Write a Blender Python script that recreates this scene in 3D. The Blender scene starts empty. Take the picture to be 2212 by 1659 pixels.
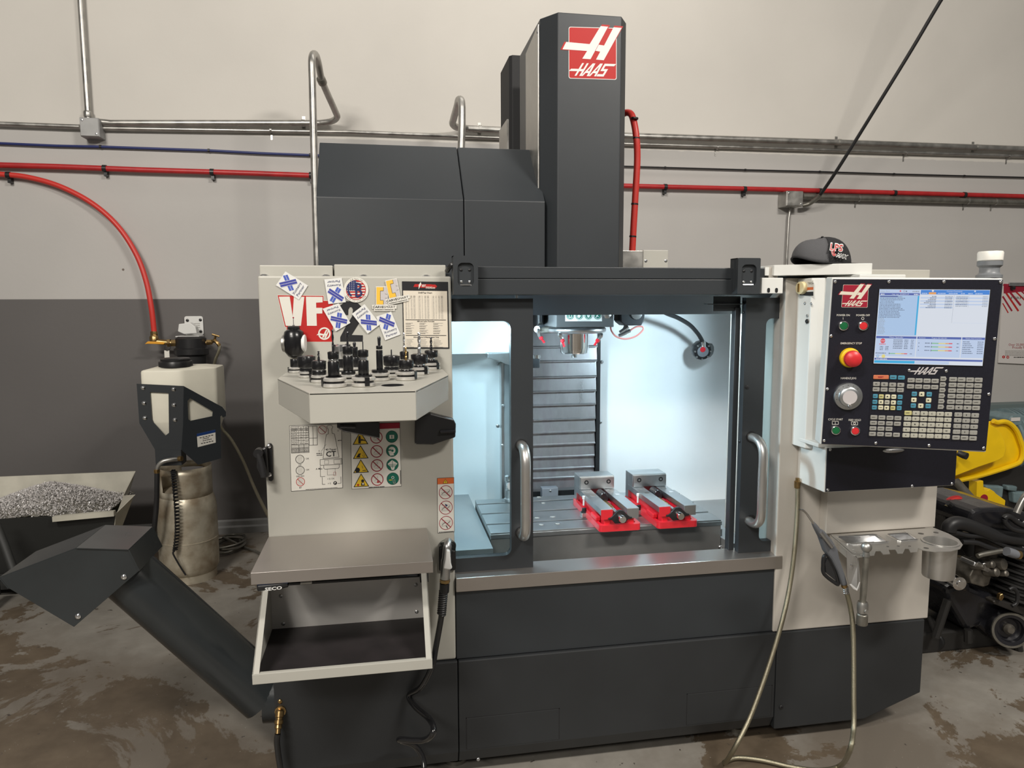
import bpy, math, random
from mathutils import Vector, Matrix
random.seed(7)
SC = bpy.context.scene
COL = SC.collection
PI = math.pi
# ------------------------------------------------------------------ camera
IW, IH, FPX = 2212.0, 1659.0, 1552.0
PITCH, YAW, ROLL = math.radians(6.28), math.radians(10.04), math.radians(-0.21)
CAM = Vector((0.0, -2.3, 1.62))
FW = Vector((math.sin(YAW)*math.cos(PITCH), math.cos(YAW)*math.cos(PITCH), -math.sin(PITCH)))
_rt = Vector((math.cos(YAW), -math.sin(YAW), 0)); _up = _rt.cross(FW)
RT = _rt*math.cos(ROLL) + _up*math.sin(ROLL)
UP = -_rt*math.sin(ROLL) + _up*math.cos(ROLL)
cam = bpy.data.cameras.new('camera'); cam_o = bpy.data.objects.new('camera', cam); COL.objects.link(cam_o)
cam.sensor_width = 36; cam.sensor_fit = 'HORIZONTAL'; cam.lens = FPX/IW*36
cam.clip_start = 0.05; cam.clip_end = 100
M = Matrix((RT, UP, -FW)).transposed().to_4x4(); M.translation = CAM
cam_o.matrix_world = M
SC.camera = cam_o
# ------------------------------------------------------------------ world, lamps, exposure
w = bpy.data.worlds.new('world'); SC.world = w; w.use_nodes = True
w.node_tree.nodes['Background'].inputs[0].default_value = (1.0, 0.95, 0.88, 1)
w.node_tree.nodes['Background'].inputs[1].default_value = 0.17
def area(name, loc, target, sx, sy, power, color):
    l = bpy.data.lights.new(name, 'AREA'); l.shape = 'RECTANGLE'; l.size = sx; l.size_y = sy
    l.energy = power; l.color = color
    o = bpy.data.objects.new(name, l); COL.objects.link(o)
    o.location = loc
    o.rotation_euler = (Vector(target)-Vector(loc)).to_track_quat('-Z', 'Y').to_euler()
    return o
WARM = (1.0, 0.945, 0.87)
# ceiling fixtures of the workshop
area('ceiling_lamp', (-2.1, -3.2, 4.9), (-0.6, 0.5, 1.6), 1.3, 0.35, 200, WARM)
area('ceiling_lamp', (2.9, -3.2, 4.9), (1.7, 0.7, 1.6), 1.3, 0.35, 222, WARM)
area('ceiling_lamp', (-2.6, -6.0, 4.9), (0.7, 0.0, 1.2), 2.4, 0.4, 210, WARM)
area('ceiling_lamp', (1.2, 2.0, 5.1), (1.2, 2.3, 0), 2.6, 0.4, 24, WARM)
# LED lamps inside the machine, tucked behind the sloping header liner
LED = (0.66, 0.88, 1.0)
area('enclosure_lamp', (0.34, 0.25, 1.585), (1.25, 0.12, 1.05), 0.10, 0.20, 10, LED)
area('enclosure_lamp', (0.26, 0.25, 1.590), (0.85, 0.85, 0.95), 0.25, 0.05, 5.5, LED)
area('enclosure_lamp', (1.42, 0.25, 1.590), (1.20, 0.92, 0.92), 0.25, 0.05, 24, LED)
vs = SC.view_settings
vs.view_transform = 'Standard'; vs.look = 'None'; vs.gamma = 1.0; vs.exposure = -0.17
vs.use_curve_mapping = False

# ------------------------------------------------------------------ pixel -> place helpers
def ray(px, py): return RT*(px-IW/2) - UP*(py-IH/2) + FW*FPX
def at(px, py, Y):
    d = ray(px, py); return CAM + d*((Y-CAM.y)/d.y)
def atz(px, py, Z):
    d = ray(px, py); return CAM + d*((Z-CAM.z)/d.z)
def X(px, py, Y): return at(px, py, Y).x
def Z(px, py, Y): return at(px, py, Y).z
def ppm(p): return FPX/((Vector(p)-CAM).dot(FW))     # photo pixels per metre at a point

# ------------------------------------------------------------------ materials
MATS = {}
def nn(nt, t, **kw):
    n = nt.nodes.new(t)
    for k, v in kw.items(): setattr(n, k, v)
    return n
def mat(name, col, rough=0.5, metal=0.0, var=0.0, vscale=6.0, bump=0.0, bscale=200.0, stretch=None, col2=None,
        spec=0.5, emit=None, estr=0.0, coat=0.0, rvar=0.0, thr=(0.35, 0.65)):
    m = bpy.data.materials.new(name); m.use_nodes = True; nt = m.node_tree
    b = nt.nodes['Principled BSDF']
    b.inputs['Base Color'].default_value = (*col, 1); b.inputs['Roughness'].default_value = rough
    b.inputs['Metallic'].default_value = metal; b.inputs['Specular IOR Level'].default_value = spec
    if coat: b.inputs['Coat Weight'].default_value = coat; b.inputs['Coat Roughness'].default_value = 0.15
    if emit: b.inputs['Emission Color'].default_value = (*emit, 1); b.inputs['Emission Strength'].default_value = estr
    tc = nn(nt, 'ShaderNodeTexCoord'); mp = nn(nt, 'ShaderNodeMapping')
    nt.links.new(tc.outputs['Object'], mp.inputs[0])
    if stretch: mp.inputs['Scale'].default_value = stretch
    if var or col2 or rvar:
        n = nn(nt, 'ShaderNodeTexNoise'); n.inputs['Scale'].default_value = vscale; n.inputs['Detail'].default_value = 6
        nt.links.new(mp.outputs[0], n.inputs['Vector'])
        r = nn(nt, 'ShaderNodeValToRGB'); nt.links.new(n.outputs['Fac'], r.inputs[0])
        r.color_ramp.elements[0].position = thr[0]; r.color_ramp.elements[1].position = thr[1]
        c2 = col2 if col2 else tuple(min(1, c*(1+var)) for c in col)
        c1 = col if col2 else tuple(c*(1-var) for c in col)
        r.color_ramp.elements[0].color = (*c1, 1); r.color_ramp.elements[1].color = (*c2, 1)
        if var or col2: nt.links.new(r.outputs[0], b.inputs['Base Color'])
        if rvar:
            mr = nn(nt, 'ShaderNodeMapRange'); nt.links.new(n.outputs['Fac'], mr.inputs[0])
            mr.inputs[1].default_value = .3; mr.inputs[2].default_value = .7
            mr.inputs[3].default_value = max(0.02, rough-rvar); mr.inputs[4].default_value = min(1, rough+rvar)
            nt.links.new(mr.outputs[0], b.inputs['Roughness'])
    if bump:
        n2 = nn(nt, 'ShaderNodeTexNoise'); n2.inputs['Scale'].default_value = bscale; n2.inputs['Detail'].default_value = 3
        nt.links.new(mp.outputs[0], n2.inputs['Vector'])
        bp = nn(nt, 'ShaderNodeBump'); bp.inputs['Strength'].default_value = bump; bp.inputs['Distance'].default_value = 0.002
        nt.links.new(n2.outputs['Fac'], bp.inputs['Height']); nt.links.new(bp.outputs[0], b.inputs['Normal'])
    MATS[name] = m
    return m
mat('charcoal', (0.027, 0.031, 0.035), 0.42, var=.06, vscale=3, bump=.12, bscale=900)
mat('base_charcoal', (0.022, 0.024, 0.026), 0.48, var=.08, vscale=4, bump=.12, bscale=900)
mat('charcoal_gloss', (0.026, 0.030, 0.032), 0.20, var=.08, vscale=5, rvar=.08)
mat('head_grey', (0.075, 0.078, 0.080), 0.42)
mat('cream', (0.425, 0.415, 0.37), 0.38, var=.03, vscale=2.5, bump=.06, bscale=900)
mat('cabinet', (0.46, 0.43, 0.385), 0.45, var=.04, vscale=2.5, bump=.1, bscale=700)
mat('arm_white', (0.66, 0.66, 0.63), 0.4, bump=.06, bscale=900)
mat('inner_white', (0.86, 0.87, 0.87), 0.35, var=.02, vscale=5)
mat('stainless', (0.50, 0.465, 0.44), 0.32, 0.9, var=.03, vscale=3, rvar=.05)
mat('stainless_plain', (0.62, 0.61, 0.59), 0.32, 0.9, rvar=.05, vscale=20)
mat('steel', (0.55, 0.55, 0.55), 0.32, 1.0, var=.08, vscale=30)
mat('ground_steel', (0.52, 0.54, 0.55), 0.36, 1.0, var=.06, vscale=14, rvar=.05)
mat('chrome', (0.80, 0.80, 0.80), 0.12, 1.0)
mat('galv', (0.42, 0.41, 0.385), 0.38, 0.9, var=.16, vscale=14, rvar=.1)
mat('galv_dark', (0.25, 0.24, 0.21), 0.42, 0.8, var=.2, vscale=18)
mat('box_grey', (0.30, 0.30, 0.295), 0.5, 0.2, var=.08, vscale=12)
mat('black', (0.014, 0.014, 0.015), 0.35)
mat('black_matte', (0.012, 0.012, 0.013), 0.7)
mat('rubber', (0.016, 0.016, 0.017), 0.45, bump=.1, bscale=300)
mat('hose_black', (0.010, 0.010, 0.011), 0.12, coat=.5)
mat('tool_black', (0.007, 0.007, 0.008), 0.26, spec=.5)
mat('flange_steel', (0.72, 0.70, 0.66), 0.30, 0.7)
mat('red_hose', (0.40, 0.018, 0.020), 0.4, var=.1, vscale=15)
mat('red_hose_bright', (0.56, 0.035, 0.026), 0.4)
mat('red_paint', (0.62, 0.018, 0.030), 0.3, coat=.3)
mat('red_print', (0.42, 0.022, 0.020), 0.45, spec=.25)
mat('red_dull', (0.30, 0.016, 0.035), 0.45, spec=.25)
mat('white_print', (0.66, 0.64, 0.58), 0.5, spec=.25)
mat('white_bright', (0.68, 0.68, 0.66), 0.45, spec=.25)
mat('paper', (0.70, 0.68, 0.62), 0.5, spec=.25)
mat('chart_paper', (0.66, 0.60, 0.50), 0.5, spec=.25)
mat('ink', (0.02, 0.02, 0.022), 0.5, spec=.25)
mat('ink_soft', (0.07, 0.065, 0.06), 0.6, spec=.25)
mat('ink_grey', (0.30, 0.29, 0.27), 0.6)
mat('blue_logo', (0.045, 0.055, 0.30), 0.45)
mat('blue_logo_light', (0.06, 0.10, 0.42), 0.45)
mat('navy', (0.018, 0.025, 0.10), 0.45)
mat('yellow_sign', (0.75, 0.50, 0.02), 0.45)
mat('orange_sign', (0.62, 0.13, 0.03), 0.45)
mat('green_sign', (0.0, 0.13, 0.085), 0.45)
mat('amber', (0.80, 0.47, 0.05), 0.45)
mat('lilac_grey', (0.50, 0.47, 0.47), 0.5)
mat('blue_cable', (0.012, 0.022, 0.12), 0.4)
mat('brass', (0.40, 0.27, 0.12), 0.32, 1.0, var=.2, vscale=40)
mat('brass_tool', (0.55, 0.36, 0.14), 0.3, 1.0)
mat('tank_white', (0.80, 0.77, 0.65), 0.45, var=.05, vscale=6)
mat('cylinder_paint', (0.60, 0.55, 0.44), 0.42, 0.55, col2=(0.26, 0.20, 0.13), vscale=9, rvar=.12, thr=(.38, .72), bump=.2, bscale=60)
mat('bin_paint', (0.46, 0.44, 0.37), 0.6, var=.12, vscale=7)
mat('bin_dark', (0.018, 0.019, 0.018), 0.6)
mat('chips', (0.78, 0.76, 0.75), 0.32, 0.55, var=.2, vscale=90)
mat('valve_yellow', (0.70, 0.32, 0.02), 0.4)
mat('grey_plastic', (0.19, 0.20, 0.22), 0.45)
mat('pvc_grey', (0.17, 0.18, 0.19), 0.4)
mat('beacon_white', (0.80, 0.78, 0.72), 0.4)
mat('yellow_paint', (0.85, 0.55, 0.004), 0.35, var=.05, vscale=9, coat=.2)
mat('teal_paint', (0.14, 0.20, 0.215), 0.5, var=.15, vscale=12)
mat('engine_black', (0.013, 0.013, 0.016), 0.25, coat=.2, rvar=.1, vscale=20)
mat('engine_alloy', (0.19, 0.175, 0.15), 0.5, 0.8, var=.35, vscale=25)
mat('dusty_black', (0.022, 0.020, 0.018), 0.5, col2=(0.10, 0.085, 0.065), vscale=7, thr=(.45, .8))
mat('dark_frame', (0.020, 0.019, 0.018), 0.5)
mat('cap_black', (0.013, 0.013, 0.015), 0.85, bump=.5, bscale=700)
mat('cap_mesh', (0.085, 0.085, 0.09), 0.8, bump=.7, bscale=900)
mat('cap_inside_shade', (0.03, 0.03, 0.033), 0.9)  # dark tone for the shade inside the cap
mat('panel_black', (0.010, 0.010, 0.017), 0.38, var=.15, vscale=250)
mat('key_grey', (0.29, 0.285, 0.26), 0.5)
mat('key_tan', (0.42, 0.41, 0.345), 0.5)
mat('key_cream', (0.62, 0.59, 0.42), 0.5)
mat('key_yellow', (0.50, 0.46, 0.20), 0.5)
mat('key_blue', (0.06, 0.24, 0.34), 0.5)
mat('key_orange', (0.55, 0.16, 0.075), 0.5)
mat('btn_green', (0.008, 0.12, 0.04), 0.35)
mat('btn_red', (0.60, 0.025, 0.03), 0.4)
mat('btn_yellow', (0.80, 0.50, 0.005), 0.4)
mat('ivory', (0.66, 0.57, 0.33), 0.45)
mat('braid', (0.36, 0.33, 0.24), 0.35, 0.9, bump=.6, bscale=500, stretch=(1, 1, 1))
mat('gun_grey', (0.10, 0.105, 0.115), 0.5)
mat('tray_black', (0.016, 0.013, 0.014), 0.6, var=.25, vscale=12)
mat('tray_zinc', (0.66, 0.64, 0.61), 0.45, 0.3, var=.06, vscale=4)
mat('blue_handle', (0.015, 0.045, 0.17), 0.35)
mat('pink_tube', (0.72, 0.28, 0.25), 0.35)
mat('sill_paint', (0.13, 0.17, 0.17), .5)
mat('poster_paper', (0.60, 0.575, 0.555), 0.4)
mat('dark_header', (0.050, 0.056, 0.064), 0.4)
mat('tray_floor', (0.33, 0.345, 0.35), 0.45, 0.3, var=.06, vscale=4)
mat('table_front', (0.19, 0.19, 0.185), 0.40, 0.3, var=.12, vscale=6)
mat('way_steel', (0.46, 0.46, 0.47), 0.36, 0.85, col2=(0.25, 0.225, 0.23), vscale=3, stretch=(5, 1, 1.6), rvar=.10, thr=(.35, .75))
# screen prints give off light
def screenmat(n, c, s=0.9): return mat(n, (0.0, 0.0, 0.0), 0.3, emit=c, estr=s, spec=.2)
screenmat('scr_blue', (0.50, 0.68, 0.95)); screenmat('scr_white', (0.83, 0.88, 0.97)); screenmat('scr_bar', (0.10, 0.30, 0.80))
screenmat('scr_navy', (0.13, 0.18, 0.50)); screenmat('scr_pale', (0.62, 0.74, 0.97)); screenmat('scr_text', (0.20, 0.24, 0.33))
screenmat('scr_cyan', (0.08, 0.50, 0.86)); screenmat('scr_orange', (0.95, 0.45, 0.16)); screenmat('scr_red', (0.85, 0.13, 0.16))
screenmat('scr_green', (0.30, 0.62, 0.35)); screenmat('scr_yellow', (0.90, 0.80, 0.30)); screenmat('scr_soft', (0.42, 0.47, 0.55))
def glassmat(name, tint, gl=0.06):
    m = bpy.data.materials.new(name); m.use_nodes = True; nt = m.node_tree; nt.nodes.clear()
    o = nn(nt, 'ShaderNodeOutputMaterial'); mx = nn(nt, 'ShaderNodeMixShader')
    t = nn(nt, 'ShaderNodeBsdfTransparent'); t.inputs[0].default_value = (*tint, 1)
    g = nn(nt, 'ShaderNodeBsdfGlossy'); g.inputs['Roughness'].default_value = 0.03
    lw = nn(nt, 'ShaderNodeLayerWeight'); lw.inputs[0].default_value = 0.25
    ma = nn(nt, 'ShaderNodeMath', operation='MULTIPLY'); ma.inputs[1].default_value = 0.5
    nt.links.new(lw.outputs['Fresnel'], ma.inputs[0])
    nt.links.new(ma.outputs[0], mx.inputs[0]); nt.links.new(t.outputs[0], mx.inputs[1]); nt.links.new(g.outputs[0], mx.inputs[2])
    nt.links.new(mx.outputs[0], o.inputs[0]); MATS[name] = m
glassmat('pane_glass', (0.90, 0.96, 0.97)); glassmat('clear_plastic', (0.80, 0.82, 0.82))

def wall_material():
    m = bpy.data.materials.new('wall_paint'); m.use_nodes = True; nt = m.node_tree; b = nt.nodes['Principled BSDF']
    b.inputs['Roughness'].default_value = 0.7
    tc = nn(nt, 'ShaderNodeTexCoord'); sp = nn(nt, 'ShaderNodeSeparateXYZ'); nt.links.new(tc.outputs['Object'], sp.inputs[0])
    n = nn(nt, 'ShaderNodeTexNoise'); n.inputs['Scale'].default_value = 14; n.inputs['Detail'].default_value = 4
    nt.links.new(tc.outputs['Object'], n.inputs['Vector'])
    def step(sock, edge, wob, soft):
        a = nn(nt, 'ShaderNodeMath', operation='MULTIPLY_ADD'); a.inputs[1].default_value = wob; a.inputs[2].default_value = -wob*.5
        nt.links.new(n.outputs['Fac'], a.inputs[0])
        c = nn(nt, 'ShaderNodeMath', operation='ADD'); nt.links.new(sock, c.inputs[0]); nt.links.new(a.outputs[0], c.inputs[1])
        r = nn(nt, 'ShaderNodeMapRange'); nt.links.new(c.outputs[0], r.inputs[0])
        r.inputs[1].default_value = edge-soft; r.inputs[2].default_value = edge+soft
        return r.outputs[0]
    def mix(fac, a, bb):
        x = nn(nt, 'ShaderNodeMix', data_type='RGBA')
        nt.links.new(fac, x.inputs[0])
        for s, v in ((x.inputs[6], a), (x.inputs[7], bb)):
            if isinstance(v, tuple): s.default_value = (*v, 1)
            else: nt.links.new(v, s)
        return x.outputs[2]
    ZP = Z(300, 646, WALL_Y); ZC = Z(1700, 334, WALL_Y)
    up = step(sp.outputs['Z'], ZC, 0.02, 0.004)
    light = mix(up, (0.46, 0.445, 0.425), (0.60, 0.575, 0.53))
    lo = step(sp.outputs['Z'], ZP, 0.0, 0.003)
    rightx = step(sp.outputs['X'], 1.2, 0.0, 0.003)
    mxx = nn(nt, 'ShaderNodeMath', operation='MAXIMUM'); nt.links.new(lo, mxx.inputs[0]); nt.links.new(rightx, mxx.inputs[1])
    base = mix(mxx.outputs[0], (0.115, 0.108, 0.105), light)
    # smudges, small chips of missing paint
    n2 = nn(nt, 'ShaderNodeTexNoise'); n2.inputs['Scale'].default_value = 1.1; n2.inputs['Detail'].default_value = 5
    nt.links.new(tc.outputs['Object'], n2.inputs['Vector'])
    r2 = nn(nt, 'ShaderNodeMapRange'); nt.links.new(n2.outputs['Fac'], r2.inputs[0]); r2.inputs[1].default_value = .35; r2.inputs[2].default_value = .75
    r2.inputs[3].default_value = 1.03; r2.inputs[4].default_value = .93
    vm = nn(nt, 'ShaderNodeVectorMath', operation='SCALE'); nt.links.new(base, vm.inputs[0]); nt.links.new(r2.outputs[0], vm.inputs['Scale'])
    vo = nn(nt, 'ShaderNodeTexVoronoi'); vo.inputs['Scale'].default_value = 2.3; nt.links.new(tc.outputs['Object'], vo.inputs['Vector'])
    lt = nn(nt, 'ShaderNodeMath', operation='LESS_THAN'); lt.inputs[1].default_value = 0.022; nt.links.new(vo.outputs['Distance'], lt.inputs[0])
    out = mix(lt.outputs[0], vm.outputs[0], (0.16, 0.13, 0.11))
    nt.links.new(out, b.inputs['Base Color'])
    bp = nn(nt, 'ShaderNodeBump'); bp.inputs['Strength'].default_value = .15; bp.inputs['Distance'].default_value = .004
    n3 = nn(nt, 'ShaderNodeTexNoise'); n3.inputs['Scale'].default_value = 35; nt.links.new(tc.outputs['Object'], n3.inputs['Vector'])
    nt.links.new(n3.outputs['Fac'], bp.inputs['Height']); nt.links.new(bp.outputs[0], b.inputs['Normal'])
    MATS['wall_paint'] = m
def floor_material():
    m = bpy.data.materials.new('floor_concrete'); m.use_nodes = True; nt = m.node_tree; b = nt.nodes['Principled BSDF']
    tc = nn(nt, 'ShaderNodeTexCoord')
    def noise(s, d=8, r=.6, dist=0.):
        n = nn(nt, 'ShaderNodeTexNoise'); n.inputs['Scale'].default_value = s; n.inputs['Detail'].default_value = d
        n.inputs['Roughness'].default_value = r; n.inputs['Distortion'].default_value = dist
        nt.links.new(tc.outputs['Object'], n.inputs['Vector']); return n
    def ramp(n, a, bb, lo=0., hi=1.):
        r = nn(nt, 'ShaderNodeMapRange'); nt.links.new(n.outputs['Fac'], r.inputs[0])
        r.inputs[1].default_value = a; r.inputs[2].default_value = bb; r.inputs[3].default_value = lo; r.inputs[4].default_value = hi; return r.outputs[0]
    def mix(fac, a, bb):
        x = nn(nt, 'ShaderNodeMix', data_type='RGBA'); nt.links.new(fac, x.inputs[0])
        for s, v in ((x.inputs[6], a), (x.inputs[7], bb)):
            if isinstance(v, tuple): s.default_value = (*v, 1)
            else: nt.links.new(v, s)
        return x.outputs[2]
    n1 = noise(0.9, 9, .62, .3); n2 = noise(1.25, 12, .70, .5); n3 = noise(9, 6)
    base = mix(ramp(n3, .3, .7), (0.21, 0.196, 0.172), (0.275, 0.258, 0.228))
    brown = mix(ramp(n3, .3, .7), (0.090, 0.068, 0.046), (0.135, 0.105, 0.073))
    st = mix(ramp(n1, .44, .60), base, (0.155, 0.134, 0.109))
    c = mix(ramp(n2, .535, .55), st, brown)
    n4 = noise(26, 4, .5); dark = mix(ramp(n4, .70, .72), c, (0.06, 0.05, 0.042))
    n5 = noise(120, 2, .5); lt = mix(ramp(n5, .74, .76), dark, (0.42, 0.40, 0.36))
    nt.links.new(lt, b.inputs['Base Color'])
    nt.links.new(ramp(n1, .3, .7, .55, .34), b.inputs['Roughness'])
    bp = nn(nt, 'ShaderNodeBump'); bp.inputs['Strength'].default_value = .25; bp.inputs['Distance'].default_value = .004
    nt.links.new(n2.outputs['Fac'], bp.inputs['Height']); nt.links.new(bp.outputs[0], b.inputs['Normal'])
    MATS['floor_concrete'] = m

# ------------------------------------------------------------------ mesh builder
def ortho(d):
    d = Vector(d).normalized()
    a = Vector((0, 0, 1)) if abs(d.z) < .9 else Vector((1, 0, 0))
    u = d.cross(a).normalized(); v = d.cross(u).normalized()
    return u, v
class MB:
    def __init__(s, M=None): s.v = []; s.f = []; s.m = []; s.s = []; s.cur = 0; s.mats = []; s.M = M
    def mat(s, name):
        if name not in s.mats: s.mats.append(name)
        s.cur = s.mats.index(name); return s
    def add(s, pts, faces, smooth=False):
        b = len(s.v)
        for p in pts:
            p = Vector(p); s.v.append(s.M @ p if s.M else p)
        for f in faces: s.f.append([i+b for i in f]); s.m.append(s.cur); s.s.append(smooth)
        return s
    def box(s, x0, x1, y0, y1, z0, z1):
        p = [(x, y, z) for z in (z0, z1) for y in (y0, y1) for x in (x0, x1)]
        return s.add(p, [(0, 2, 3, 1), (4, 5, 7, 6), (0, 1, 5, 4), (2, 6, 7, 3), (0, 4, 6, 2), (1, 3, 7, 5)])
    def hexa(s, a, b):           # two quads of 3D points joined
        return s.add(list(a)+list(b), [(3, 2, 1, 0), (4, 5, 6, 7), (0, 1, 5, 4), (1, 2, 6, 5), (2, 3, 7, 6), (3, 0, 4, 7)])
    def prism(s, poly, axis, a0, a1, smooth=False):   # poly in the other two axes, in order (x,y) (x,z) or (y,z)
        def P(q, a):
            return {'z': (q[0], q[1], a), 'y': (q[0], a, q[1]), 'x': (a, q[0], q[1])}[axis]
        n = len(poly)
        pts = [P(q, a0) for q in poly]+[P(q, a1) for q in poly]
        s.add(pts, [tuple(range(n))[::-1], tuple(range(n, 2*n))])
        b = len(s.v)-2*n
        for i in range(n):
            j = (i+1) % n; s.f.append([b+i, b+j, b+n+j, b+n+i]); s.m.append(s.cur); s.s.append(smooth)
        return s
    def plate(s, outer, holes, axis, a0, a1):
        """flat plate with holes: bridge cut polygon"""
        import mathutils.geometry as g
        loops = [outer]+holes
        vecs = [[Vector((q[0], q[1], 0)) for q in l] for l in loops]
        tris = g.tessellate_polygon(vecs)
        flat = [q for l in loops for q in l]
        def P(q, a): return {'z': (q[0], q[1], a), 'y': (q[0], a, q[1]), 'x': (a, q[0], q[1])}[axis]
        n = len(flat)
        s.add([P(q, a0) for q in flat]+[P(q, a1) for q in flat], [tuple(t) for t in tris]+[tuple(i+n for i in t[::-1]) for t in tris])
        b = len(s.v)-2*n; o = 0
        for l in loops:
            k = len(l)
            for i in range(k):
                j = (i+1) % k; s.f.append([b+o+i, b+o+j, b+n+o+j, b+n+o+i]); s.m.append(s.cur); s.s.append(False)
            o += k
        return s
    def tube(s, pts, r, n=10, caps=True, closed=False):
        pts = [Vector(p) for p in pts]; N = len(pts)
        rr = r if isinstance(r, (list, tuple)) else [r]*N
        vs_, fs = [], []
        u = None
        for i, p in enumerate(pts):
            if closed: t = pts[(i+1) % N]-pts[i-1]
            else: t = pts[min(i+1, N-1)]-pts[max(i-1, 0)]
            t.normalize()
            if u is None: u, _ = ortho(t)
            u = (u-t*u.dot(t)).normalized(); v = t.cross(u)
            for k in range(n):
                a = 2*PI*k/n; vs_.append(p+(u*math.cos(a)+v*math.sin(a))*rr[i])
        M_ = N if closed else N-1
        for i in range(M_):
            for k in range(n):
                a = i*n+k; b = i*n+(k+1) % n; c = ((i+1) % N)*n+(k+1) % n; d = ((i+1) % N)*n+k
                fs.append((a, b, c, d))
        s.add(vs_, fs, True)
        if caps and not closed:
            b = len(s.v)-len(vs_)
            s.f.append([b+k for k in range(n)][::-1]); s.m.append(s.cur); s.s.append(False)
            s.f.append([b+(N-1)*n+k for k in range(n)]); s.m.append(s.cur); s.s.append(False)
        return s
    def lathe(s, prof, o=(0, 0, 0), axis=(0, 0, 1), n=24, cap0=True, cap1=True, a0=0.0):
        o = Vector(o); ax = Vector(axis).normalized(); u, v = ortho(ax)
        vs_, fs = [], []
        for r, h in prof:
            for k in range(n):
                a = 2*PI*k/n+a0; vs_.append(o+ax*h+(u*math.cos(a)+v*math.sin(a))*r)
        for i in range(len(prof)-1):
            for k in range(n):
                fs.append((i*n+k, i*n+(k+1) % n, (i+1)*n+(k+1) % n, (i+1)*n+k))
        s.add(vs_, fs, True)
        b = len(s.v)-len(vs_); N = len(prof)
        if cap0: s.f.append([b+k for k in range(n)][::-1]); s.m.append(s.cur); s.s.append(False)
        if cap1: s.f.append([b+(N-1)*n+k for k in range(n)]); s.m.append(s.cur); s.s.append(False)
        return s
    def sphere(s, o, r, n=16, m=10, sc=(1, 1, 1)):
        pr = []
        for i in range(m+1):
            t = PI*i/m; pr.append((max(1e-4, math.sin(t)*r), -math.cos(t)*r))
        b = len(s.v); s.lathe(pr, (0, 0, 0), (0, 0, 1), n) if not s.M else None
        if s.M:
            M0 = s.M; s.M = None; s.lathe(pr, (0, 0, 0), (0, 0, 1), n); s.M = M0
            for i in range(b, len(s.v)): q = s.v[i]; s.v[i] = M0 @ Vector((q.x*sc[0]+o[0], q.y*sc[1]+o[1], q.z*sc[2]+o[2]))
        else:
            for i in range(b, len(s.v)): q = s.v[i]; s.v[i] = Vector((q.x*sc[0]+o[0], q.y*sc[1]+o[1], q.z*sc[2]+o[2]))
        return s
    def mesh(s, name, defmat='cream', angle=38):
        me = bpy.data.meshes.new(name)
        me.from_pydata([tuple(p) for p in s.v], [], s.f)
        for mname in (s.mats or [defmat]): me.materials.append(MATS[mname])
        me.polygons.foreach_set('material_index', s.m)
        me.polygons.foreach_set('use_smooth', s.s)
        me.update()
        if any(s.s): me.set_sharp_from_angle(angle=math.radians(angle))
        return me
    def build(s, name, material=None, parent=None, bevel=0.0, seg=2, label=None, **props):
        if material and not s.mats: s.mats = [material]
        o = bpy.data.objects.new(name, s.mesh(name)); COL.objects.link(o)
        if bevel:
            b = o.modifiers.new('bevel', 'BEVEL'); b.width = bevel; b.segments = seg; b.limit_method = 'ANGLE'; b.angle_limit = math.radians(40)
            b.harden_normals = False
        if parent: attach(o, parent)
        if label: o['label'] = label
        for k, v in props.items(): o[k] = v
        return o
def wm(o):
    m = Matrix.Identity(4)
    while o: 
        m = (o.matrix_parent_inverse if o.parent else Matrix.Identity(4)) @ Matrix.LocRotScale(o.location, o.rotation_euler, o.scale) @ m
        o = o.parent
    return m
def attach(o, parent):
    o.parent = parent; o.matrix_parent_inverse = wm(parent).inverted()
def thing(name, label, cat, loc=(0, 0, 0), group=None):
    o = bpy.data.objects.new(name, None); COL.objects.link(o); o.location = loc; o.empty_display_size = .05
    return tag(o, label, cat, group)
def tag(o, label, cat, group=None):
    o['label'] = label; o['category'] = cat
    if group: o['group'] = group
    return o
def structure(o): o['kind'] = 'structure'; return o
def spline(pts, k=8, closed=False):
    pts = [Vector(p) for p in pts]; n = len(pts); out = []
    rng = n if closed else n-1
    for i in range(rng):
        if closed: p0, p1, p2, p3 = pts[i-1], pts[i], pts[(i+1) % n], pts[(i+2) % n]
        else: p0, p1, p2, p3 = pts[max(i-1, 0)], pts[i], pts[i+1], pts[min(i+2, n-1)]
        for j in range(k):
            t = j/k
            out.append(.5*((2*p1)+(p2-p0)*t+(2*p0-5*p1+4*p2-p3)*t*t+(3*p1-p0-3*p2+p3)*t**3))
    if not closed: out.append(pts[-1])
    return out
def rrect(x0, x1, y0, y1, r, k=5):
    out = []
    for cx, cy, a in ((x1-r, y1-r, 0), (x0+r, y1-r, 90), (x0+r, y0+r, 180), (x1-r, y0+r, 270)):
        for i in range(k+1):
            t = math.radians(a+90*i/k); out.append((cx+r*math.cos(t), cy+r*math.sin(t)))
    return out
def circ(cx, cy, r, n=24): return [(cx+r*math.cos(2*PI*i/n), cy+r*math.sin(2*PI*i/n)) for i in range(n)]

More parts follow.
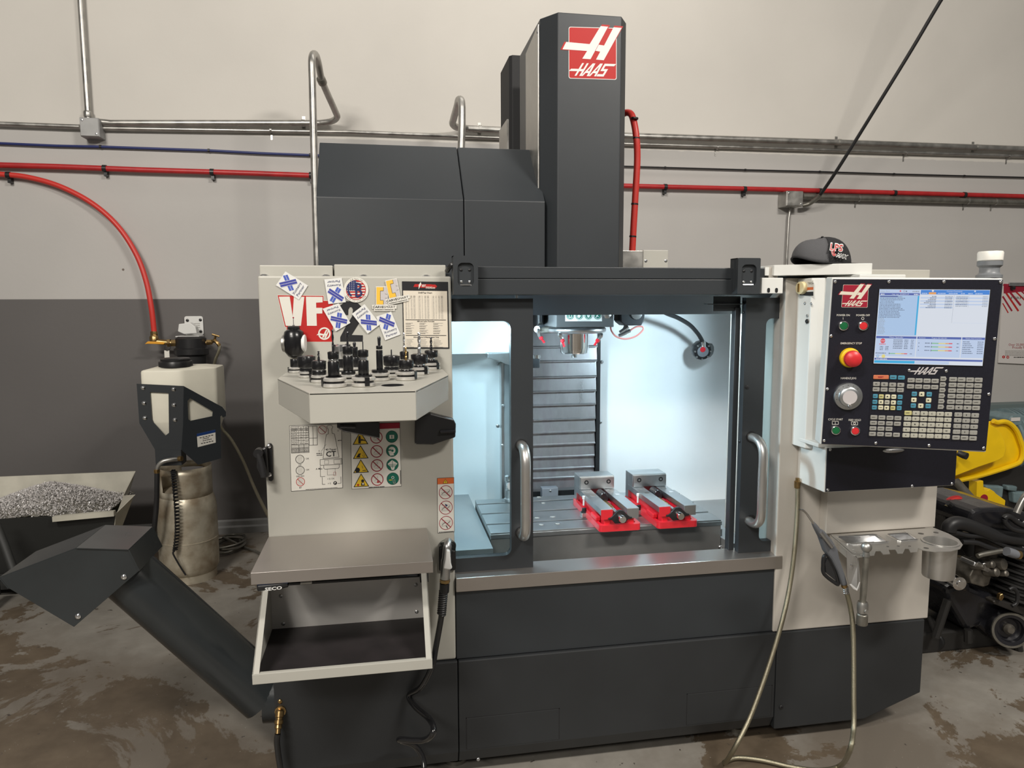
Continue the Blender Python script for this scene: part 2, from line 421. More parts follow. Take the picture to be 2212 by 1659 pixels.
# ------------------------------------------------------------------ flat print on a plane (stickers, signs, screen)
_tcache = {}
def text_mesh(t, bold=0.0):
    key = (t, bold)
    if key in _tcache: return _tcache[key]
    c = bpy.data.curves.new('t', 'FONT'); c.body = t; c.size = 1; c.resolution_u = 2; c.offset = bold; c.fill_mode = 'FRONT'
    o = bpy.data.objects.new('t', c)
    me = bpy.data.meshes.new_from_object(o)
    vs_ = [(v.co.x, v.co.y) for v in me.vertices]; fs = [tuple(p.vertices) for p in me.polygons]
    bpy.data.objects.remove(o); bpy.data.curves.remove(c); bpy.data.meshes.remove(me)
    _tcache[key] = (vs_, fs); return _tcache[key]
class Decal:
    """fn(x, y, height_above_surface) -> 3D point; coordinates are y-down"""
    def __init__(s, fn, mb=None, step=0.0004): s.fn = fn; s.mb = mb or MB(); s.step = step; s.layer = 1; s.n = 0
    def poly(s, pts, m, layer=None):
        s.n += 1; l = ((layer if layer is not None else s.layer)+(s.n % 12)*.035)*s.step
        s.mb.mat(m); s.mb.add([s.fn(x, y, l) for x, y in pts], [tuple(range(len(pts)))]); return s
    def rect(s, x0, y0, x1, y1, m, layer=None): return s.poly([(x0, y0), (x0, y1), (x1, y1), (x1, y0)], m, layer)
    def line(s, x0, y0, x1, y1, wd, m, layer=None):
        dx, dy = x1-x0, y1-y0; L = math.hypot(dx, dy) or 1; nx, ny = -dy/L*wd/2, dx/L*wd/2
        return s.poly([(x0+nx, y0+ny), (x1+nx, y1+ny), (x1-nx, y1-ny), (x0-nx, y0-ny)], m, layer)
    def path(s, pts, wd, m, layer=None, closed=False):
        n = len(pts)
        for i in range(n if closed else n-1): s.line(*pts[i], *pts[(i+1) % n], wd, m, layer)
        return s
    def frame(s, x0, y0, x1, y1, wd, m, layer=None):
        return s.path([(x0, y0), (x1, y0), (x1, y1), (x0, y1)], wd, m, layer, True)
    def disc(s, cx, cy, r, m, layer=None, n=28, ry=None): return s.poly([(cx+r*math.cos(2*PI*i/n), cy-(ry or r)*math.sin(2*PI*i/n)) for i in range(n)], m, layer)
    def ring(s, cx, cy, r0, r1, m, layer=None, n=28):
        l = (layer if layer is not None else s.layer)*s.step
        s.mb.mat(m)
        p = [s.fn(cx+r*math.cos(2*PI*i/n), cy-r*math.sin(2*PI*i/n), l) for r in (r0, r1) for i in range(n)]
        s.mb.add(p, [(i, (i+1) % n, n+(i+1) % n, n+i) for i in range(n)]); return s
    def text(s, t, x, y, size, m, ang=0.0, shear=0.0, sx=1.0, bold=0.0, align=.5, layer=None, width=None):
        """x,y: baseline anchor (align 0..1 along width); size: cap height; ang in degrees, counter-clockwise on the print"""
        vs_, fs = text_mesh(t, bold)
        if not vs_: return s
        k = size/0.69; x0 = min(v[0] for v in vs_); x1 = max(v[0] for v in vs_)
        if width: sx = width/((x1-x0)*k)
        ca, sa = math.cos(math.radians(ang)), math.sin(math.radians(ang)); pts = []
        l = (layer if layer is not None else s.layer+1)*s.step
        for vx, vy in vs_:
            a = (vx-x0-(x1-x0)*align)*k*sx+vy*k*shear; b = vy*k
            pts.append(s.fn(x+a*ca-b*sa, y-(a*sa+b*ca), l))
        s.mb.mat(m); s.mb.add(pts, fs); return s
    def squiggle(s, x0, x1, y, h, m, layer=None, seed=0, gap=.25):
        """a row of unreadable tiny print"""
        rnd = random.Random(seed*131+int(x0*7+y*13)); x = x0
        while x < x1-h*.3:
            w_ = min(h*(.5+rnd.random()*1.6), x1-x); s.rect(x, y-h, x+w_, y, m, layer if layer is not None else s.layer+1)
            x += w_+h*gap*(1+rnd.random())
        return s
    def build(s, name, parent=None, **k): return s.mb.build(name, None, parent, **k)
def plane_fn(Y, region=None, scale=1.0):
    ox, oy = (region or (0, 0))
    return lambda x, y, l: at(ox+x/scale, oy+y/scale, Y-l)
HL = [(-.064, .291), (.436, .321), (.671, -.043), (.829, -.033), (.454, .619), (.279, .612), (.382, .457), (-.143, .437)]
HR = [(.946, -.026), (1.118, -.017), (.736, .632), (.571, .622), (.661, .464), (.561, .45), (.629, .328), (.743, .341)]
def logo_word(d, f, m, x0=.02, x1=.98, y0=.70, y1=.955, layer=3):
    """slanted word with its long left and right strokes; f maps the unit square to decal coordinates"""
    g = Decal(lambda x, y, l: d.fn(*f(x, y), l), d.mb, d.step)
    H = y1-y0; W_ = x1-x0; sl = .17*W_
    for ch_, c_ in (('H', .255), ('A', .42), ('A', .585), ('S', .755)):
        # letters drawn upright in a cell, then slanted
        cw = .145*W_; lx_ = x0+c_*W_-cw/2
        def P_(u, v): return (lx_+u*cw+(1-v)*sl-.5*sl, y0+v*H)
        def bar(u0, v0, u1, v1, wu): g.poly([P_(u0-wu/2, v0), P_(u0+wu/2, v0), P_(u1+wu/2, v1), P_(u1-wu/2, v1)], m, layer)
        if ch_ == 'H': bar(.14, 0, .14, 1, .30); bar(.86, 0, .86, 1, .30); g.poly([P_(-1.15, .46), P_(1, .46), P_(1, .64), P_(-1.3, .64)], m, layer)
        if ch_ == 'A': bar(.62, 0, -.02, 1, .27); bar(.74, 0, .86, 1, .30); g.poly([P_(.25, .60), P_(.9, .60), P_(.9, .76), P_(.18, .76)], m, layer)
        if ch_ == 'S':
            g.poly([P_(0, 0), P_(1.75, 0), P_(1.65, .18), P_(0, .18)], m, layer); g.poly([P_(0, .0), P_(.32, .0), P_(.32, .56), P_(0, .56)], m, layer)
            g.poly([P_(0, .41), P_(1, .41), P_(1, .58), P_(0, .58)], m, layer); g.poly([P_(.68, .41), P_(1, .41), P_(1, 1), P_(.68, 1)], m, layer); g.poly([P_(-.1, .82), P_(1, .82), P_(1, 1), P_(-.1, 1)], m, layer)
def logo_badge(d, f, red, white):
    g = Decal(lambda x, y, l: d.fn(*f(x, y), l), d.mb, d.step)
    g.poly(rrect(-.012, 1.012, -.012, 1.012, .04)[::-1], white, 1)
    g.poly(rrect(0, 1, 0, 1, .035)[::-1], red, 1.5)
    def grow(p, k):
        cx = sum(q[0] for q in p)/len(p); cy = sum(q[1] for q in p)/len(p)
        return [(cx+(x-cx)*k, cy+(y-cy)*k) for x, y in p]
    for P_ in (HL, HR): g.poly(grow(P_, 1.09), red, 2)
    for P_ in (HL, HR): g.poly(P_, white, 2.5)
    logo_word(d, f, white)
WALL_Y = 3.0
wall_material(); floor_material()
# ================================================================== the setting
structure(MB().box(-6, 7.5, -5.5, WALL_Y, -.1, 0).build('floor', 'floor_concrete'))
structure(MB().box(-6, 7.5, WALL_Y, WALL_Y+.15, 0, 5.2).build('wall_back', 'wall_paint'))
bb = MB().prism([(WALL_Y, .0), (WALL_Y-.035, .0), (WALL_Y-.035, .045), (WALL_Y-.018, .055), (WALL_Y-.018, .085), (WALL_Y, .095)], 'x', -6, 1.0)
bb.mats = ['box_grey']; structure(bb.build('baseboard_back'))
# sill and lower ledge on the right half of the wall
tr = MB().box(2.6, 7.5, WALL_Y-.12, WALL_Y, Z(2180, 905, WALL_Y), Z(2180, 868, WALL_Y)).build('trim_1', 'sill_paint', bevel=.004); structure(tr)

# ================================================================== conduits, hoses and cables on the wall
WY = WALL_Y
def wp(px, py, off): return at(px, py, WY-off)
def strap(parent, px, py, off, r, name='strap', m='galv', wdt=.012, ear=True, down=True):
    """U strap around a horizontal pipe"""
    p = at(px, py, WY-off); b = MB()
    b.lathe([(r+.003, -wdt/2), (r+.003, wdt/2)], p, (1, 0, .02), 14)
    if ear:
        s = -1 if down else 1
        b.box(p.x-wdt/2, p.x+wdt/2, WY-.004, WY-.0005, min(p.z, p.z+s*(r+.045)), max(p.z, p.z+s*(r+.045)))
        b.lathe([(.004, 0), (.004, .004)], (p.x, WY-.004, p.z+s*(r+.03)), (0, -1, 0), 8)
    return b.build(name, m, parent)
def run(name, pts, off, r, m, label, cat, group=None, straps=(), sm='galv', sname='strap', n=10, ear=True):
    P_ = [wp(p[0], p[1], p[2] if len(p) > 2 else off) for p in pts]
    root = thing(name, label, cat, P_[0], group)
    MB().tube(P_, r, n).build('tube' if 'hose' in name else ('cable_core' if 'cable' in name else 'pipe'), m, root)
    for sx, sy in straps: strap(root, sx, sy, off, r, sname, sm, ear=ear)
    return root
c = run('electrical_conduit', [(150, -330), (172, -30), (191, 256)], .04, .019, 'galv', 'vertical steel conduit dropping from above into the left junction box', 'conduit')
MB().lathe([(.024, -.02), (.027, -.012), (.027, .012), (.024, .02)], wp(190, 247, .04), (.02, 0, 1), 12).build('coupling', 'galv', c)
run('electrical_conduit', [(-1000, 227), (-40, 266), (172, 274)], .035, .015, 'galv', 'short horizontal conduit entering the left junction box from the left', 'conduit')
run('electrical_conduit', [(212, 277), (756, 285.5), (1092, 298.5), (1356, 311), (2240, 338), (2900, 359)], .03, .014, 'galv', 'thin long conduit running right from the left junction box along the whole wall', 'conduit',
    straps=[(585, 281), (1549, 318), (1957, 331), (2180, 337)])
# conduit that swings off the wall and drops behind the machine
def hook(label, wallpts, swing, drop, r, straps, coup=None):
    W_ = [wp(*p) for p in wallpts]
    S_ = [at(*p) for p in swing]; D_ = [at(*p) for p in drop]
    root = thing('electrical_conduit', label, 'conduit', W_[0])
    pts = W_[:-1]+spline([W_[-1]]+S_+[D_[0]], 6)+D_[1:]
    MB().tube(pts, r, 12).build('pipe', 'galv', root)
    for sx, sy in straps:
        p = wp(sx, sy, .045); b = MB()
        b.lathe([(r+.003, -.011), (r+.003, .011)], p, (1, 0, 0), 14).box(p.x-.011, p.x+.011, WY-.004, WY-.0005, p.z-.055, p.z+.055)
        b.build('strap', 'galv', root)
    if coup:
        a, b_ = Vector(at(*coup[0])), Vector(at(*coup[1]))
        MB().tube([a, a.lerp(b_, .1), b_.lerp(a, .1), b_], [r+.004, r+.007, r+.007, r+.004], 12).build('coupling', 'galv_dark', root)
hook('conduit from the left junction box bending off the wall into a tall hook', [(212, 263, .045), (240, 266, .045), (640, 266, .045), (690, 266, .05)],
     [(716, 262, 2.92), (728, 253, 2.86), (724, 240, 2.80), (697, 178, 2.55), (688, 138, 2.44), (682, 119, 2.35), (676, 118, 2.25), (673.5, 132, 2.2)],
     [(674.5, 170, 2.2), (680, 400, 2.2), (686, 590, 2.2), (690, 700, 2.2), (702, 1190, 2.2)], .021, [(655, 266)], ((692, 168, 2.52), (698, 181, 2.56)))
hook('conduit hook bending off the wall behind the dark upper cover', [(2900, 345, .045), (2240, 323, .045), (1813, 308, .045), (1356, 293.7, .045), (1094, 282, .045), (1010, 278, .045)],
     [(988, 275, 2.9), (978, 268, 2.85), (980, 256, 2.78), (988, 228, 2.62), (991, 216, 2.55), (996, 217, 2.5)],
     [(998, 232, 2.48), (998, 270, 2.48), (996, 330, 2.48), (1003, 1150, 2.48)], .024, [(1037, 279), (1813, 308), (2110, 319)])
run('electrical_conduit', [(1733, 424), (1870, 428), (2240, 438), (2900, 456)], .045, .024, 'galv_dark', 'thick dark conduit leaving the right junction box to the right', 'conduit',
    straps=[(1855, 428), (2090, 434), (2150, 436)])
run('electrical_conduit', [(1707, 450), (1704, 470), (1700, 540), (1698, 600), (1675, 1040)], .03, .0095, 'galv', 'thin conduit dropping from the right junction box behind the cap', 'conduit')
def jbox(name, x0, y0, x1, y1, dep, label, m):
    a = at(x0, y0, WY-dep); b = at(x1, y1, WY-dep)
    root = thing(name, label, 'box', (a.x, WY, b.z))
    MB().box(a.x, b.x, WY-dep, WY, b.z, a.z).build('body', m, root, bevel=.004)
    MB().box(a.x+.003, b.x-.003, WY-dep-.006, WY-dep-.0005, b.z+.003, a.z-.003).build('cover', m, root, bevel=.003)
    for sx in (a.x+.018, b.x-.018):
        MB().lathe([(.007, 0), (.007, .003), (.004, .004)], (sx, WY-dep-.006, (b.z if sx > (a.x+b.x)/2 else a.z)+(.018 if sx > (a.x+b.x)/2 else -.018)), (0, -1, 0), 10).build('screw', 'steel', root)
    return root
jbox('junction_box', 171, 253, 216, 296, .10, 'grey square junction box on the wall at upper left', 'box_grey')
jb = jbox('junction_box', 1699, 412, 1734, 446, .12, 'galvanised junction box on the wall above the cap', 'galv')
# red compressed air hoses
cl = [(226, 364), (458, 372), (672, 379), (1437, 404), (1608, 409), (1771, 413), (1932, 417), (2083, 421)]
def hoseclip(root, px, py, off, r):
    p = wp(px, py, off)
    b = MB(); b.lathe([(r+.005, -.012), (r+.005, .012)], p, (1, 0, -.02), 12)
    b.box(p.x-.008, p.x+.012, WY-off, WY-.001, p.z-r-.03, p.z-r*.5)
    b.lathe([(.006, 0), (.006, .004)], (p.x+.002, WY-off, p.z-r-.022), (0, -1, 0), 8)
    b.build('clip', 'black', root)
h = thing('air_hose', 'long red air hose clipped straight along the wall', 'hose', wp(0, 357, .04))
MB().tube([wp(*p, .04) for p in ((-1100, 318), (-60, 355), (120, 360), (300, 367), (500, 373), (640, 378), (760, 383), (1100, 395), (1360, 402), (1700, 410), (2240, 425), (2900, 444))], .0185, 12).build('tube', 'red_hose', h)
for p in cl: hoseclip(h, p[0], p[1], .04, .0185)
h = thing('air_hose', 'red air hose curving down the wall to the water filter', 'hose', wp(0, 378, .05))
MB().tube(spline([wp(*p) for p in ((-1100, 336, .04), (-300, 365, .04), (-70, 373, .04), (0, 376.5, .04), (60, 383, .04), (130, 403, .05), (200, 440, .06), (254, 488, .07), (293, 547, .08), (315, 605, .09), (327, 665, .1), (333, 717, .1))], 8), .0175, 12).build('tube', 'red_hose_bright', h)
hoseclip(h, 18, 378.5, .04, .0175)
run('thin_cable', [(-1100, 267), (-60, 307), (120, 315), (215, 317), (300, 320), (450, 325), (560, 331), (690, 336), (1200, 352)], .02, .0085, 'blue_cable', 'thin dark blue cable strung along the wall at left', 'cable',
    straps=[(217, 317), (451, 325), (670, 335)], sm='black', sname='clip', ear=False)
run('thin_cable', [(1340, 359), (1437, 362), (1610, 367), (1771, 371), (1931, 376), (2083, 380), (2240, 384), (2900, 402)], .02, .006, 'black', 'thin black cable clipped along the wall at right', 'cable',
    straps=[(1437, 362), (1610, 367), (1771, 371), (1931, 376), (2083, 380)], sm='black', sname='clip', ear=False)
cb = thing('power_cable', 'thick black cable slanting down from the ceiling to the right junction box', 'cable', wp(1736, 445, .1))
MB().tube(spline([wp(*p) for p in ((1734, 444, .07), (1748, 440, .09), (1766, 427, .14), (1781, 408, .2), (1800, 380, .27), (1830, 333, .36), (1900, 220, .55), (1970, 106, .72), (2045, -20, .9), (2200, -270, 1.25))], 6), .0125, 10).build('cable_core', 'black', cb)
MB().tube(spline([wp(*p) for p in ((1734, 444, .07), (1748, 440, .09), (1762, 430.5, .13), (1772, 421, .165))], 6), .0165, 10).build('strain_relief', 'galv_dark', cb)

# ================================================================== water filter and tap on the wall
fx = thing('water_filter', 'white wall bracket carrying a black water filter head with brass taps', 'filter', wp(410, 790, .12))
o = at(420, 700, WY-.01)
b = MB(); f0, f1 = at(398, 683, WY-.012), at(440, 724, WY-.012)
b.prism(rrect(f0.x, f1.x, f1.z, f0.z, .015, 4), 'y', WY-.014, WY-.004); b.build('bracket_plate', 'white_bright', fx)
b = MB(); b.box(f0.x-.03, f1.x, WY-.14, WY-.012, f1.z-.006, f1.z); b.build('bracket_shelf', 'white_bright', fx)
q = [at(386, 700, WY-.16), at(410, 697, WY-.16), at(422, 706, WY-.16), at(425, 720, WY-.16), at(398, 722, WY-.16), at(384, 716, WY-.16)]
MB().prism([(p.x, p.z) for p in q], 'y', WY-.16, WY-.09).build('bracket_gusset', 'white_bright', fx, bevel=.004)
for sx, sy in ((405, 692), (433, 691), (434, 716)):
    p = at(sx, sy, WY-.014); MB().lathe([(.010, 0), (.010, .004), (.004, .007)], p, (0, -1, 0), 10).build('bolt', 'black', fx)
d = Decal(plane_fn(WY-.014)); 
for i, yy in enumerate((700, 704, 708)): d.squiggle(418, 432, yy, 1.6, 'ink_grey', seed=i)
d.build('print', fx)
hc = at(413, 745, WY-.15); k = 1/ppm(hc)
b = MB(); b.lathe([(32*k, -22*k), (35*k, -20*k), (35*k, -8*k), (31*k, -6*k), (31*k, 14*k), (26*k, 18*k)], hc, (0, 0, 1), 22); b.build('filter_head', 'black', fx)
b = MB(); b.lathe([(26*k, -75*k), (28*k, -72*k), (28.5*k, -20*k)], hc, (0, 0, 1), 22); b.build('filter_bowl', 'black_matte', fx)
b = MB(); l0 = at(350, 739, WY-.15); b.tube([l0, hc], 6*k, 10); b.lathe([(9*k, 0), (9*k, 6*k)], at(362, 741, WY-.15), (1, 0, 0), 6); b.lathe([(8*k, 0), (8*k, 10*k)], at(371, 741, WY-.15), (1, 0, 0), 6)
b.lathe([(7*k, -4*k), (9*k, -2*k), (9*k, 6*k), (6.5*k, 10*k)], at(333, 734, WY-.15), (0, 0, 1), 10)
b.lathe([(6.5*k, 0), (7.5*k, 3*k), (7.5*k, 12*k)], at(333, 728, WY-.13), (0, .05, 1), 8); b.tube([at(333, 737, WY-.15), l0], 6*k, 10)
b.build('brass_valve', 'brass', fx)
h0, h1 = at(313, 740, WY-.19), at(357, 741, WY-.19)
b = MB(); b.prism([(h0.x, h0.z-.010), (h0.x+.02, h0.z+.008), (h1.x-.01, h1.z+.008), (h1.x, h1.z), (h1.x-.01, h1.z-.008), (h0.x+.02, h0.z-.008)], 'y', WY-.197, WY-.187); b.build('valve_handle', 'valve_yellow', fx, bevel=.002)
b = MB(); b.tube([hc, at(458, 739, WY-.15)], 5*k, 8); b.lathe([(6*k, -5*k), (6*k, 5*k)], at(452, 739, WY-.15), (1, 0, 0), 6)
b.tube(spline([at(456, 739, WY-.15), at(463, 736, WY-.16), at(470, 741, WY-.17), at(474, 747, WY-.17)], 5), 4*k, 8)
b.tube([at(463, 736, WY-.16), at(466, 724, WY-.165)], 2.5*k, 8); b.tube([at(458, 722, WY-.165), at(474, 727, WY-.165)], 2.2*k, 8)
b.build('brass_tap', 'brass', fx)
b = MB(); t0, t1 = at(355, 757, WY-.2), at(367, 780, WY-.2); b.box(t0.x, t1.x, WY-.203, WY-.199, t1.z, t0.z)
b.build('paper_tag', 'paper', fx)
MB().tube(spline([at(358, 745, WY-.19), at(356, 752, WY-.2), at(361, 758, WY-.203), at(368, 752, WY-.2), at(367, 744, WY-.19)], 5), .002, 6).build('tag_string', 'ink', fx)
wh = thing('water_hose', 'pale braided water hose hanging from the brass tap down to the floor behind the machine', 'hose', at(474, 745, WY-.17))
pts = [at(475, 747, WY-.17), at(472, 760, WY-.17), at(463, 785, WY-.16), at(460, 830, WY-.14), at(463, 880, WY-.12), at(478, 923, WY-.12), at(500, 950, WY-.15), at(525, 995, WY-.3), at(548, 1050, WY-.6), at(572, 1100, WY-1.0), at(600, 1150, WY-1.3)]
MB().tube(spline(pts, 6), .010, 8).build('tube', 'braid', wh)
ch = thing('coiled_hose', 'loosely coiled thin grey hose lying on the floor behind the gas cylinder', 'hose', atz(495, 1180, 0))
base = atz(492, 1183, 0.0); pts = []
for i in range(60):
    a = i/60*2*PI*3.4; r_ = .10+.02*math.sin(i*.6); pts.append(base+Vector((r_*math.cos(a), r_*math.sin(a)*1.4, .012+.010*(i/18))))
pts += [atz(530, 1183, .012), atz(550, 1190, .012), atz(580, 1205, .012), atz(620, 1215, .012)]
MB().tube(pts, .009, 7).build('tube', 'galv_dark', ch)
# ================================================================== the milling machine
xL = X(556, 593, 0); xP = X(976, 700, 0); xO = X(1688, 1195, 0); xR = X(2001, 1335, 0)
zF = Z(1000, 1648, 0); zB = Z(988, 1425, 0); zT = Z(700, 596, 0)
MILL = thing('milling_machine', 'dark grey and cream enclosed CNC milling machine with tall column and lit interior', 'milling machine', (0.8, 0.5, 0))
def part(name, mb, m=None, parent=None, **k): return mb.build(name, m, parent or MILL, **k)
def screw(parent, p, r=.006, m='steel', axis=(0, -1, 0), name='screw'):
    b = MB(); b.lathe([(r, 0), (r, r*.35), (r*.6, r*.7), (r*.35, r*.72), (r*.3, r*.4)], p, axis, 12)
    return b.build(name, m, parent)
# --- base
YB = -.012
xs = X(990, 1500, YB); xs2 = X(1674, 1500, YB)
def basepanel(x0, x1, name, chamfer=False, **k):
    b = MB()
    b.prism([(YB, zF+.05), (YB+.025, zF), (.9, zF), (.9, zB), (YB, zB)], 'x', x0+.0012, x1-.0012)
    return part(name, b, 'base_charcoal', bevel=.004, **k)
BL = basepanel(xL-.003, xs, 'base_panel', label='left dark base panel under the tool tray')
BF = basepanel(xs, xs2, 'base_panel', label='wide front dark base panel')
b = MB(); xc = X(1868, 1545, YB); xe = X(1988, 1500, YB)
b.prism([(xs2+.0012, zF), (xc, zF), (xe, Z(1986, 1496, YB)), (xe, zB), (xs2+.0012, zB)], 'y', YB, .45); BR_ = part('base_panel', b, 'base_charcoal', bevel=.004, label='right dark base panel with cut lower corner')
for (x0, y0, x1, y1) in ((1008, 1552, 1207, 1622), (1485, 1500, 1664, 1562)):
    a = at(x0, y0, YB); c = at(x1, y1, YB); g = .0025
    z0 = max(zF+.055, Z(x0, y1+8, YB))
    MB().box(a.x, c.x, YB-.0012, YB+.02, z0, a.z).build('access_cover', 'base_charcoal', BF, bevel=.001)
    b = MB()
    for r_ in ((a.x-g, a.x, z0, a.z+g), (c.x, c.x+g, z0, a.z+g), (a.x-g, c.x+g, a.z, a.z+g)): b.box(r_[0], r_[1], YB-.0006, YB+.01, r_[2], r_[3])
    b.build('cover_gap', 'black_matte', BF)
screw(BF, at(1033, 1640, YB), .006); screw(BR_, at(1687, 1527, YB), .008, 'black')
for fx_ in (X(985, 1655, .1), -.2, 1.3, 1.75):
    b = MB(); b.lathe([(.045, 0), (.045, .015), (.02, .02), (.02, zF+.03)], (fx_, .12, 0), (0, 0, 1), 16); part('levelling_foot', b, 'galv_dark')
# --- apron, sill
zs1 = Z(985, 1276, 0); zs0 = Z(985, 1250, -.012)
part('apron', MB().box(xP+.002, xO-.002, 0, .03, zB+.002, zs1), 'charcoal', bevel=.002)
b = MB(); b.prism([(-.012, zs1-.001), (-.012, zs0), (.085, zs0+.006), (.085, zs0-.01), (.0, zs1-.001)], 'x', xP+.002, xO-.002)
part('sill', b, 'stainless', bevel=.002, label='brushed stainless door sill')
# --- left front panel and its side, caps
LP = part('front_panel', MB().box(xL, xP, 0, .035, zB+.002, zT), 'cream', bevel=.006, label='cream left front panel')
part('side_panel', MB().box(xL, xL+.03, .036, 1.1, zB+.002, zT), 'cream', bevel=.004)
part('panel_return', MB().box(xP-.03, xP, .036, .09, zB+.002, zT), 'cream')
a = at(560, 572.5, .05); c = at(719, 590, .05); part('top_cap', MB().box(a.x, c.x, .05, .3, zT-.03, a.z), 'cream', bevel=.003)
a = at(721.5, 571, .045); c = at(963, 590, .045); part('top_cap', MB().box(a.x, c.x, .045, .3, zT-.03, a.z), 'cream', bevel=.003)
for sx in (569, 703, 785, 921): 
    p = at(sx, 594, .03); MB().lathe([(.014, 0), (.012, .004), (.006, .007)], (p.x, .045, zT), (0, 0, 1), 12).build('cap_bolt', 'steel', LP)
# --- header
hz0, hz1, hz2 = Z(1300, 637, -.01), Z(1300, 602, -.01), Z(1300, 577, -.01)
x0, x1 = X(985, 600, 0), X(1650, 600, 0)
part('header_beam', MB().box(x0, x1, -.01, .07, hz0, hz1-.0015), 'charcoal', bevel=.002)
part('header_rail', MB().box(x0, X(1650, 590, 0), -.006, .07, hz1, hz2), 'charcoal', bevel=.002)
zi = Z(1300, 680, .20)
part('inner_header', MB().prism([(.071, hz0+.012), (.20, zi), (.212, zi), (.212, zi+.01), (.09, hz0+.06), (.071, hz0+.06)], 'x', xP, xO+.05), 'dark_header', bevel=.001)
part('light_block_sheet', MB().box(xL+.03, 1.75, .126, .98, hz1, hz1+.02), 'charcoal')  # unseen sheet added over the open top to keep the LED light in
# roller brackets
def bracket(px0, py0, px1, py1, side):
    Yb = -.055; a = at(px0, py0, Yb); c = at(px1, py1, Yb); w_ = c.x-a.x; h_ = a.z-c.z
    b = MB(); hole = rrect(a.x+w_*.17, c.x-w_*.17, c.z+h_*.22, a.z-h_*.18, w_*.2, 5)
    b.plate(rrect(a.x, c.x, c.z, a.z, .004, 2), [hole[::-1]], 'y', Yb, Yb+.008)
    b.box(a.x, a.x+.003, Yb+.008, 0, c.z, a.z); b.box(c.x-.003, c.x, Yb+.008, 0, c.z, a.z); b.box(a.x, c.x, Yb+.008, 0, a.z-.003, a.z)
    o = part('roller_bracket', b, 'charcoal', label='dark door roller bracket at the %s end of the header' % side)
    MB().box(a.x+.006, c.x-.006, Yb+.010, Yb+.013, c.z+.006, a.z-.006).build('recess', 'charcoal', o)
    cx = (a.x+c.x)/2
    for i, (dx, fz) in enumerate(((-.17, .36), (.17, .36), (-.17, .66), (.17, .66))):
        screw(o, (cx+dx*w_, Yb+.010, a.z-h_*fz), .0045, 'black' if i < 2 else 'chrome')
    b = MB(); b.tube([(cx-.018, Yb+.006, c.z+h_*.255), (cx+.018, Yb+.006, c.z+h_*.255)], .003, 8); b.build('lip', 'chrome', o)
    return o
rb1 = bracket(979, 552, 1033, 637, 'left'); rb2 = bracket(1595, 557, 1641, 635, 'right')
a = at(1586, 561, -.03); c = at(1596, 629, -.03); part('bracket_flange', MB().box(a.x, c.x, -.03, -.024, c.z, a.z), 'charcoal')
b = MB(); b.tube(spline([at(966, 585, .02), at(970, 578, -.01), at(975, 573, -.02), at(979, 571, -.02)], 4), .008, 8); part('cable_gland', b, 'black')
# --- doors
def door_plate(x0, x1, z0, z1, hx0, hx1, hz0_, hz1_, r, Y0, Y1):
    b = MB(); b.plate([(x0, z0), (x1, z0), (x1, z1), (x0, z1)], [rrect(hx0, hx1, hz0_, hz1_, r, 6)[::-1]], 'y', Y0, Y1); return b
DY = .035
dx1 = X(1151.5, 930, DY); dz1 = Z(1060, 645, DY); dz0 = Z(1154, 1226, DY)
hx = X(1104, 930, DY); wz1 = Z(1050, 694, DY); wz0 = Z(1050, 1203, DY)
b = door_plate(.0, dx1, dz0, dz1, .03, hx, wz0, wz1, .024, DY, DY+.028)
DL = part('sliding_door', b, 'charcoal', bevel=.004, label='left sliding door with window, mostly closed')
MB().box(.02, hx+.012, DY+.0285, DY+.034, wz0-.012, wz1+.012).build('window_pane', 'pane_glass', DL)
b = MB(); b.tube([(x, DY+.026, z) for x, z in rrect(.028, hx+.001, wz0-.001, wz1+.001, .024, 6)], .0025, 6, closed=True); b.build('window_seal', 'clear_plastic', DL)
def handle(door, px, pyt, pyb, out, r):
    t = at(px, pyt, DY); u = at(px, pyb, DY); k_ = .045
    pts = [t, t+Vector((0, -out*.45, -.004))]
    pts = [Vector((t.x, DY, t.z)), Vector((t.x, DY-out*.4, t.z)), Vector((t.x, DY-out*.78, t.z-.012)), Vector((t.x, DY-out, t.z-k_)), Vector((t.x, DY-out, t.z-.12)),
           Vector((t.x, DY-out, u.z+.12)), Vector((t.x, DY-out, u.z+k_)), Vector((t.x, DY-out*.78, u.z+.012)), Vector((t.x, DY-out*.4, u.z)), Vector((t.x, DY, u.z))]
    o = MB().tube(spline(pts, 6), r, 18).build('door_handle', 'stainless_plain', door, label='polished steel bar handle')
    for q in (t, u): MB().lathe([(r+.004, 0), (r+.004, .003)], (q.x, DY, q.z), (0, -1, 0), 18).build('handle_washer', 'black', door)
handle(DL, 1126, 962, 1151, .075, .0172)
b = MB(); p = at(1116, 644, .05); b.lathe([(.005, 0), (.005, .028)], p, (0, 0, 1), 10); b.build('stop_pin', 'steel', DL)
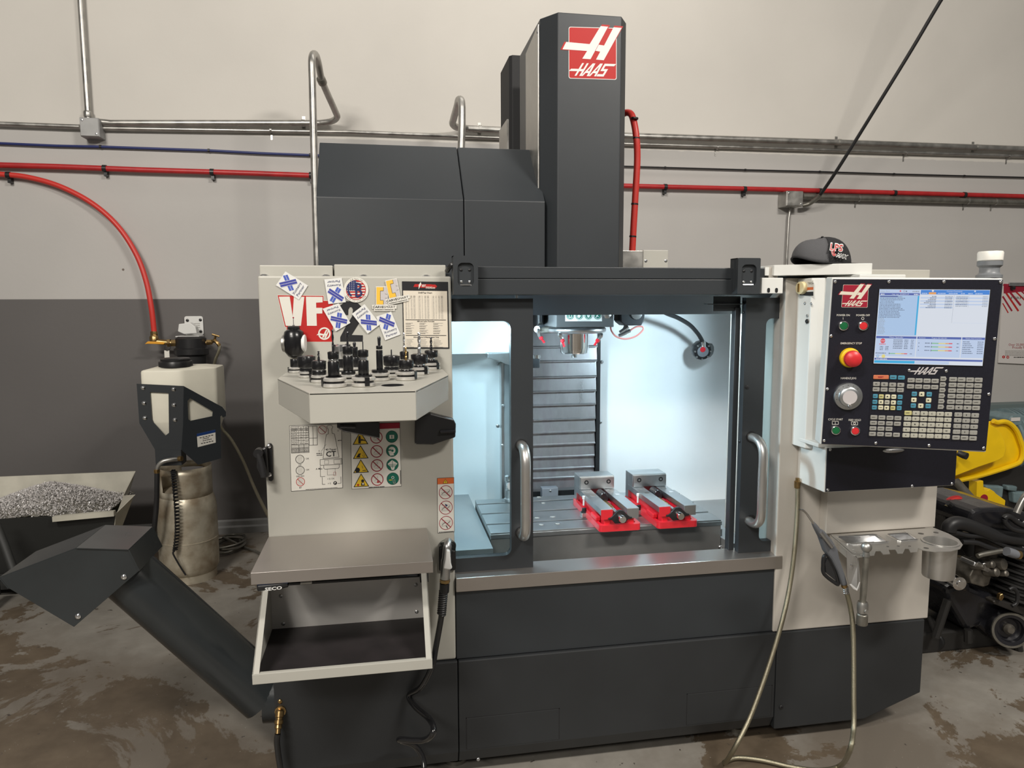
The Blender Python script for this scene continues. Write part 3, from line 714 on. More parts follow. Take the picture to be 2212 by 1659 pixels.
# right door, slid open
rx0 = X(1604, 900, DY); rz0 = Z(1620, 1198, DY); rz1 = Z(1640, 643, DY)
b = door_plate(rx0, xO+.25, rz0, rz1, X(1648, 900, DY), xO+.2, Z(1660, 1168, DY), Z(1660, 688, DY), .022, DY, DY+.028)
DR = part('sliding_door', b, 'charcoal', bevel=.003, label='right sliding door with window, slid open behind the post')
MB().box(X(1640, 900, DY), xO+.24, DY+.0285, DY+.034, Z(1660, 1178, DY), Z(1660, 680, DY)).build('window_pane', 'pane_glass', DR)
ix0 = X(1582, 900, .066)
b = MB(); b.box(ix0, rx0-.002, .066, .096, rz0+.003, Z(1590, 664, .066)); b.build('inner_flange', 'charcoal', DR, bevel=.002)
b = MB(); p0, p1 = at(1541, 640, .075), at(1595, 672, .075); b.box(p0.x, rx0, .075, .078, p1.z, p0.z); b.box(X(1527, 657, .05), rx0, .045, .075, Z(1560, 658, .06), Z(1560, 657, .06)+.002); b.build('top_catch', 'charcoal', DR, bevel=.001)
for sy in (675, 955): screw(DR, (rx0-.0006, DY+.014, Z(1600, sy, DY)), .005, 'black', (-1, 0, 0))
b = MB(); p = at(1613, 836, DY); b.lathe([(.007, 0), (.007, .004), (.003, .006)], p, (0, -1, 0), 6); b.build('bolt', 'black', DR)
handle(DR, 1623, 944, 1124, .085, .0158)
# --- right post and cabinet
pz1 = Z(1700, 600, -.02)
b = MB(); xa, xb = X(1677, 900, .03), X(1691, 900, -.02); xcab = xR
b.prism([(xa, .09), (xa, .03), (xb, -.008), (xcab, -.008), (xcab, .40), (xa, .40)], 'z', zB+.002, pz1)
CAB = part('electrical_cabinet', b, 'cabinet', bevel=.004, label='beige right cabinet and corner post')
p0, p1 = at(1646, 600, -.03), at(1691, 634, -.03)
b = MB(); b.box(p0.x, p1.x, -.03, -.012, p1.z, p0.z); o = part('post_bracket', b, 'arm_white', bevel=.002)
for sx in (1660, 1677): 
    q = at(sx, 627, -.03); MB().prism([(q.x+u_, q.z+v_) for u_, v_ in rrect(-.005, .005, -.008, .008, .005, 4)], 'y', -.0315, -.0295).build('slot', 'black', o)
p0, p1 = at(1653, 577, -.01), at(1661, 595, -.01); part('rail_end', MB().box(p0.x, p1.x, -.01, .05, p1.z, p0.z), 'arm_white')
p0, p1 = at(1661, 577, .0), at(1680, 600, .0); part('rail_end', MB().box(p0.x, p1.x, .0, .05, p1.z, p0.z), 'cabinet')
p0, p1 = at(1870, 582, .08), at(2008, 615, .08); part('cabinet_top', MB().box(p0.x, p1.x, .08, .4, p1.z-.02, p0.z), 'cream', bevel=.003)
# --- tool changer cover (large dark box above the left)
Yc, Yt = .35, .57; cz0 = hz1+.02; cz1 = Z(930, 430, Yc); cz2 = Z(900, 315, Yt)
cx0, cxs, cx1 = X(683, 424, Yc), X(1002, 437, Yc), X(1177.5, 437, Yc)
for (u0, u1) in ((cx0, cxs-.0015), (cxs+.0015, cx1)):
    b = MB(); b.prism([(Yc, cz0-.04), (Yc, cz1), (Yt, cz2), (1.25, cz2), (1.25, cz0-.04)], 'x', u0, u1); part('upper_cover', b, 'charcoal', bevel=.003)
# --- column cover
K = .33; ct = Z(1279, 31, K)
kx0, kx1 = X(1204, 500, K), X(1337, 500, K)
lx = X(1166, 450, .40); rx = X(1349, 300, .385)
b = MB(); b.prism([(lx, .40), (kx0, K), (kx1, K), (rx, .385), (rx, .80), (lx, .80)], 'z', hz1+.02, ct)
CO = part('column_cover', b, 'charcoal', bevel=.003, label='tall dark column cover with logo')
b = MB(); zt2 = Z(1169, 52, .402); b.prism([(.404, cz0), (.404, zt2), (.64, Z(1129, 112, .62)), (.64, cz0)], 'x', lx-.006, lx-.001)
part('column_side_plate', b, 'galv', bevel=.001)
screw(CO, (lx-.006, .415, Z(1167, 70, .415)), .005, 'steel', (-1, 0, 0))
b = MB(); p0, p1 = at(1101, 200, .95), at(1137, 200, .95); tz = Z(1118, 119, .95); w_ = (p1.x-p0.x)
b.prism([(p0.x, .965), (p0.x+w_*.16, .95), (p1.x-w_*.0-.016, .95), (p1.x, .965), (p1.x, 1.2), (p0.x, 1.2)], 'z', cz0, tz)
part('cable_carrier_cover', b, 'black_matte', bevel=.003, label='narrow dark upright cover beside the column')
p0 = at(1098, 260, 1.0); p1 = at(1103, 315, 1.0); part('carrier_plate', MB().box(p0.x-.01, p1.x, .98, 1.2, cz0, p0.z), 'galv')
p0, p1 = at(1390, 540, .5), at(1443, 577, .5); o = part('rear_box', MB().box(p0.x, p1.x, .5, .8, hz1+.02, p0.z), 'cream', bevel=.002)
screw(o, at(1395, 563, .5), .006); screw(o, at(1438, 563, .5), .006)
p0, p1 = at(1345, 541, .5), at(1389, 577, .5); part('rear_box', MB().box(p0.x, p1.x, .5, .8, hz1+.02, p0.z), 'galv', bevel=.002)
RH = MB().tube(spline([at(1346, 246, .62), at(1356, 243, .60), at(1366, 252, .58), at(1374, 292, .56), at(1376.5, 345, .56), at(1372, 430, .56), at(1368, 500, .56), at(1365, 560, .56)], 8), .0135, 12)
RH = part('air_line', RH, 'red_hose_bright', label='red air line looping beside the column')
for (sx, sy) in ((1371, 256), (1374.5, 299), (1371, 441), (1367, 511)):
    p = at(sx, sy, .56); MB().lathe([(.0148, -.003), (.0148, .003)], p, (0.1, 0, 1), 12).build('zip_tie', 'black', RH)
# logo on the column
zc = (640, 0); sc_ = 2.7645
d = Decal(plane_fn(K, zc, sc_))
fmap = lambda x, y: (1630+280*x+(5-8*y)*x*0, 163+8*x+y*302)
logo_badge(d, fmap, 'red_print', 'white_bright')
d.build('logo_decal', CO, label='red square logo with white H and the word HAAS')
# --- hull behind (rear of the machine)
part('rear_body', MB().box(-.25, 1.75, 1.0, 1.9, .12, hz1+.02), 'charcoal', bevel=.004)
# --- black latch on the left edge of the panel
p0, p1 = at(566, 959, -.012), at(590, 1040, -.012)
o = part('panel_latch', MB().prism(rrect(p0.x+.014, p1.x, p1.z, p0.z, .006, 3), 'y', -.008, -.0005), 'black', bevel=.001, label='black latch with lever on the left panel edge')
screw(o, at(581, 964, -.008), .007); screw(o, at(582, 1025, -.008), .007)
b = MB(); q0, q1 = at(553, 975, -.03), at(577, 1032, -.03); b.prism([(q0.x+.002, q0.z-.02), (q0.x+.018, q0.z+.008), (q1.x+.002, q0.z+.012), (q1.x+.004, q1.z), (q0.x+.012, q1.z+.0), (q0.x+.0, q1.z+.03)], 'y', -.03, -.008); b.build('latch_body', 'black', o, bevel=.004)
b = MB(); b.tube([at(558, 980, -.045), at(566, 1003, -.05), at(571, 1029, -.045)], [.011, .009, .011], 10); b.build('lever', 'black_matte', o)
b = MB(); b.lathe([(.014, 0), (.014, .03)], at(557, 980, -.055), (0, 1, 0), 14); b.build('pivot', 'black', o)
# ================================================================== inside the enclosure
YI = .92
IN = part('enclosure_liner', MB().box(-.34, X(1081, 900, YI), YI, YI+.03, .2, hz1), 'inner_white', label='white sheet liner of the machining space')
wx0, wx1 = X(1150, 800, .86), X(1291, 880, .86)
MB().box(X(1296, 800, YI), 1.75, YI, YI+.03, .2, hz1).build('liner_panel', 'inner_white', IN)
MB().box(-.34, -.31, .1, YI, .2, hz1).build('liner_panel', 'inner_white', IN)
MB().box(1.70, 1.73, .1, YI, .2, hz1).build('liner_panel', 'inner_white', IN)
MB().box(X(1100, 900, YI)-.06, X(1296, 800, YI), YI+.035, YI+.045, .2, hz1).build('liner_back', 'dark_header', IN)
# upper left shroud with its lower edge
MB().box(-.30, X(1146, 740, .7), .70, YI, Z(1030, 764, .70), hz1).build('shroud', 'inner_white', IN)
b = MB(); a = at(1053, 763, .60); c_ = at(1108, 790, .60)
b.prism([(a.x, a.z), (c_.x+.03, a.z), (c_.x+.03, c_.z-.012), (a.x+.05, a.z-.035), (a.x, a.z-.02)], 'y', .60, .66); b.build('changer_arm', 'steel', IN, bevel=.003)
# column edge rails, lips
b = MB(); b.box(X(1081, 900, .9), X(1086, 900, .9), .87, YI, .6, Z(1085, 784, .87)); b.build('corner_strip', 'steel', IN)
b = MB(); b.box(X(1086, 900, .885), X(1101, 900, .885), .885, YI, .6, Z(1085, 784, .87)); b.build('corner_strip', 'tray_floor', IN)
b = MB(); b.box(X(1289, 850, .87), X(1296.5, 850, .87), .87, .93, .62, hz1); b.build('wiper_strip', 'black', IN)
for sx, sy in ((1300, 782), (1297, 912), (1075, 786), (1075, 920)): screw(IN, at(sx, sy, YI), .008, 'steel')
for sx, sy in ((1086, 876), (1085, 962)): screw(IN, at(sx, sy, .87), .007, 'steel')
# way cover: overlapping plates
WC = part('way_cover', MB().box(wx0-.11, wx1-.004, .90, .915, .62, hz1), 'way_steel', label='stepped steel way cover behind the table')
edges = [678, 748, 779, 813, 844, 873, 904, 932, 958, 985, 1010, 1030, 1058]
n_ = len(edges)-1
for i in range(n_):
    yy = .895-.006*(n_-i)*.55; yy2 = yy
    z1_ = Z(1220, edges[i], yy); z0_ = Z(1220, edges[i+1], yy)-.006
    MB().prism([(yy+.008, z1_), (yy+.014, z1_), (yy+.014, z0_), (yy-.004, z0_), (yy-.004, z0_+.005), (yy-.001, z0_+.009)], 'x', wx0-.10, wx1-.006).build('way_plate', 'way_steel', WC)
b = MB(); b.box(wx0-.1, wx1, .84, .93, .62, Z(1220, 1058, .84)-.002); b.build('way_base', 'black', WC)
# --- spindle head
SPY = .50; sc = at(1240.5, 740, SPY); sx_ = sc.x
kk = 1/ppm((sx_, SPY, 1.5))
hzb = Z(1260, 707, .40)
HD = part('spindle_head', MB().box(X(1200.5, 690, .40), X(1327, 690, .40), .40, .90, hzb, hz1-.001), 'head_grey', bevel=.004, label='grey spindle head with safety stickers')
b = MB(); b.hexa([at(1165, 695, .5), at(1171, 695, .5), at(1171, 640, .5), at(1165, 640, .5)], [at(1158, 712, .8), at(1178, 712, .8), at(1196, 640, .8), at(1180, 640, .8)]); b.build('head_gusset', 'black', HD)
q = [at(1170, 680, .6), at(1198, 680, .6), at(1181, 710, .6), at(1166, 710, .6)]
b = MB(); b.prism([(p.x, p.z) for p in q], 'y', .6, .64); b.build('head_gusset', 'charcoal', HD)
b = MB(); r_ = 31.5*kk; b.lathe([(r_, 0), (r_, -.015), (r_*.985, -.017), (r_*.985, -.088), (r_*.95, -.094), (r_*.95, -.106), (r_*.88, -.112)], (sx_, SPY, hzb+.004), (0, 0, 1), 40)
SPN = b.build('spindle_nose', 'chrome', HD)
b = MB(); b.lathe([(.011, 0), (.011, -.016), (.006, -.016)], (sx_, SPY, hzb-.108), (0, 0, 1), 14); b.build('drive_key', 'steel', SPN)
b = MB(); R_ = 56*kk; b.tube([(sx_+.012+R_*math.cos(2*PI*i/36), SPY+.0+R_*math.sin(2*PI*i/36)*.9, Z(1255, 714, .42)) for i in range(36)], .0125, 12, closed=True)
RG = b.build('coolant_ring', 'steel', HD, label='round coolant ring around the spindle')
b = MB(); b.tube(spline([at(1160, 711, .6), at(1170, 713, .62), at(1198, 712, .5)], 4), .014, 10); b.build('coolant_pipe', 'galv_dark', HD)
def nozzle(p0, p1, p2, Yn):
    b = MB(); b.mat('steel'); a, c2, e = at(*p0, Yn), at(*p1, Yn), at(*p2, Yn)
    b.tube([a, c2], [.010, .008], 8); b.lathe([(.011, -.005), (.011, .005)], a, (1, 0, 0), 8)
    b.mat('red_paint'); b.tube([c2, c2.lerp(e, .35), c2.lerp(e, .45), c2.lerp(e, .8), e], [.0075, .009, .005, .0045, .0055], 10)
    b.build('coolant_nozzle', None, HD, label='small coolant nozzle with red tip')
nozzle((1209, 723), (1214, 732), (1219, 749), .44); nozzle((1298, 724), (1293, 733), (1284, 746), .44); nozzle((1163, 716), (1167, 727), (1176, 740), .55)
# safety sticker on the head
d = Decal(plane_fn(.40, (950, 540), 4.88)); d.rect(1322, 640, 1710, 752, 'white_bright', 1)
for i, cx_ in enumerate((1375, 1470, 1567, 1663)):
    d.disc(cx_, 693, 40, 'green_sign', 2); d.ring(cx_, 693, 30, 34, 'white_bright', 3)
    if i == 0: d.rect(cx_-16, 676, cx_+16, 714, 'white_bright', 3); d.rect(cx_-8, 684, cx_+8, 706, 'green_sign', 4)
    elif i == 1: d.disc(cx_-4, 698, 17, 'white_bright', 3); d.rect(cx_-6, 690, cx_+20, 698, 'white_bright', 3)
    elif i == 2: 
        for dx in (-14, 0, 14): d.line(cx_+dx, 676, cx_+dx*.4, 712, 7, 'white_bright', 3)
    else: d.line(cx_-16, 712, cx_+6, 680, 7, 'white_bright', 3); d.line(cx_-14, 690, cx_+14, 705, 6, 'white_bright', 3)
d.squiggle(1452, 1590, 749, 5, 'ink_grey', 2); d.build('safety_sticker', HD)
b = MB(); b.lathe([(.016, 0), (.016, .006), (.008, .010)], at(1311, 680, .40), (0, -1, 0), 6); b.build('bolt', 'steel', HD)
# programmable nozzle box right of the head
p0, p1 = at(1341, 660, .42), at(1394, 703, .42)
b = MB(); b.prism([(p0.x, p0.z), (p1.x, p0.z), (p1.x, p1.z+.03), (p1.x-.015, p1.z), (p0.x+.02, p1.z), (p0.x, p1.z+.015)], 'y', .42, .50)
NB = b.build('nozzle_motor', 'charcoal', HD, bevel=.004); MB().lathe([(.022, 0), (.022, .004), (.015, .006)], at(1375, 678, .42), (0, -1, 0), 16).build('motor_cap', 'table_front', NB)
b = MB(); b.box(p0.x-.035, p0.x, .44, .48, p1.z+.02, p0.z); b.build('motor_arm', 'charcoal', NB)
b = MB(); b.tube([at(1352, 703, .45), at(1349, 712, .45)], .008, 8)
for (u0, v0, u1, v1) in ((1339, 718, 1357, 706), (1343, 722, 1361, 714), (1337, 725, 1352, 719)): b.tube([at(u0, v0, .44), at(u1, v1, .44)], .0075, 6); 
b.build('nozzle_fitting', 'steel', NB)
b = MB(); b.tube(spline([at(1361, 714, .44), at(1375, 706, .44), at(1388, 706, .44), at(1388, 714, .44), at(1372, 727, .44), at(1350, 732, .44), at(1331, 727, .44), at(1321, 715, .45), at(1319, 705, .46)], 6), .0035, 8); b.build('air_tube', 'pink_tube', NB)
b = MB(); p0, p1 = at(1152, 775, .75), at(1166, 795, .75); b.box(p0.x-.03, p1.x, .75, .80, p1.z, p0.z); part('tool_arm', b, 'charcoal', bevel=.004)
b = MB(); b.lathe([(.02, 0), (.02, .015)], at(1158, 774, .77), (0, 0, 1), 14); part('tool_arm_pin', b, 'chrome')
# --- gooseneck device
GN = thing('gooseneck_lamp', 'black round lamp head with red dot on a bent gooseneck inside the machine', 'lamp', at(1520, 757, .765))
b = MB(); b.tube(spline([at(1420, 665, .62), at(1440, 677, .64), at(1465, 687, .67), at(1490, 702, .71), at(1506, 719, .74), at(1514, 731, .76), at(1517, 738, .765)], 8), .0095, 10); b.build('gooseneck', 'black', GN)
b = MB(); b.lathe([(.013, 0), (.013, .022), (.010, .026)], at(1519, 738, .765), (0.05, 0, -1), 10); b.build('ferrule', 'chrome', GN)
hc = at(1518, 759, .765)
ax = Vector((-.12, -.95, -.18)).normalized()
b = MB(); b.lathe([(.040, -.045), (.044, -.04), (.044, -.01), (.040, -.002), (.030, 0)], hc-ax*-.0, ax, 12); b.build('lamp_head', 'black', GN)
b = MB(); b.lathe([(.026, .0005), (.026, .004), (.022, .006)], hc, ax, 20); b.build('lens', 'grey_plastic', GN)
u_, v_ = ortho(ax)
b = MB(); b.lathe([(.014, .006), (.012, .0085), (.005, .0095)], hc+Vector((-.002, 0, .010)), ax, 16); b.build('red_dot', 'red_paint', GN)
b = MB(); p = at(1534, 757, .785); b.lathe([(.030, -.03), (.033, -.02), (.033, 0), (.028, .004)], p, (.55, -.8, -.1), 10); b.build('bracket_body', 'table_front', GN)
b = MB()
for a_ in range(8):
    t_ = a_/8*2*PI; q = hc+(u_*math.cos(t_)+v_*math.sin(t_))*.036; b.lathe([(.004, 0), (.004, .006)], q, ax, 6)
b.build('screws', 'steel', GN)
# --- table
TZ = .785; ty0 = atz(1160, 1146, TZ).y; ty1 = atz(1160, 1073, TZ).y
tx0 = atz(1060, 1148, TZ).x-.003; tx1 = atz(1556, 1121, TZ).x
TB = part('work_table', MB().box(tx0, tx1, ty0, ty1, TZ-.02, TZ-.012), 'ground_steel', label='ground steel work table with slots')
ts = [0]; 
slots = [atz(1160, 1127, TZ).y, atz(1160, 1104, TZ).y, atz(1160, 1083, TZ).y]
lo = ty0
for i, sy_ in enumerate(slots+[ty1]):
    hi = sy_-.008 if i < 3 else ty1
    MB().box(tx0, tx1, lo, hi, TZ-.0118, TZ).build('table_rib', 'ground_steel', TB, bevel=.0008); lo = sy_+.008
b = MB(); zlo = Z(1160, 1225, ty0)-.1
b.box(tx0, tx1, ty0+.001, ty1, zlo, TZ-.0205); b.build('table_front', 'table_front', TB, bevel=.002)
b = MB(); b.box(tx0-.002, tx1+.002, ty0-.003, ty0+.001, TZ-.022, TZ-.006); b.build('table_lip', 'ground_steel', TB, bevel=.001)
for (px_, py_) in ((1164, 1074), (1173, 1087), (1160, 1119), (1194, 1117), (1169, 1134), (1204, 1132), (1560, 1)):
    if px_ > 1500: continue
    q = atz(px_, py_, TZ); b = MB(); b.lathe([(.011, 0), (.011, .0006)], q, (0, 0, 1), 14); b.lathe([(.007, .0006), (.007, .0009)], q, (0, 0, 1), 14); b.mats = ['chrome']; o_ = b.build('table_hole', None, TB)
    MB().lathe([(.0085, .0009), (.0085, .0012)], q, (0, 0, 1), 14).build('hole_bore', 'ink_grey', TB)
# probe post at the table's left back
TS = thing('tool_setter', 'small tool setting probe standing at the back left of the work table', 'probe', atz(1097, 1079, TZ))
q = atz(1097, 1079, TZ)+Vector((0, -.03, .0005))
MB().lathe([(.022, 0), (.022, .012), (.016, .016), (.016, .05)], q, (0, 0, 1), 16).build('base', 'steel', TS)
MB().lathe([(.012, .05), (.012, .085), (.018, .09), (.018, .11), (.008, .115)], q, (0, 0, 1), 16).build('stem', 'chrome', TS)
MB().lathe([(.016, 0), (.016, .012)], q+Vector((.0, -.018, .075)), (0.2, -1, 0), 16).build('dial', 'chrome', TS)
# small grey box behind table
p0, p1 = at(1171, 1055, .80), at(1206, 1070, .80); b = MB(); b.box(p0.x, p1.x, .80, .84, p1.z-.01, p0.z); o = part('sensor_block', b, 'grey_plastic', bevel=.003); screw(o, at(1189, 1060, .80), .005)
# chip trays, left and right of the table
zt_ = Z(1030, 1110, .62)
b = MB(); b.prism([(.16, Z(1030, 1187, .16)), (YI, zt_+.005), (YI, .3), (.16, .3)], 'x', -.31, tx0-.004); part('chip_tray', b, 'tray_floor')
b = MB(); b.prism([(.16, Z(1570, 1175, .16)), (YI, Z(1530, 1080, YI)), (YI, .3), (.16, .3)], 'x', tx1+.004, 1.70); part('chip_tray', b, 'tray_floor')
b = MB(); b.box(tx1+.001, tx1+.02, ty0+.03, ty1, zlo, TZ-.05); part('table_end', b, 'table_front')
part('front_gutter', MB().box(-.3, 1.7, .086, .16, .2, Z(1200, 1240, .12)), 'table_front')
screw(TB, at(1556, 1182, ty0), .009, 'steel')
# ================================================================== vises
def make_vise():
    r = thing('machine_vise', 'x', 'vise', (0, 0, 0)); W2 = .077
    b = MB(); b.plate(rrect(-.080, .080, -.006, .385, .014, 4), [rrect(-.066, .066, .012, .37, .01, 3)[::-1]], 'z', 0, .024); b.box(-.067, .067, .010, .372, 0, .013)
    BS = b.build('base', 'red_paint', r, bevel=.002, label='red painted vise base')
    b = MB()
    for s in (-1, 1): b.box(s*.046-.012, s*.046+.012, .012, .37, .013, .060)
    b.build('web', 'red_paint', r, bevel=.003)
    for s in (-1, 1):
        b = MB(); b.box(s*.0505-.0235, s*.0505+.0235, .004, .352, .060, .082); b.mats = ['ground_steel']
        o = b.build('rail', None, r, bevel=.001); MB().box(s*.0505-.022, s*.0505+.022, .0025, .0039, .044, .0805).build('rail_end', 'red_paint' if s < 0 else 'table_front', o)
        for yy in (.20, .27): MB().lathe([(.010, .0), (.010, .0008), (.007, .0009)], (s*.0505+.004, yy, .082), (0, 0, 1), 14).build('rail_hole', 'chrome', o)
    b = MB(); b.box(-.073, .073, .300, .352, .0825, .135); b.box(-.073, .073, .352, .385, .024, .135); o = b.build('fixed_jaw', 'ground_steel', r, bevel=.0015)
    MB().box(-.071, .071, .291, .2995, .084, .132).build('jaw_plate', 'steel', r, bevel=.001)
    for s in (-1, 1):
        b = MB(); b.lathe([(.0095, 0), (.0095, .0012), (.0065, .0013)], (s*.047, .291, .113), (0, -1, 0), 16); o = b.build('jaw_bolt', 'black', r)
        MB().lathe([(.0045, .0013), (.0045, .0016)], (s*.047, .291, .113), (0, -1, 0), 6).build('hex_socket', 'steel', o)
    # screw nut (dark, rounded), brass sleeve, shaft, hub
    b = MB(); pf = []
    for i in range(9):
        t = PI*i/8; pf.append((-.019*math.cos(t), .058+.034*math.sin(t)))
    b.prism([(-.019, .03)]+pf+[(.019, .03)], 'y', .200, .262, True); b.build('screw_nut', 'engine_black', r, bevel=.003)
    b = MB(); b.box(-.021, .021, .165, .198, .020, .058); b.build('nut_shoe', 'red_dull', r, bevel=.002)
    MB().tube([(0, .09, .056), (0, .19, .056)], .0095, 14).build('sleeve', 'brass_tool', r)
    MB().tube([(0, .0, .056), (0, .10, .056)], .0075, 12).build('shaft', 'steel', r)
    b = MB(); b.prism([(-.046, .050), (-.036, .052), (-.022, .064)]+[(.020*math.cos(t)*1.1, .056+.022*math.sin(t)) for t in (2.3, 1.9, 1.57, 1.2, .84)]+[(.022, .064), (.036, .052), (.046, .050), (.046, .043), (.032, .042), (.020, .028), (-.020, .028), (-.032, .042), (-.046, .043)], 'y', -.002, .010)
    b.build('bearing_cap', 'black', r, bevel=.002)
    b = MB(); b.lathe([(.0135, .002), (.0135, .030), (.0125, .032)], (0, 0, .052), (0, -1, -.05), 12); b.build('hex_hub', 'chrome', r)
    # side clamp with its socket screw
    b = MB(); b.box(-.098, -.072, .175, .205, 0, .020); o = b.build('clamp', 'steel', r, bevel=.002)
    MB().lathe([(.014, .020), (.014, .023), (.009, .0235), (.009, .036), (.007, .037)], (-.084, .19, 0), (0, 0, 1), 14).build('clamp_bolt', 'black', o)
    b = MB(); b.lathe([(.004, .04), (.004, .066), (.006, .067), (.006, .078)], (-.079, .215, 0), (0, 0, 1), 10); b.build('pin', 'white_bright', r)
    b = MB(); b.box(-.079, -.060, .05, .12, .024, .042); b.build('side_wedge', 'red_paint', r, bevel=.004)
    return r
V1 = make_vise(); v1f = atz(1340, 1147, TZ+.001); 
V1['label'] = 'red vise on the work table nearer the left sliding door'; V1['group'] = 'vises on the work table'
def dup(o, parent=None):
    c = o.copy(); COL.objects.link(c)
    if parent: c.parent = parent; c.matrix_parent_inverse = o.matrix_parent_inverse.copy()
    for ch in list(o.children): dup(ch, c)
    return c
V2 = dup(V1); V2['label'] = 'red vise on the work table nearer the open right door'
a1 = atz(1339, 1146, TZ); a2 = atz(1463, 1139, TZ)
V1.location = (a1.x, a1.y-.002, TZ+.0005); V2.location = (a2.x, a2.y-.002, TZ+.0005)
def atx(px, py, Xv):
    d = ray(px, py); return CAM + d*((Xv-CAM.x)/d.x)
# ================================================================== decals and stickers on the cream front panel
Z7 = ((580, 570), 7.3733)
def panel_decal(reg, sc__, base=1): 
    f_ = plane_fn(0, reg, sc__); return Decal(lambda x, y, l: f_(x, y, l+.0004*base))
d = panel_decal(*Z7, 0)
vf = [(145, 500), (875, 510), (875, 588), (1027, 590), (1027, 1240), (288, 1240), (288, 1000), (262, 1000)]
d.poly([(138, 494), (882, 504), (882, 580), (1034, 582), (1034, 1247), (281, 1247), (281, 1007), (256, 1007)], 'white_print', 1); d.poly(vf, 'red_print', 2)
d.poly([(165, 522), (338, 520), (385, 835), (404, 522), (572, 524), (516, 986), (275, 986)], 'white_print', 3)
d.poly([(596, 522), (862, 525), (862, 612), (758, 618), (760, 700), (858, 700), (857, 790), (764, 792), (770, 986), (613, 986)], 'white_print', 3)
d.ring(890, 1110, 76, 100, 'white_print', 3); d.poly([(765, 1135), (800, 1100), (880, 1118), (915, 1050), (940, 1050), (880, 1175), (850, 1175), (868, 1140)], 'white_print', 3.5)
d.poly([(950, 1055), (970, 1062), (915, 1180), (888, 1180), (905, 1140), (890, 1135), (905, 1110), (925, 1112)], 'white_print', 3.5)
two = [(1200, 815), (1143, 660), (1235, 592), (1400, 605), (1482, 680), (1482, 800), (1440, 950), (1325, 1132), (1503, 1137), (1503, 1237), (1143, 1237), (1143, 1165), (1230, 1000), (1335, 830), (1345, 730), (1325, 690), (1295, 690), (1272, 730), (1270, 815)]
d.poly(two, 'ink', 2)
d.build('model_decal', LP, label='large VF-2 lettering in white on red and black')
def partner_sticker(TL, TR, BR, BL, base, where):
    f0_ = plane_fn(0, *Z7)
    def bil(u, v):
        return ((TL[0]*(1-u)+TR[0]*u)*(1-v)+(BL[0]*(1-u)+BR[0]*u)*v, (TL[1]*(1-u)+TR[1]*u)*(1-v)+(BL[1]*(1-u)+BR[1]*u)*v)
    d = Decal(lambda x, y, l: f0_(*bil(x, y/1.35), l+.0005*base), step=.0003)
    d.poly([(0, 0), (0, 1.35), (1, 1.35), (1, 0)], 'white_bright', 0.2)
    for seg, mm, ly in ((((.80, .10), (.24, .80)), 'blue_logo_light', 1), (((.14, .16), (.86, .74)), 'blue_logo', 3)):
        (ax_, ay), (bx, by) = seg
        if ly == 3: d.line(ax_, ay, bx, by, .30, 'white_bright', 2.5)
        d.line(ax_, ay, bx, by, .26, mm, ly); d.line(ax_, ay, bx, by, .016, 'white_bright', ly+.5)
    d.text('Xometry', .5, 1.02, .125, 'navy', width=.82, layer=1, bold=.012); d.text('Partner', .5, 1.23, .125, 'navy', width=.72, layer=1, bold=.012)
    o = d.build('partner_sticker'); tag(o, 'white blue X sticker %s' % where, 'sticker', 'blue X stickers on the front panel')
partner_sticker((118, 340), (270, 120), (628, 345), (485, 572), 6, 'tilted above the letter V')
partner_sticker((1232, 610), (955, 640), (888, 247), (1166, 220), 6, 'upside down beside the round flag sticker')
partner_sticker((1305, 940), (1072, 1075), (862, 715), (1118, 628), 9, 'upside down, between the F and the black 2')
partner_sticker((1782, 962), (1580, 1112), (1328, 797), (1530, 640), 9, 'upside down, overlapping the right side of the black 2')
partner_sticker((1715, 840), (1955, 760), (2105, 1125), (1860, 1218), 6, 'reading upright, rightmost below the yellow C stickers')
# round flag sticker
d = panel_decal(*Z7, 9); cx_, cy_ = 1393, 415
d.disc(cx_, cy_, 200, 'white_print', 0.2, 40); 
def chord(y): return math.sqrt(max(0, 152**2-(y-cy_)**2))
for i in range(7):
    y0 = cy_-150+i*43; y1 = y0+22; a, b_ = chord(y0), chord(y1)
    d.poly([(cx_-a, y0), (cx_-b_, y1), (cx_+b_, y1), (cx_+a, y0)], 'red_print', 1)
d.ring(cx_, cy_, 148, 158, 'red_print', 1.2, 40)
d.poly([(cx_-150, cy_+10), (cx_+5, cy_+10), (cx_+5, cy_-152)]+[(cx_+158*math.cos(t), cy_-158*math.sin(t)) for t in (1.9, 2.2, 2.5, 2.8, 3.05)], 'navy', 2)
for i in range(5):
    for j in range(5):
        x_, y_ = cx_-135+i*34, cy_-125+j*32
        if math.hypot(x_-cx_, y_-cy_) < 148: d.disc(x_, y_, 6, 'white_bright', 3, 8)
d.path([(cx_-125, cy_+10), (cx_-110, cy_+60), (cx_-70, cy_+95)], 34, 'navy', 3)
d.path([(cx_+5, cy_-100), (cx_+5, cy_+110)], 34, 'navy', 3)
for cyy, rr in ((cy_-55, 45), (cy_+50, 55)):
    d.path([(cx_+5, cyy-rr), (cx_+40, cyy-rr), (cx_+40+rr*.8, cyy-rr*.4), (cx_+40+rr*.8, cyy+rr*.4), (cx_+40, cyy+rr), (cx_+5, cyy+rr)], 32, 'navy', 3.5)
for txt, a0, a1, flip in (('A B Tools Inc', 118, 55, False), ('Made In the USA', 215, 325, True)):
    n__ = len(txt)
    for i, ch_ in enumerate(txt):
        if ch_ == ' ': continue
        t = math.radians(a0+(a1-a0)*i/(n__-1)); rr = 166 if not flip else 188
        d.text(ch_, cx_+rr*math.cos(t), cy_-rr*math.sin(t), 22, 'ink_soft', ang=math.degrees(t)-90+(180 if flip else 0), layer=1)
tag(d.build('flag_sticker'), 'round sticker with a flag and a navy letter B', 'sticker')
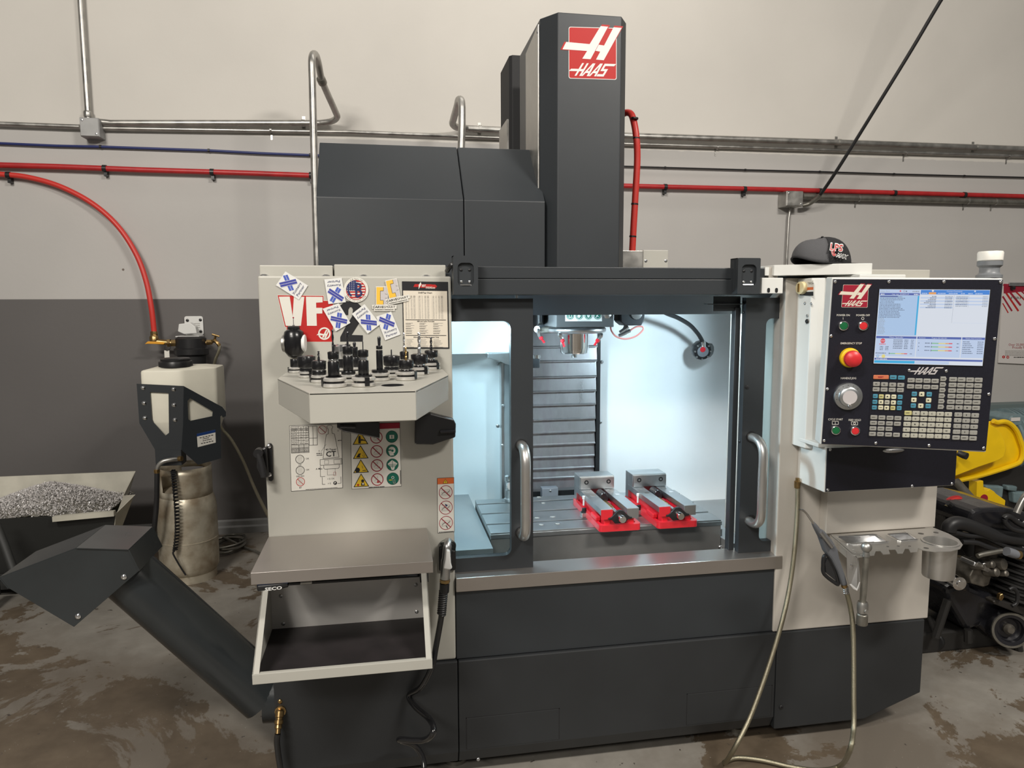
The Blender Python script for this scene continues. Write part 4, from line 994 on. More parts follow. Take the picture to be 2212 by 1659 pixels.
def carve_sticker(ox, oy, ang, base, where):
    f0_ = plane_fn(0, *Z7); ca, sa = math.cos(math.radians(ang)), math.sin(math.radians(ang))
    d = Decal(lambda x, y, l: f0_(ox+x*ca+y*sa, oy-x*sa+y*ca, l+.0005*base), step=.0003)
    d.poly([(60, -8), (60, 288), (0, 288), (0, 350), (30, 350), (30, 388), (360, 388), (360, 350), (392, 350), (392, 288), (250, 288), (250, -8)], 'white_print', .2)
    d.poly([(70, 5), (70, 280), (240, 280), (240, 5)], 'lilac_grey', 1)
    d.poly([(70, 5), (70, 280), (180, 280), (180, 215), (130, 215), (130, 65), (180, 65), (180, 5)], 'amber', 2)
    d.path([(180, 5), (180, 65), (130, 65), (130, 215), (180, 215), (180, 280)], 5, 'ink_soft', 3); d.line(205, 110, 240, 120, 3, 'ink_soft', 3); d.line(205, 185, 240, 178, 3, 'ink_soft', 3)
    d.text('CARVE', 10, 338, 34, 'ink', align=0, bold=.02, shear=.15, layer=2, width=172); d.text('SMART', 186, 338, 34, 'ink_soft', align=0, shear=.15, layer=2, width=180)
    d.squiggle(45, 340, 370, 11, 'ink_soft', 2)
    tag(d.build('tooling_sticker'), 'yellow and grey C sticker %s' % where, 'sticker', 'yellow C stickers on the front panel')
carve_sticker(1650, 365, 0, 6, 'standing straight, lower left of the pair'); carve_sticker(1800, 285, 12, 9, 'tilted, overlapping the edge of the drill chart')
# drill and tap chart
R8 = ((860, 590), 9.758); d = panel_decal(*R8, 1)
def warp(x, y):   # chart corners
    u = (x-80)/(1050-80); v = (y-178)/(1590-178)
    return x, y
fC = plane_fn(0, *R8)
def chart_fn(x, y, l):    # x 0..970, y 0..1412
    TL, TR, BR, BL_ = (80, 172), (1052, 185), (1080, 1592), (112, 1592)
    u, v = x/970, y/1412
    return fC((TL[0]*(1-u)+TR[0]*u)*(1-v)+(BL_[0]*(1-u)+BR[0]*u)*v, (TL[1]*(1-u)+TR[1]*u)*(1-v)+(BL_[1]*(1-u)+BR[1]*u)*v, l+.001)
d = Decal(chart_fn)
d.rect(0, 0, 970, 1412, 'ink', 1); d.rect(20, 195, 945, 1385, 'chart_paper', 2)
d.poly([(240, 115), (270, 55), (620, 55), (620, 60), (700, 60), (740, 95), (690, 150), (680, 130), (560, 130), (400, 130), (350, 115)], 'red_print', 2)
d.poly([(350, 75), (395, 10), (410, 60), (375, 115), (345, 170), (352, 100)], 'white_print', 3)
d.text('BEST', 455, 110, 45, 'white_print', shear=.2, bold=.03, width=80, layer=3); d.text('TOOLING.com', 590, 145, 40, 'white_print', shear=.2, bold=.03, width=200, layer=3)
d.text('Drill/Tap Chart', 485, 250, 30, 'ink', width=290, bold=.02, layer=3)
for cxn in (60, 350, 640):
    for j in range(20):
        yy = 310+j*24.5
        for (o_, w_) in ((0, 32), (62, 16), (118, 32), (172, 42)): d.squiggle(cxn+o_, cxn+o_+w_, yy, 9, 'ink_grey' if j > 1 else 'ink_soft', 3, seed=j)
d.line(335, 300, 335, 800, 2, 'ink_grey', 3); d.line(625, 300, 625, 800, 2, 'ink_grey', 3)
d.rect(55, 800, 910, 812, 'ink', 3); d.text('Mill and Lathe Formulas', 485, 850, 26, 'ink', width=360, bold=.02, layer=3)
for cxn in (60, 350, 640):
    for j in range(5): d.squiggle(cxn, cxn+130+random.random()*80, 880+j*50, 9, 'ink_grey', 3, seed=j); d.squiggle(cxn, cxn+100+random.random()*50, 900+j*50, 10, 'ink_soft', 3, seed=j+9)
d.rect(55, 1128, 910, 1140, 'ink', 3); d.text('Abbreviations & Measurement Units', 485, 1182, 26, 'ink', width=540, bold=.02, layer=3)
for cxn in (60, 350, 640):
    for j in range(7): d.squiggle(cxn, cxn+90+random.random()*110, 1220+j*27, 9, 'ink_grey', 3, seed=j+3)
tag(d.build('drill_chart'), 'cream drill and tap chart with black header on the front panel', 'chart')
# tool taper sign and warning sign
R9 = ((600, 900), 7.9)
def sign_fn(reg, sc__, TL, TR, BR, BL_, W_, H_, base=1):
    f_ = plane_fn(0, reg, sc__)
    def fn(x, y, l):
        u, v = x/W_, y/H_
        return f_((TL[0]*(1-u)+TR[0]*u)*(1-v)+(BL_[0]*(1-u)+BR[0]*u)*v, (TL[1]*(1-u)+TR[1]*u)*(1-v)+(BL_[1]*(1-u)+BR[1]*u)*v, l+.0004*base)
    return fn
d = Decal(sign_fn(*R9, (195, 155), (1090, 118), (1110, 1218), (228, 1278), 890, 1120))
d.rect(0, 0, 890, 1120, 'ink', 1); d.rect(7, 7, 883, 1113, 'paper', 2)
for y_ in (20, 60, 85, 130, 175, 215, 260, 325, 345, 372, 390, 455, 470): d.line(25, y_, 330 if y_ < 330 else 330, y_, 7, 'ink_soft', 3)
for x_ in (25, 155, 240, 325): d.line(x_, 20, x_, 470, 7, 'ink_soft', 3)
d.frame(330, 25, 470, 350, 7, 'ink_soft', 3); d.line(400, 25, 400, 350, 7, 'ink_soft', 3); d.line(330, 230, 470, 230, 7, 'ink_soft', 3)
for j in range(11):
    for (a_, b_) in ((35, 140), (175, 225), (260, 310)): d.squiggle(a_, b_, 50+j*27, 11, 'ink_soft', 3, seed=j)
for j in range(4): d.squiggle(30, 325, 400+j*20, 12, 'ink_soft', 3, seed=j+20)
for (cy2, t1, col) in ((580, 'CT', 'ink_soft'), (770, 'DIN ISO', 'ink_soft'), (965, 'BT', 'red_print')):
    d.ring(165, cy2, 66, 76, col, 3)
    for k in range(-2, 3): d.line(165-45, cy2+k*22, 165+45, cy2+k*22, 4, 'ink_grey', 3)
    d.text(t1, 165, cy2+112, 26, 'ink', layer=3, bold=.01)
    if col == 'red_print': d.line(165-48, cy2-48, 165+48, cy2+48, 9, 'red_print', 4)
    else: d.text('OK', 295, cy2+10, 28, 'ink', layer=3)
d.ring(560, 95, 68, 75, 'red_dull', 3); d.line(512, 47, 608, 143, 10, 'red_dull', 4)
# taper outline
d.path([(640, 35), (665, 20), (710, 20), (735, 40), (735, 65), (720, 85), (725, 165), (760, 170), (770, 200), (835, 580), (560, 590), (620, 210), (625, 180), (660, 170), (660, 85), (642, 65), (640, 35)], 7, 'ink_soft', 3)
d.frame(510, 605, 880, 705, 7, 'ink_soft', 3); d.frame(585, 620, 655, 690, 4, 'ink_soft', 3); d.frame(745, 620, 860, 690, 4, 'ink_soft', 3)
d.path([(570, 705), (570, 760), (590, 775), (815, 775), (835, 755), (835, 705)], 7, 'ink_soft', 3); d.frame(630, 775, 765, 880, 4, 'ink_soft', 3)
d.frame(735, 835, 775, 895, 4, 'red_dull', 3); d.path([(510, 720), (510, 900), (590, 900)], 7, 'ink_soft', 3); d.path([(540, 910), (540, 1035), (590, 1035)], 7, 'ink_soft', 3); d.path([(860, 920), (860, 1035), (800, 1035)], 7, 'ink_soft', 3)
d.text('40 Taper', 700, 455, 32, 'ink', width=190, bold=.015, layer=3); d.text('CT', 700, 560, 88, 'ink', width=170, bold=.02, layer=3)
d.text('C', 500, 470, 28, 'ink', layer=3); d.squiggle(450, 545, 505, 14, 'ink', 3); d.squiggle(450, 555, 535, 14, 'ink', 3, seed=4); d.text('A Max', 490, 775, 26, 'ink', width=115, bold=.02, layer=3)
d.text('D', 830, 135, 28, 'ink', layer=3); d.squiggle(820, 880, 300, 16, 'ink', 3); d.text('< E OK', 690, 960, 28, 'ink', layer=3); d.text('> E', 660, 1040, 28, 'ink', layer=3)
d.disc(760, 1025, 32, 'ink', 3); d.text('P', 760, 1040, 32, 'paper', layer=4, bold=.03); d.line(530, 470, 620, 345, 4, 'ink', 3); d.squiggle(250, 800, 1108, 8, 'ink_soft', 3)
d.build('taper_sign', LP, label='white sign with a 40 taper tool holder drawing marked CT')
d = Decal(sign_fn(*R9, (1240, 130), (2085, 98), (2112, 1190), (1262, 1238), 850, 1100))
d.rect(0, 0, 850, 1100, 'ink', 1); d.rect(6, 6, 844, 1094, 'paper', 2); d.rect(6, 6, 844, 100, 'red_dull', 3)
rnd = random.Random(3)
for r_ in range(4):
    cy2 = 240+r_*240
    d.poly([(165, cy2-120), (30, cy2+110), (300, cy2+110)], 'ink', 3); d.poly([(165, cy2-98), (52, cy2+98), (278, cy2+98)], 'yellow_sign', 4)
    if r_ == 0: d.disc(150, cy2-15, 20, 'ink', 5); d.rect(130, cy2, 170, cy2+90, 'ink', 5); d.line(170, cy2+20, 245, cy2+50, 14, 'ink', 5); d.line(150, cy2+50, 230, cy2+35, 12, 'ink', 5)
    if r_ == 1: d.poly([(85, cy2+88), (130, cy2+25), (170, cy2+20), (150, cy2+60), (160, cy2+88)], 'ink', 5); [d.line(205+dx, cy2+10+dy, 215+dx, cy2+25+dy, 7, 'ink', 5) for dx, dy in ((0, 0), (15, 30), (-10, 40), (20, 55), (0, 60))]
    if r_ == 2: d.disc(105, cy2+62, 42, 'ink', 5); d.squiggle(190, 255, cy2+80, 12, 'ink', 5); d.line(185, cy2-10, 195, cy2+40, 6, 'ink_soft', 5)
    if r_ == 3: d.disc(190, cy2+10, 26, 'ink', 5); d.poly([(160, cy2+90), (165, cy2+40), (215, cy2+40), (225, cy2+90)], 'ink', 5); d.disc(195, cy2+60, 16, 'paper', 6); d.disc(110, cy2+75, 18, 'red_print', 5)
    d.ring(440, cy2, 92, 106, 'red_dull', 3, 36)
    d.path([(390, cy2+30), (420, cy2-10), (450, cy2+20), (490, cy2+25), (480, cy2+45), (400, cy2+45)], 6, 'ink_grey', 3); d.line(440, cy2-60, 450, cy2-20, 6, 'ink_grey', 3)
    if r_ == 3: d.poly([(430, cy2+55), (445, cy2+15), (460, cy2+35), (475, cy2+60)], 'red_print', 3.4)
    d.line(440-70, cy2-70, 440+70, cy2+70, 14, 'red_dull', 4)
    d.disc(705, cy2, 104, 'green_sign', 3, 36); d.ring(705, cy2, 98, 103, 'ink', 3.5, 36)
    if r_ == 0: d.rect(665, cy2-30, 745, cy2+35, 'paper', 4); d.rect(698, cy2-20, 712, cy2+25, 'green_sign', 5)
    if r_ == 1: d.disc(700, cy2-5, 62, 'paper', 4); d.rect(630, cy2-22, 690, cy2-2, 'green_sign', 5); d.disc(710, cy2, 20, 'green_sign', 5); d.poly([(650, cy2+40), (720, cy2+45), (740, cy2+80), (670, cy2+85)], 'paper', 4)
    if r_ == 2: d.poly([(620, cy2-15), (700, cy2-80), (790, cy2-15), (745, cy2+40), (730, cy2+90), (690, cy2+90), (670, cy2+40)], 'paper', 4); [d.line(640, cy2+y_, 770, cy2+y_, 6, 'green_sign', 5) for y_ in (-5, 14, 32)]; d.line(706, cy2-70, 706, cy2+60, 7, 'green_sign', 5)
    if r_ == 3: d.disc(705, cy2-20, 24, 'paper', 4); d.disc(705, cy2-20, 16, 'green_sign', 5); d.rect(640, cy2+15, 690, cy2+28, 'yellow_sign', 4); d.path([(705, cy2+10), (715, cy2+80), (745, cy2+80), (735, cy2+10)], 9, 'ink_grey', 4)
d.squiggle(290, 560, 1092, 12, 'ink', 4); d.rect(834, 820, 842, 1060, 'ink', 4)
d.build('warning_sign', LP, label='warning sign with yellow triangles, red prohibition rings and green discs')
d = Decal(sign_fn((930, 1010), 5.35, (76, 122), (272, 112), (278, 745), (82, 760), 200, 635))
d.rect(0, 0, 200, 635, 'ink', 1); d.rect(4, 4, 196, 631, 'paper', 2); d.rect(4, 4, 196, 72, 'orange_sign', 3)
d.poly([(98, 12), (66, 66), (130, 66)], 'ink', 4); d.poly([(98, 19), (73, 62), (123, 62)], 'yellow_sign', 5); d.rect(95, 32, 101, 50, 'ink', 6); d.disc(98, 56, 3, 'ink', 6, 8)
for i, cy2 in enumerate((168, 345, 522)):
    d.ring(100, cy2, 73, 80, 'red_dull', 3, 32)
    for k in range(5): d.line(45, cy2-25+k*16+(k % 2)*6, 155, cy2-30+k*16, 3, 'ink_grey', 3)
    d.path([(50, cy2+25), (85, cy2-5), (120, cy2+10), (150, cy2-20)], 6, 'ink_soft', 3)
    if i == 1: d.poly([(90, cy2-45), (125, cy2-25), (100, cy2-10)], 'navy', 3.5)
    if i == 2: d.line(100, cy2+30, 120, cy2+65, 9, 'ink', 3.5)
    d.line(100-55, cy2-55, 100+55, cy2+55, 9, 'red_dull', 4)
d.squiggle(15, 190, 628, 7, 'ink', 4)
d.build('hazard_sign', LP, label='narrow upright warning strip with three red prohibition rings')

# ================================================================== tool holder shelf
zsh = Z(963, 796, 0)
def Sp(px, py): return atz(px, py, zsh)
TLs = [Sp(601, 817), Sp(667, 850), Sp(898, 843), Sp(969, 811)]
xl_, xr_ = TLs[0].x, TLs[3].x; yf = (TLs[1].y+TLs[2].y)/2; ys = (TLs[0].y+TLs[3].y)/2
th_ = zsh-Z(780, 912, yf)
poly = [(xl_, -.0015), (xl_, ys), (TLs[1].x, yf), (TLs[2].x, yf), (xr_, ys), (xr_, -.0015)]
SH = thing('tool_shelf', 'cream angular shelf holding black tool holders on the front panel', 'shelf', ((xl_+xr_)/2, -.1, zsh-th_))
T0 = ((590, 680), 5.672)
tools = []   # filled below: (u, v_bottom, halfwidth_base)
def tp(u, v, hw):
    """centre of a round flange on the shelf top from its front lowest print position"""
    return Sp(T0[0][0]+u/5.672, T0[0][1]+(v-hw*.22)/5.672)
hole = tp(1462, 895, 140); hr = 140/5.672/ppm(hole)
b = MB(); b.plate(poly, [circ(hole.x, hole.y, hr*.96, 28)[::-1]], 'z', zsh-.004, zsh); b.build('top_plate', 'cream', SH)
b = MB(); P_ = poly
for i in range(5):
    (ax_, ay), (bx, by) = P_[i], P_[i+1]
    dx, dy = bx-ax_, by-ay; L = math.hypot(dx, dy); nx, ny = -dy/L*.004, dx/L*.004
    b.hexa([(ax_, ay, zsh-th_), (bx, by, zsh-th_), (bx+nx, by+ny, zsh-th_), (ax_+nx, ay+ny, zsh-th_)], [(ax_, ay, zsh-.0002), (bx, by, zsh-.0002), (bx+nx, by+ny, zsh-.0002), (ax_+nx, ay+ny, zsh-.0002)])
b.build('skirt', 'cream', SH, bevel=.0015)
b = MB(); b.lathe([(hr*1.0, .0004), (hr*.96, .0010), (hr*.93, .0004), (hr*.93, -.02)], (hole.x, hole.y, zsh), (0, 0, 1), 32, False, True); b.build('holder_socket', 'black', SH, label='empty round black socket')
for (q0, q1, nm) in (((727, 908), (820, 950), 'left'), ((897, 893), (985, 960), 'right')):
    a, c_ = at(*q0, -.03), at(*q1, -.03)
    if nm == 'left': pl = [at(727, 905, -.05), at(820, 912, -.05), at(820, 948, -.05), at(742, 933, -.05), at(728, 925, -.05)]
    else: pl = [at(897, 905, -.05), at(930, 893, -.05), at(980, 906, -.05), at(985, 916, -.05), at(984, 945, -.05), at(935, 961, -.05), at(896, 960, -.05)]
    b = MB(); b.prism([(p.x, p.z) for p in pl], 'y', -.05, -.012); o = b.build('support_bracket', 'black', SH, bevel=.004)
    e0, e1 = (at(735, 921, -.054), at(768, 922, -.054)) if nm == 'left' else (at(951, 933, -.054), at(984, 931, -.054))
    MB().tube([e0, e1], .006, 10).build('hinge_pin', 'engine_black', o)
# tool holders
def holder(u, v, hw, stages, tool, label, extra=None):
    c_ = tp(u, v, hw); k = 1/5.672/ppm(c_); hb = v-hw*.22
    root = thing('tool_holder', label, 'tool holder', c_, 'black tool holders on the shelf')
    R_ = hw*k; g = R_/ .032
    b = MB(); o_ = Vector((c_.x, c_.y, zsh))
    b.mat('flange_steel'); b.lathe([(R_*.93, .0006), (R_, .003*g), (R_, .009*g), (R_*.93, .011*g)], o_, (0, 0, 1), 30)
    b.mat('tool_black'); b.lathe([(R_*.84, .011*g), (R_*.84, .0165*g)], o_, (0, 0, 1), 30)
    b.mat('flange_steel'); b.lathe([(R_*.93, .0165*g), (R_*.99, .018*g), (R_*.99, .024*g), (R_*.90, .026*g)], o_, (0, 0, 1), 30)
    b.build('flange', None, root, label='steel flange with dark groove')
    a_ = {1112: -1.25, 1632: -.55, 415: -1.0, 1795: -.9, 1940: -.8, 1310: 2.2}.get(u, -2.75)
    b = MB(); b.M = Matrix.Translation(o_) @ Matrix.Rotation(a_, 4, 'Z'); b.box(R_*.80, R_*1.005, -.0065*g, .0065*g, .003*g, .0262*g); b.build('drive_slot', 'tool_black', root)
    top = .026*g
    def hz(vv): return max(top+.0005, (hb-vv)*k*1.02)
    b = MB(); b.mat('tool_black'); prev = top
    for (v0, v1, w_, m_) in stages:
        h0, h1 = hz(v0), hz(v1); r_ = w_*k
        if m_ == 'nut': continue
        b.mat(m_); b.lathe([(r_*.94, h0), (r_, h0+.0015), (r_, h1-.0015), (r_*.94, h1)], o_, (0, 0, 1), 26)
    b.build('body', None, root)
    for (v0, v1, w_, m_) in stages:
        if m_ != 'nut': continue
        h0, h1 = hz(v0), hz(v1); r_ = w_*k; hh = h1-h0
        b = MB(); b.mat('tool_black'); b.lathe([(r_*.93, h0), (r_, h0+hh*.12), (r_, h0+hh*.72), (r_*.88, h1-hh*.06), (r_*.70, h1)], o_, (0, 0, 1), 24)
        nt_ = b.build('collet_nut', None, root)
        for q in range(6):
            t = q/6*2*PI+.3; p_ = o_+Vector((r_*.97*math.cos(t), r_*.97*math.sin(t), h0+hh*.62))
            b = MB(); b.M = Matrix.Translation(p_) @ Matrix.Rotation(t, 4, 'Z'); b.box(-.002, r_*.045, -r_*.13, r_*.13, -hh*.02, hh*.30); b.build('nut_slot', 'black_matte', nt_)
    if tool:
        v0, v1, w_, m_, kind = tool; h0, h1 = hz(v0)-.002, hz(v1); r_ = w_*k
        b = MB(); b.mat(m_)
        if kind == 'plain': b.lathe([(r_, h0), (r_, h1-.002), (r_*.6, h1)], o_, (0, 0, 1), 12)
        elif kind == 'tap': b.lathe([(r_*.8, h0), (r_*.8, h0+(h1-h0)*.3), (r_*.55, h0+(h1-h0)*.38), (r_*.55, h0+(h1-h0)*.5), (r_, h0+(h1-h0)*.55), (r_, h1-.002), (r_*.7, h1)], o_, (0, 0, 1), 8)
        else:   # fluted: twisted two-lobe section
            n_s = 26; n_c = 12; vs_ = []; fs = []
            for i in range(n_s+1):
                f = i/n_s; hh = h0+(h1-h0)*f; tw = max(0, f-.3)*9.0
                for j in range(n_c):
                    t = 2*PI*j/n_c; lob = 1-(.48*(math.sin(t)**2) if f > .3 else 0)
                    rr = r_*lob*(1 if f < .97 else .55)
                    vs_.append(o_+Vector((rr*math.cos(t+tw), rr*math.sin(t+tw), hh)))
            for i in range(n_s):
                for j in range(n_c): fs.append((i*n_c+j, i*n_c+(j+1) % n_c, (i+1)*n_c+(j+1) % n_c, (i+1)*n_c+j))
            fs.append(tuple(n_s*n_c+j for j in range(n_c))); b.add(vs_, fs, True)
        b.build('cutter', None, root)
    if extra: extra(root, o_, k, hz)
    return root
def probe(root, o_, k, hz):
    c = o_+Vector((0, 0, (hz(180)+hz(525))/2)); H_ = (hz(180)-hz(525))/2
    b = MB(); b.lathe([(45*k, -H_), (75*k, -H_*.92), (118*k, -H_*.60), (130*k, -H_*.25), (130*k, H_*.35), (112*k, H_*.78), (70*k, H_*.98), (50*k, H_)], c, (0, 0, 1), 26)
    bd = b.build('probe_body', 'tool_black', root, label='bulbous black probe body')
    b = MB(); b.lathe([(72*k, H_*.98), (75*k, H_*1.02), (75*k, H_*1.12), (60*k, H_*1.18)], c, (0, 0, 1), 24); b.build('probe_collar', 'black', root)
    for s_, m2 in ((-1, 'galv'), (1, 'white_bright')):
        b = MB(); b.lathe([(100*k, 96*k), (106*k, 112*k), (104*k, 132*k), (94*k, 137*k)], c+Vector((0, 0, -H_*.02)), (s_, -.05 if s_ > 0 else .12, 0), 24); b.build('side_disc', m2, root)
    b = MB(); b.mat('chrome'); z0 = hz(170); b.lathe([(26*k, z0), (26*k, z0+14*k), (16*k, z0+18*k), (16*k, z0+32*k), (7*k, z0+36*k)], o_, (0, 0, 1), 16); b.build('stylus_holder', None, root)
    b = MB(); b.mat('chrome'); b.lathe([(5*k, z0+36*k), (4*k, hz(62))], o_, (0, 0, 1), 10); b.mat('red_dull'); b.sphere((o_.x, o_.y, o_.z+hz(52)), 10*k, 10, 8); b.build('stylus', None, root)
def facemill(root, o_, k, hz):
    b = MB(); b.lathe([(85*k, hz(540)), (98*k, hz(500)), (98*k, hz(395)), (70*k, hz(375))], o_, (0, 0, 1), 20); b.build('cutter_body', 'steel', root)
    for q in range(5):
        t = q/5*2*PI+.9; p_ = o_+Vector((92*k*math.cos(t), 92*k*math.sin(t), hz(420)))
        b = MB(); b.M = Matrix.Translation(p_) @ Matrix.Rotation(t, 4, 'Z'); b.box(-14*k, 16*k, -12*k, 18*k, -34*k, 52*k); b.build('insert', 'chrome' if q % 2 else 'black', root, bevel=3*k)
def insertbit(v0, v1):
    def f(root, o_, k, hz):
        b = MB(); b.lathe([(16*k, hz(v0)), (18*k, hz(v0)+20*k), (22*k, hz(v1)-20*k), (12*k, hz(v1))], o_, (0, 0, 1), 10); b.build('cutter', 'engine_black', root)
        b = MB(); z_ = hz((v0+v1)/2-10); x_ = o_.x+26*k
        b.prism([(x_-22*k, z_+48*k), (x_+40*k, z_+18*k), (x_+10*k, z_-48*k), (x_-20*k, z_-10*k)], 'y', o_.y-14*k, o_.y+8*k); b.build('insert', 'chrome', root, bevel=2*k)
    return f
holder(1005, 735, 95, [(705, 520, 62, 'tool_black'), (520, 400, 40, 'tool_black')], None, 'half hidden black tool holder with an indexable cutter behind the tapping holder', insertbit(400, 340))
holder(1265, 660, 85, [(640, 520, 60, 'tool_black'), (520, 400, 30, 'steel'), (400, 360, 18, 'steel')], None, 'tool holder with a bare steel shank behind the chamfer cutter')
holder(1610, 705, 80, [(650, 560, 60, 'tool_black'), (545, 450, 53, 'nut')], (450, 230, 15, 'steel', 'flute'), 'half hidden tool holder with a long bright drill behind the brass coloured cutter')
holder(850, 745, 95, [(725, 540, 88, 'tool_black')], None, 'face mill with bright inserts between the two tall holders', facemill)
holder(272, 728, 87, [(690, 545, 57, 'tool_black')], None, 'bulbous black touch probe with thin stylus, leftmost on the shelf', probe)
holder(1940, 695, 108, [(650, 620, 88, 'tool_black'), (620, 555, 80, 'tool_black'), (555, 520, 45, 'chrome'), (520, 435, 80, 'nut')], (435, 280, 16, 'engine_black', 'flute'), 'tool holder with dark short drill, rightmost on the shelf')
holder(1795, 758, 118, [(720, 690, 98, 'tool_black'), (690, 630, 95, 'tool_black'), (630, 592, 66, 'chrome'), (598, 480, 103, 'nut')], (480, 225, 21, 'steel', 'flute'), 'tool holder with a large bright fluted end mill')
holder(1455, 775, 100, [(735, 690, 88, 'tool_black'), (690, 640, 92, 'tool_black'), (640, 622, 80, 'chrome'), (622, 500, 100, 'nut')], (500, 430, 8, 'engine_black', 'plain'), 'wide nut tool holder with a tiny cutter behind the empty socket')
holder(415, 790, 98, [(740, 655, 86, 'tool_black'), (660, 640, 78, 'steel'), (645, 505, 106, 'nut')], None, 'tool holder with wide nut and no cutter, beside the touch probe')
holder(925, 842, 110, [(790, 690, 86, 'tool_black'), (690, 510, 62, 'tool_black'), (510, 478, 56, 'chrome'), (485, 392, 62, 'nut')], (395, 222, 17, 'engine_black', 'tap'), 'tall tool holder with a square shank tap in front of the black 2')
holder(1310, 832, 122, [(760, 672, 100, 'tool_black'), (672, 440, 40, 'tool_black'), (430, 385, 38, 'nut')], None, 'slender tool holder with a chamfer insert cutter', insertbit(390, 275))
holder(568, 852, 115, [(800, 680, 87, 'tool_black'), (682, 665, 80, 'chrome'), (672, 562, 87, 'nut')], (565, 452, 15, 'engine_black', 'flute'), 'short tool holder with dark end mill, third from the left')
holder(1632, 828, 135, [(775, 680, 100, 'tool_black'), (680, 652, 70, 'chrome'), (655, 552, 92, 'nut')], (555, 405, 14, 'brass_tool', 'flute'), 'tool holder with a brass coloured cutter right of the empty socket')
holder(748, 918, 150, [(850, 815, 100, 'tool_black'), (830, 575, 70, 'tool_black'), (578, 545, 60, 'chrome'), (548, 455, 66, 'nut')], (458, 195, 14, 'engine_black', 'flute'), 'tallest tool holder with long dark drill at the front left')
holder(1112, 908, 146, [(830, 735, 105, 'tool_black'), (738, 565, 64, 'tool_black'), (568, 520, 48, 'chrome'), (522, 435, 63, 'nut')], (438, 338, 6, 'engine_black', 'plain'), 'tall tool holder with a needle thin drill at the front centre')

# ================================================================== stainless shelf, tool tray and the tool under the shelf
zS = Z(760, 1149, 0); fL, fR = atz(537, 1246, zS), atz(934, 1205, zS); yS = (fL.y+fR.y)/2
ST = thing('steel_shelf', 'brushed stainless work shelf below the tool holders', 'shelf', ((fL.x+fR.x)/2, yS/2, zS-.035))
b = MB(); b.prism([(-.002, zS-.002), (-.002, zS), (yS, zS), (yS, zS-.034), (yS+.002, zS-.034), (yS+.002, zS-.002)], 'x', fL.x, fR.x); b.build('shelf_top', 'stainless', ST, bevel=.0012)
for xx in (fL.x+.001, fR.x-.003): MB().box(xx, xx+.002, yS+.0025, -.0025, zS-.034, zS-.0022).build('shelf_side', 'stainless', ST)
zTf = Z(750, 1346, 0); lb = atz(545, 1479, zTf); rb_ = atz(934, 1440, zTf); yTf = (lb.y+rb_.y)/2; lipz = Z(545, 1457, yTf)-zTf
tl_ = atx(580, 1284, lb.x)
TR_ = thing('tool_tray', 'open cream tool tray with a black floor below the steel shelf', 'tray', ((lb.x+rb_.x)/2, yTf/2, zTf))
zst = zS-.04
for (xx, s_) in ((lb.x, 1), (rb_.x, -1)):
    prof = [(-.002, zTf), (yTf, zTf), (yTf, zTf+lipz), (min(tl_.y, -.04), zst), (-.002, zst)]
    b = MB(); b.prism(prof, 'x', min(xx, xx+s_*.003), max(xx, xx+s_*.003)); o = b.build('side_panel', 'cream', TR_)
    e0, e1 = Vector((0, yTf, zTf+lipz)), Vector((0, min(tl_.y, -.04), zst)); xa_, xb_ = min(xx, xx+s_*.018), max(xx, xx+s_*.018)
    b = MB(); b.hexa([(xa_, e0.y, e0.z), (xb_, e0.y, e0.z), (xb_, e1.y, e1.z), (xa_, e1.y, e1.z)], [(xa_, e0.y+.004, e0.z), (xb_, e0.y+.004, e0.z), (xb_, e1.y+.004, e1.z), (xa_, e1.y+.004, e1.z)]); b.build('side_flange', 'cream', o)
b = MB(); b.box(lb.x, rb_.x, yTf-.003, yTf, zTf-.002, zTf+lipz); b.box(lb.x+.003, rb_.x-.003, yTf, yTf+.012, zTf+lipz-.003, zTf+lipz); b.build('front_lip', 'cream', TR_, bevel=.001)
b = MB(); b.box(lb.x+.0032, rb_.x-.0032, yTf+.001, -.003, zTf-.002, zTf+.002); b.build('tray_floor', 'tray_black', TR_)
b = MB(); b.box(lb.x+.0032, rb_.x-.0032, -.006, -.0025, zTf+.002, zst); bp_ = b.build('back_plate', 'tray_zinc', TR_)
for sx, sy in ((607, 1287), (898, 1263), (612, 1347), (900, 1321)): screw(bp_, at(sx, sy, -.006), .006, 'steel')
p0, p1 = at(907, 1236, -.08), at(926, 1258, -.08)
MB().box(p0.x, p1.x, -.08, -.02, p1.z, zst+.001).build('support_block', 'black', TR_, bevel=.002)
TW = thing('torque_wrench', 'blue handled torque wrench tucked under the steel shelf', 'wrench', at(560, 1270, yS+.02))
h0, h1 = at(556, 1268, yS+.015), at(622, 1261, yS+.015); sh1 = at(905, 1243, -.10)
b = MB(); b.tube([h0, h0.lerp(h1, .05), h0.lerp(h1, .3), h0.lerp(h1, .7), h1], [.009, .0125, .0115, .0125, .009], 14); b.build('grip', 'black', TW)
b = MB(); b.tube([h0.lerp(h1, .02)+Vector((0, -.002, .008)), h1+Vector((0, -.002, .008))], .007, 10); b.build('grip_stripe', 'blue_handle', TW)
MB().tube([h1, sh1], .005, 10).build('wrench_shaft', 'black', TW)
b = MB(); m0 = h1.lerp(sh1, .08); b.tube([m0, h1.lerp(sh1, .16)], .0055, 10); b.build('scale_band', 'galv', TW)
vd = (h1-h0).normalized(); d = Decal(lambda x, y, l: h0+vd*x+Vector((0, -.0135-l, -.004-y))); d.text('SECO', .022, .004, .0085, 'white_bright', align=0, width=.045, bold=.03); d.build('lettering', TW)
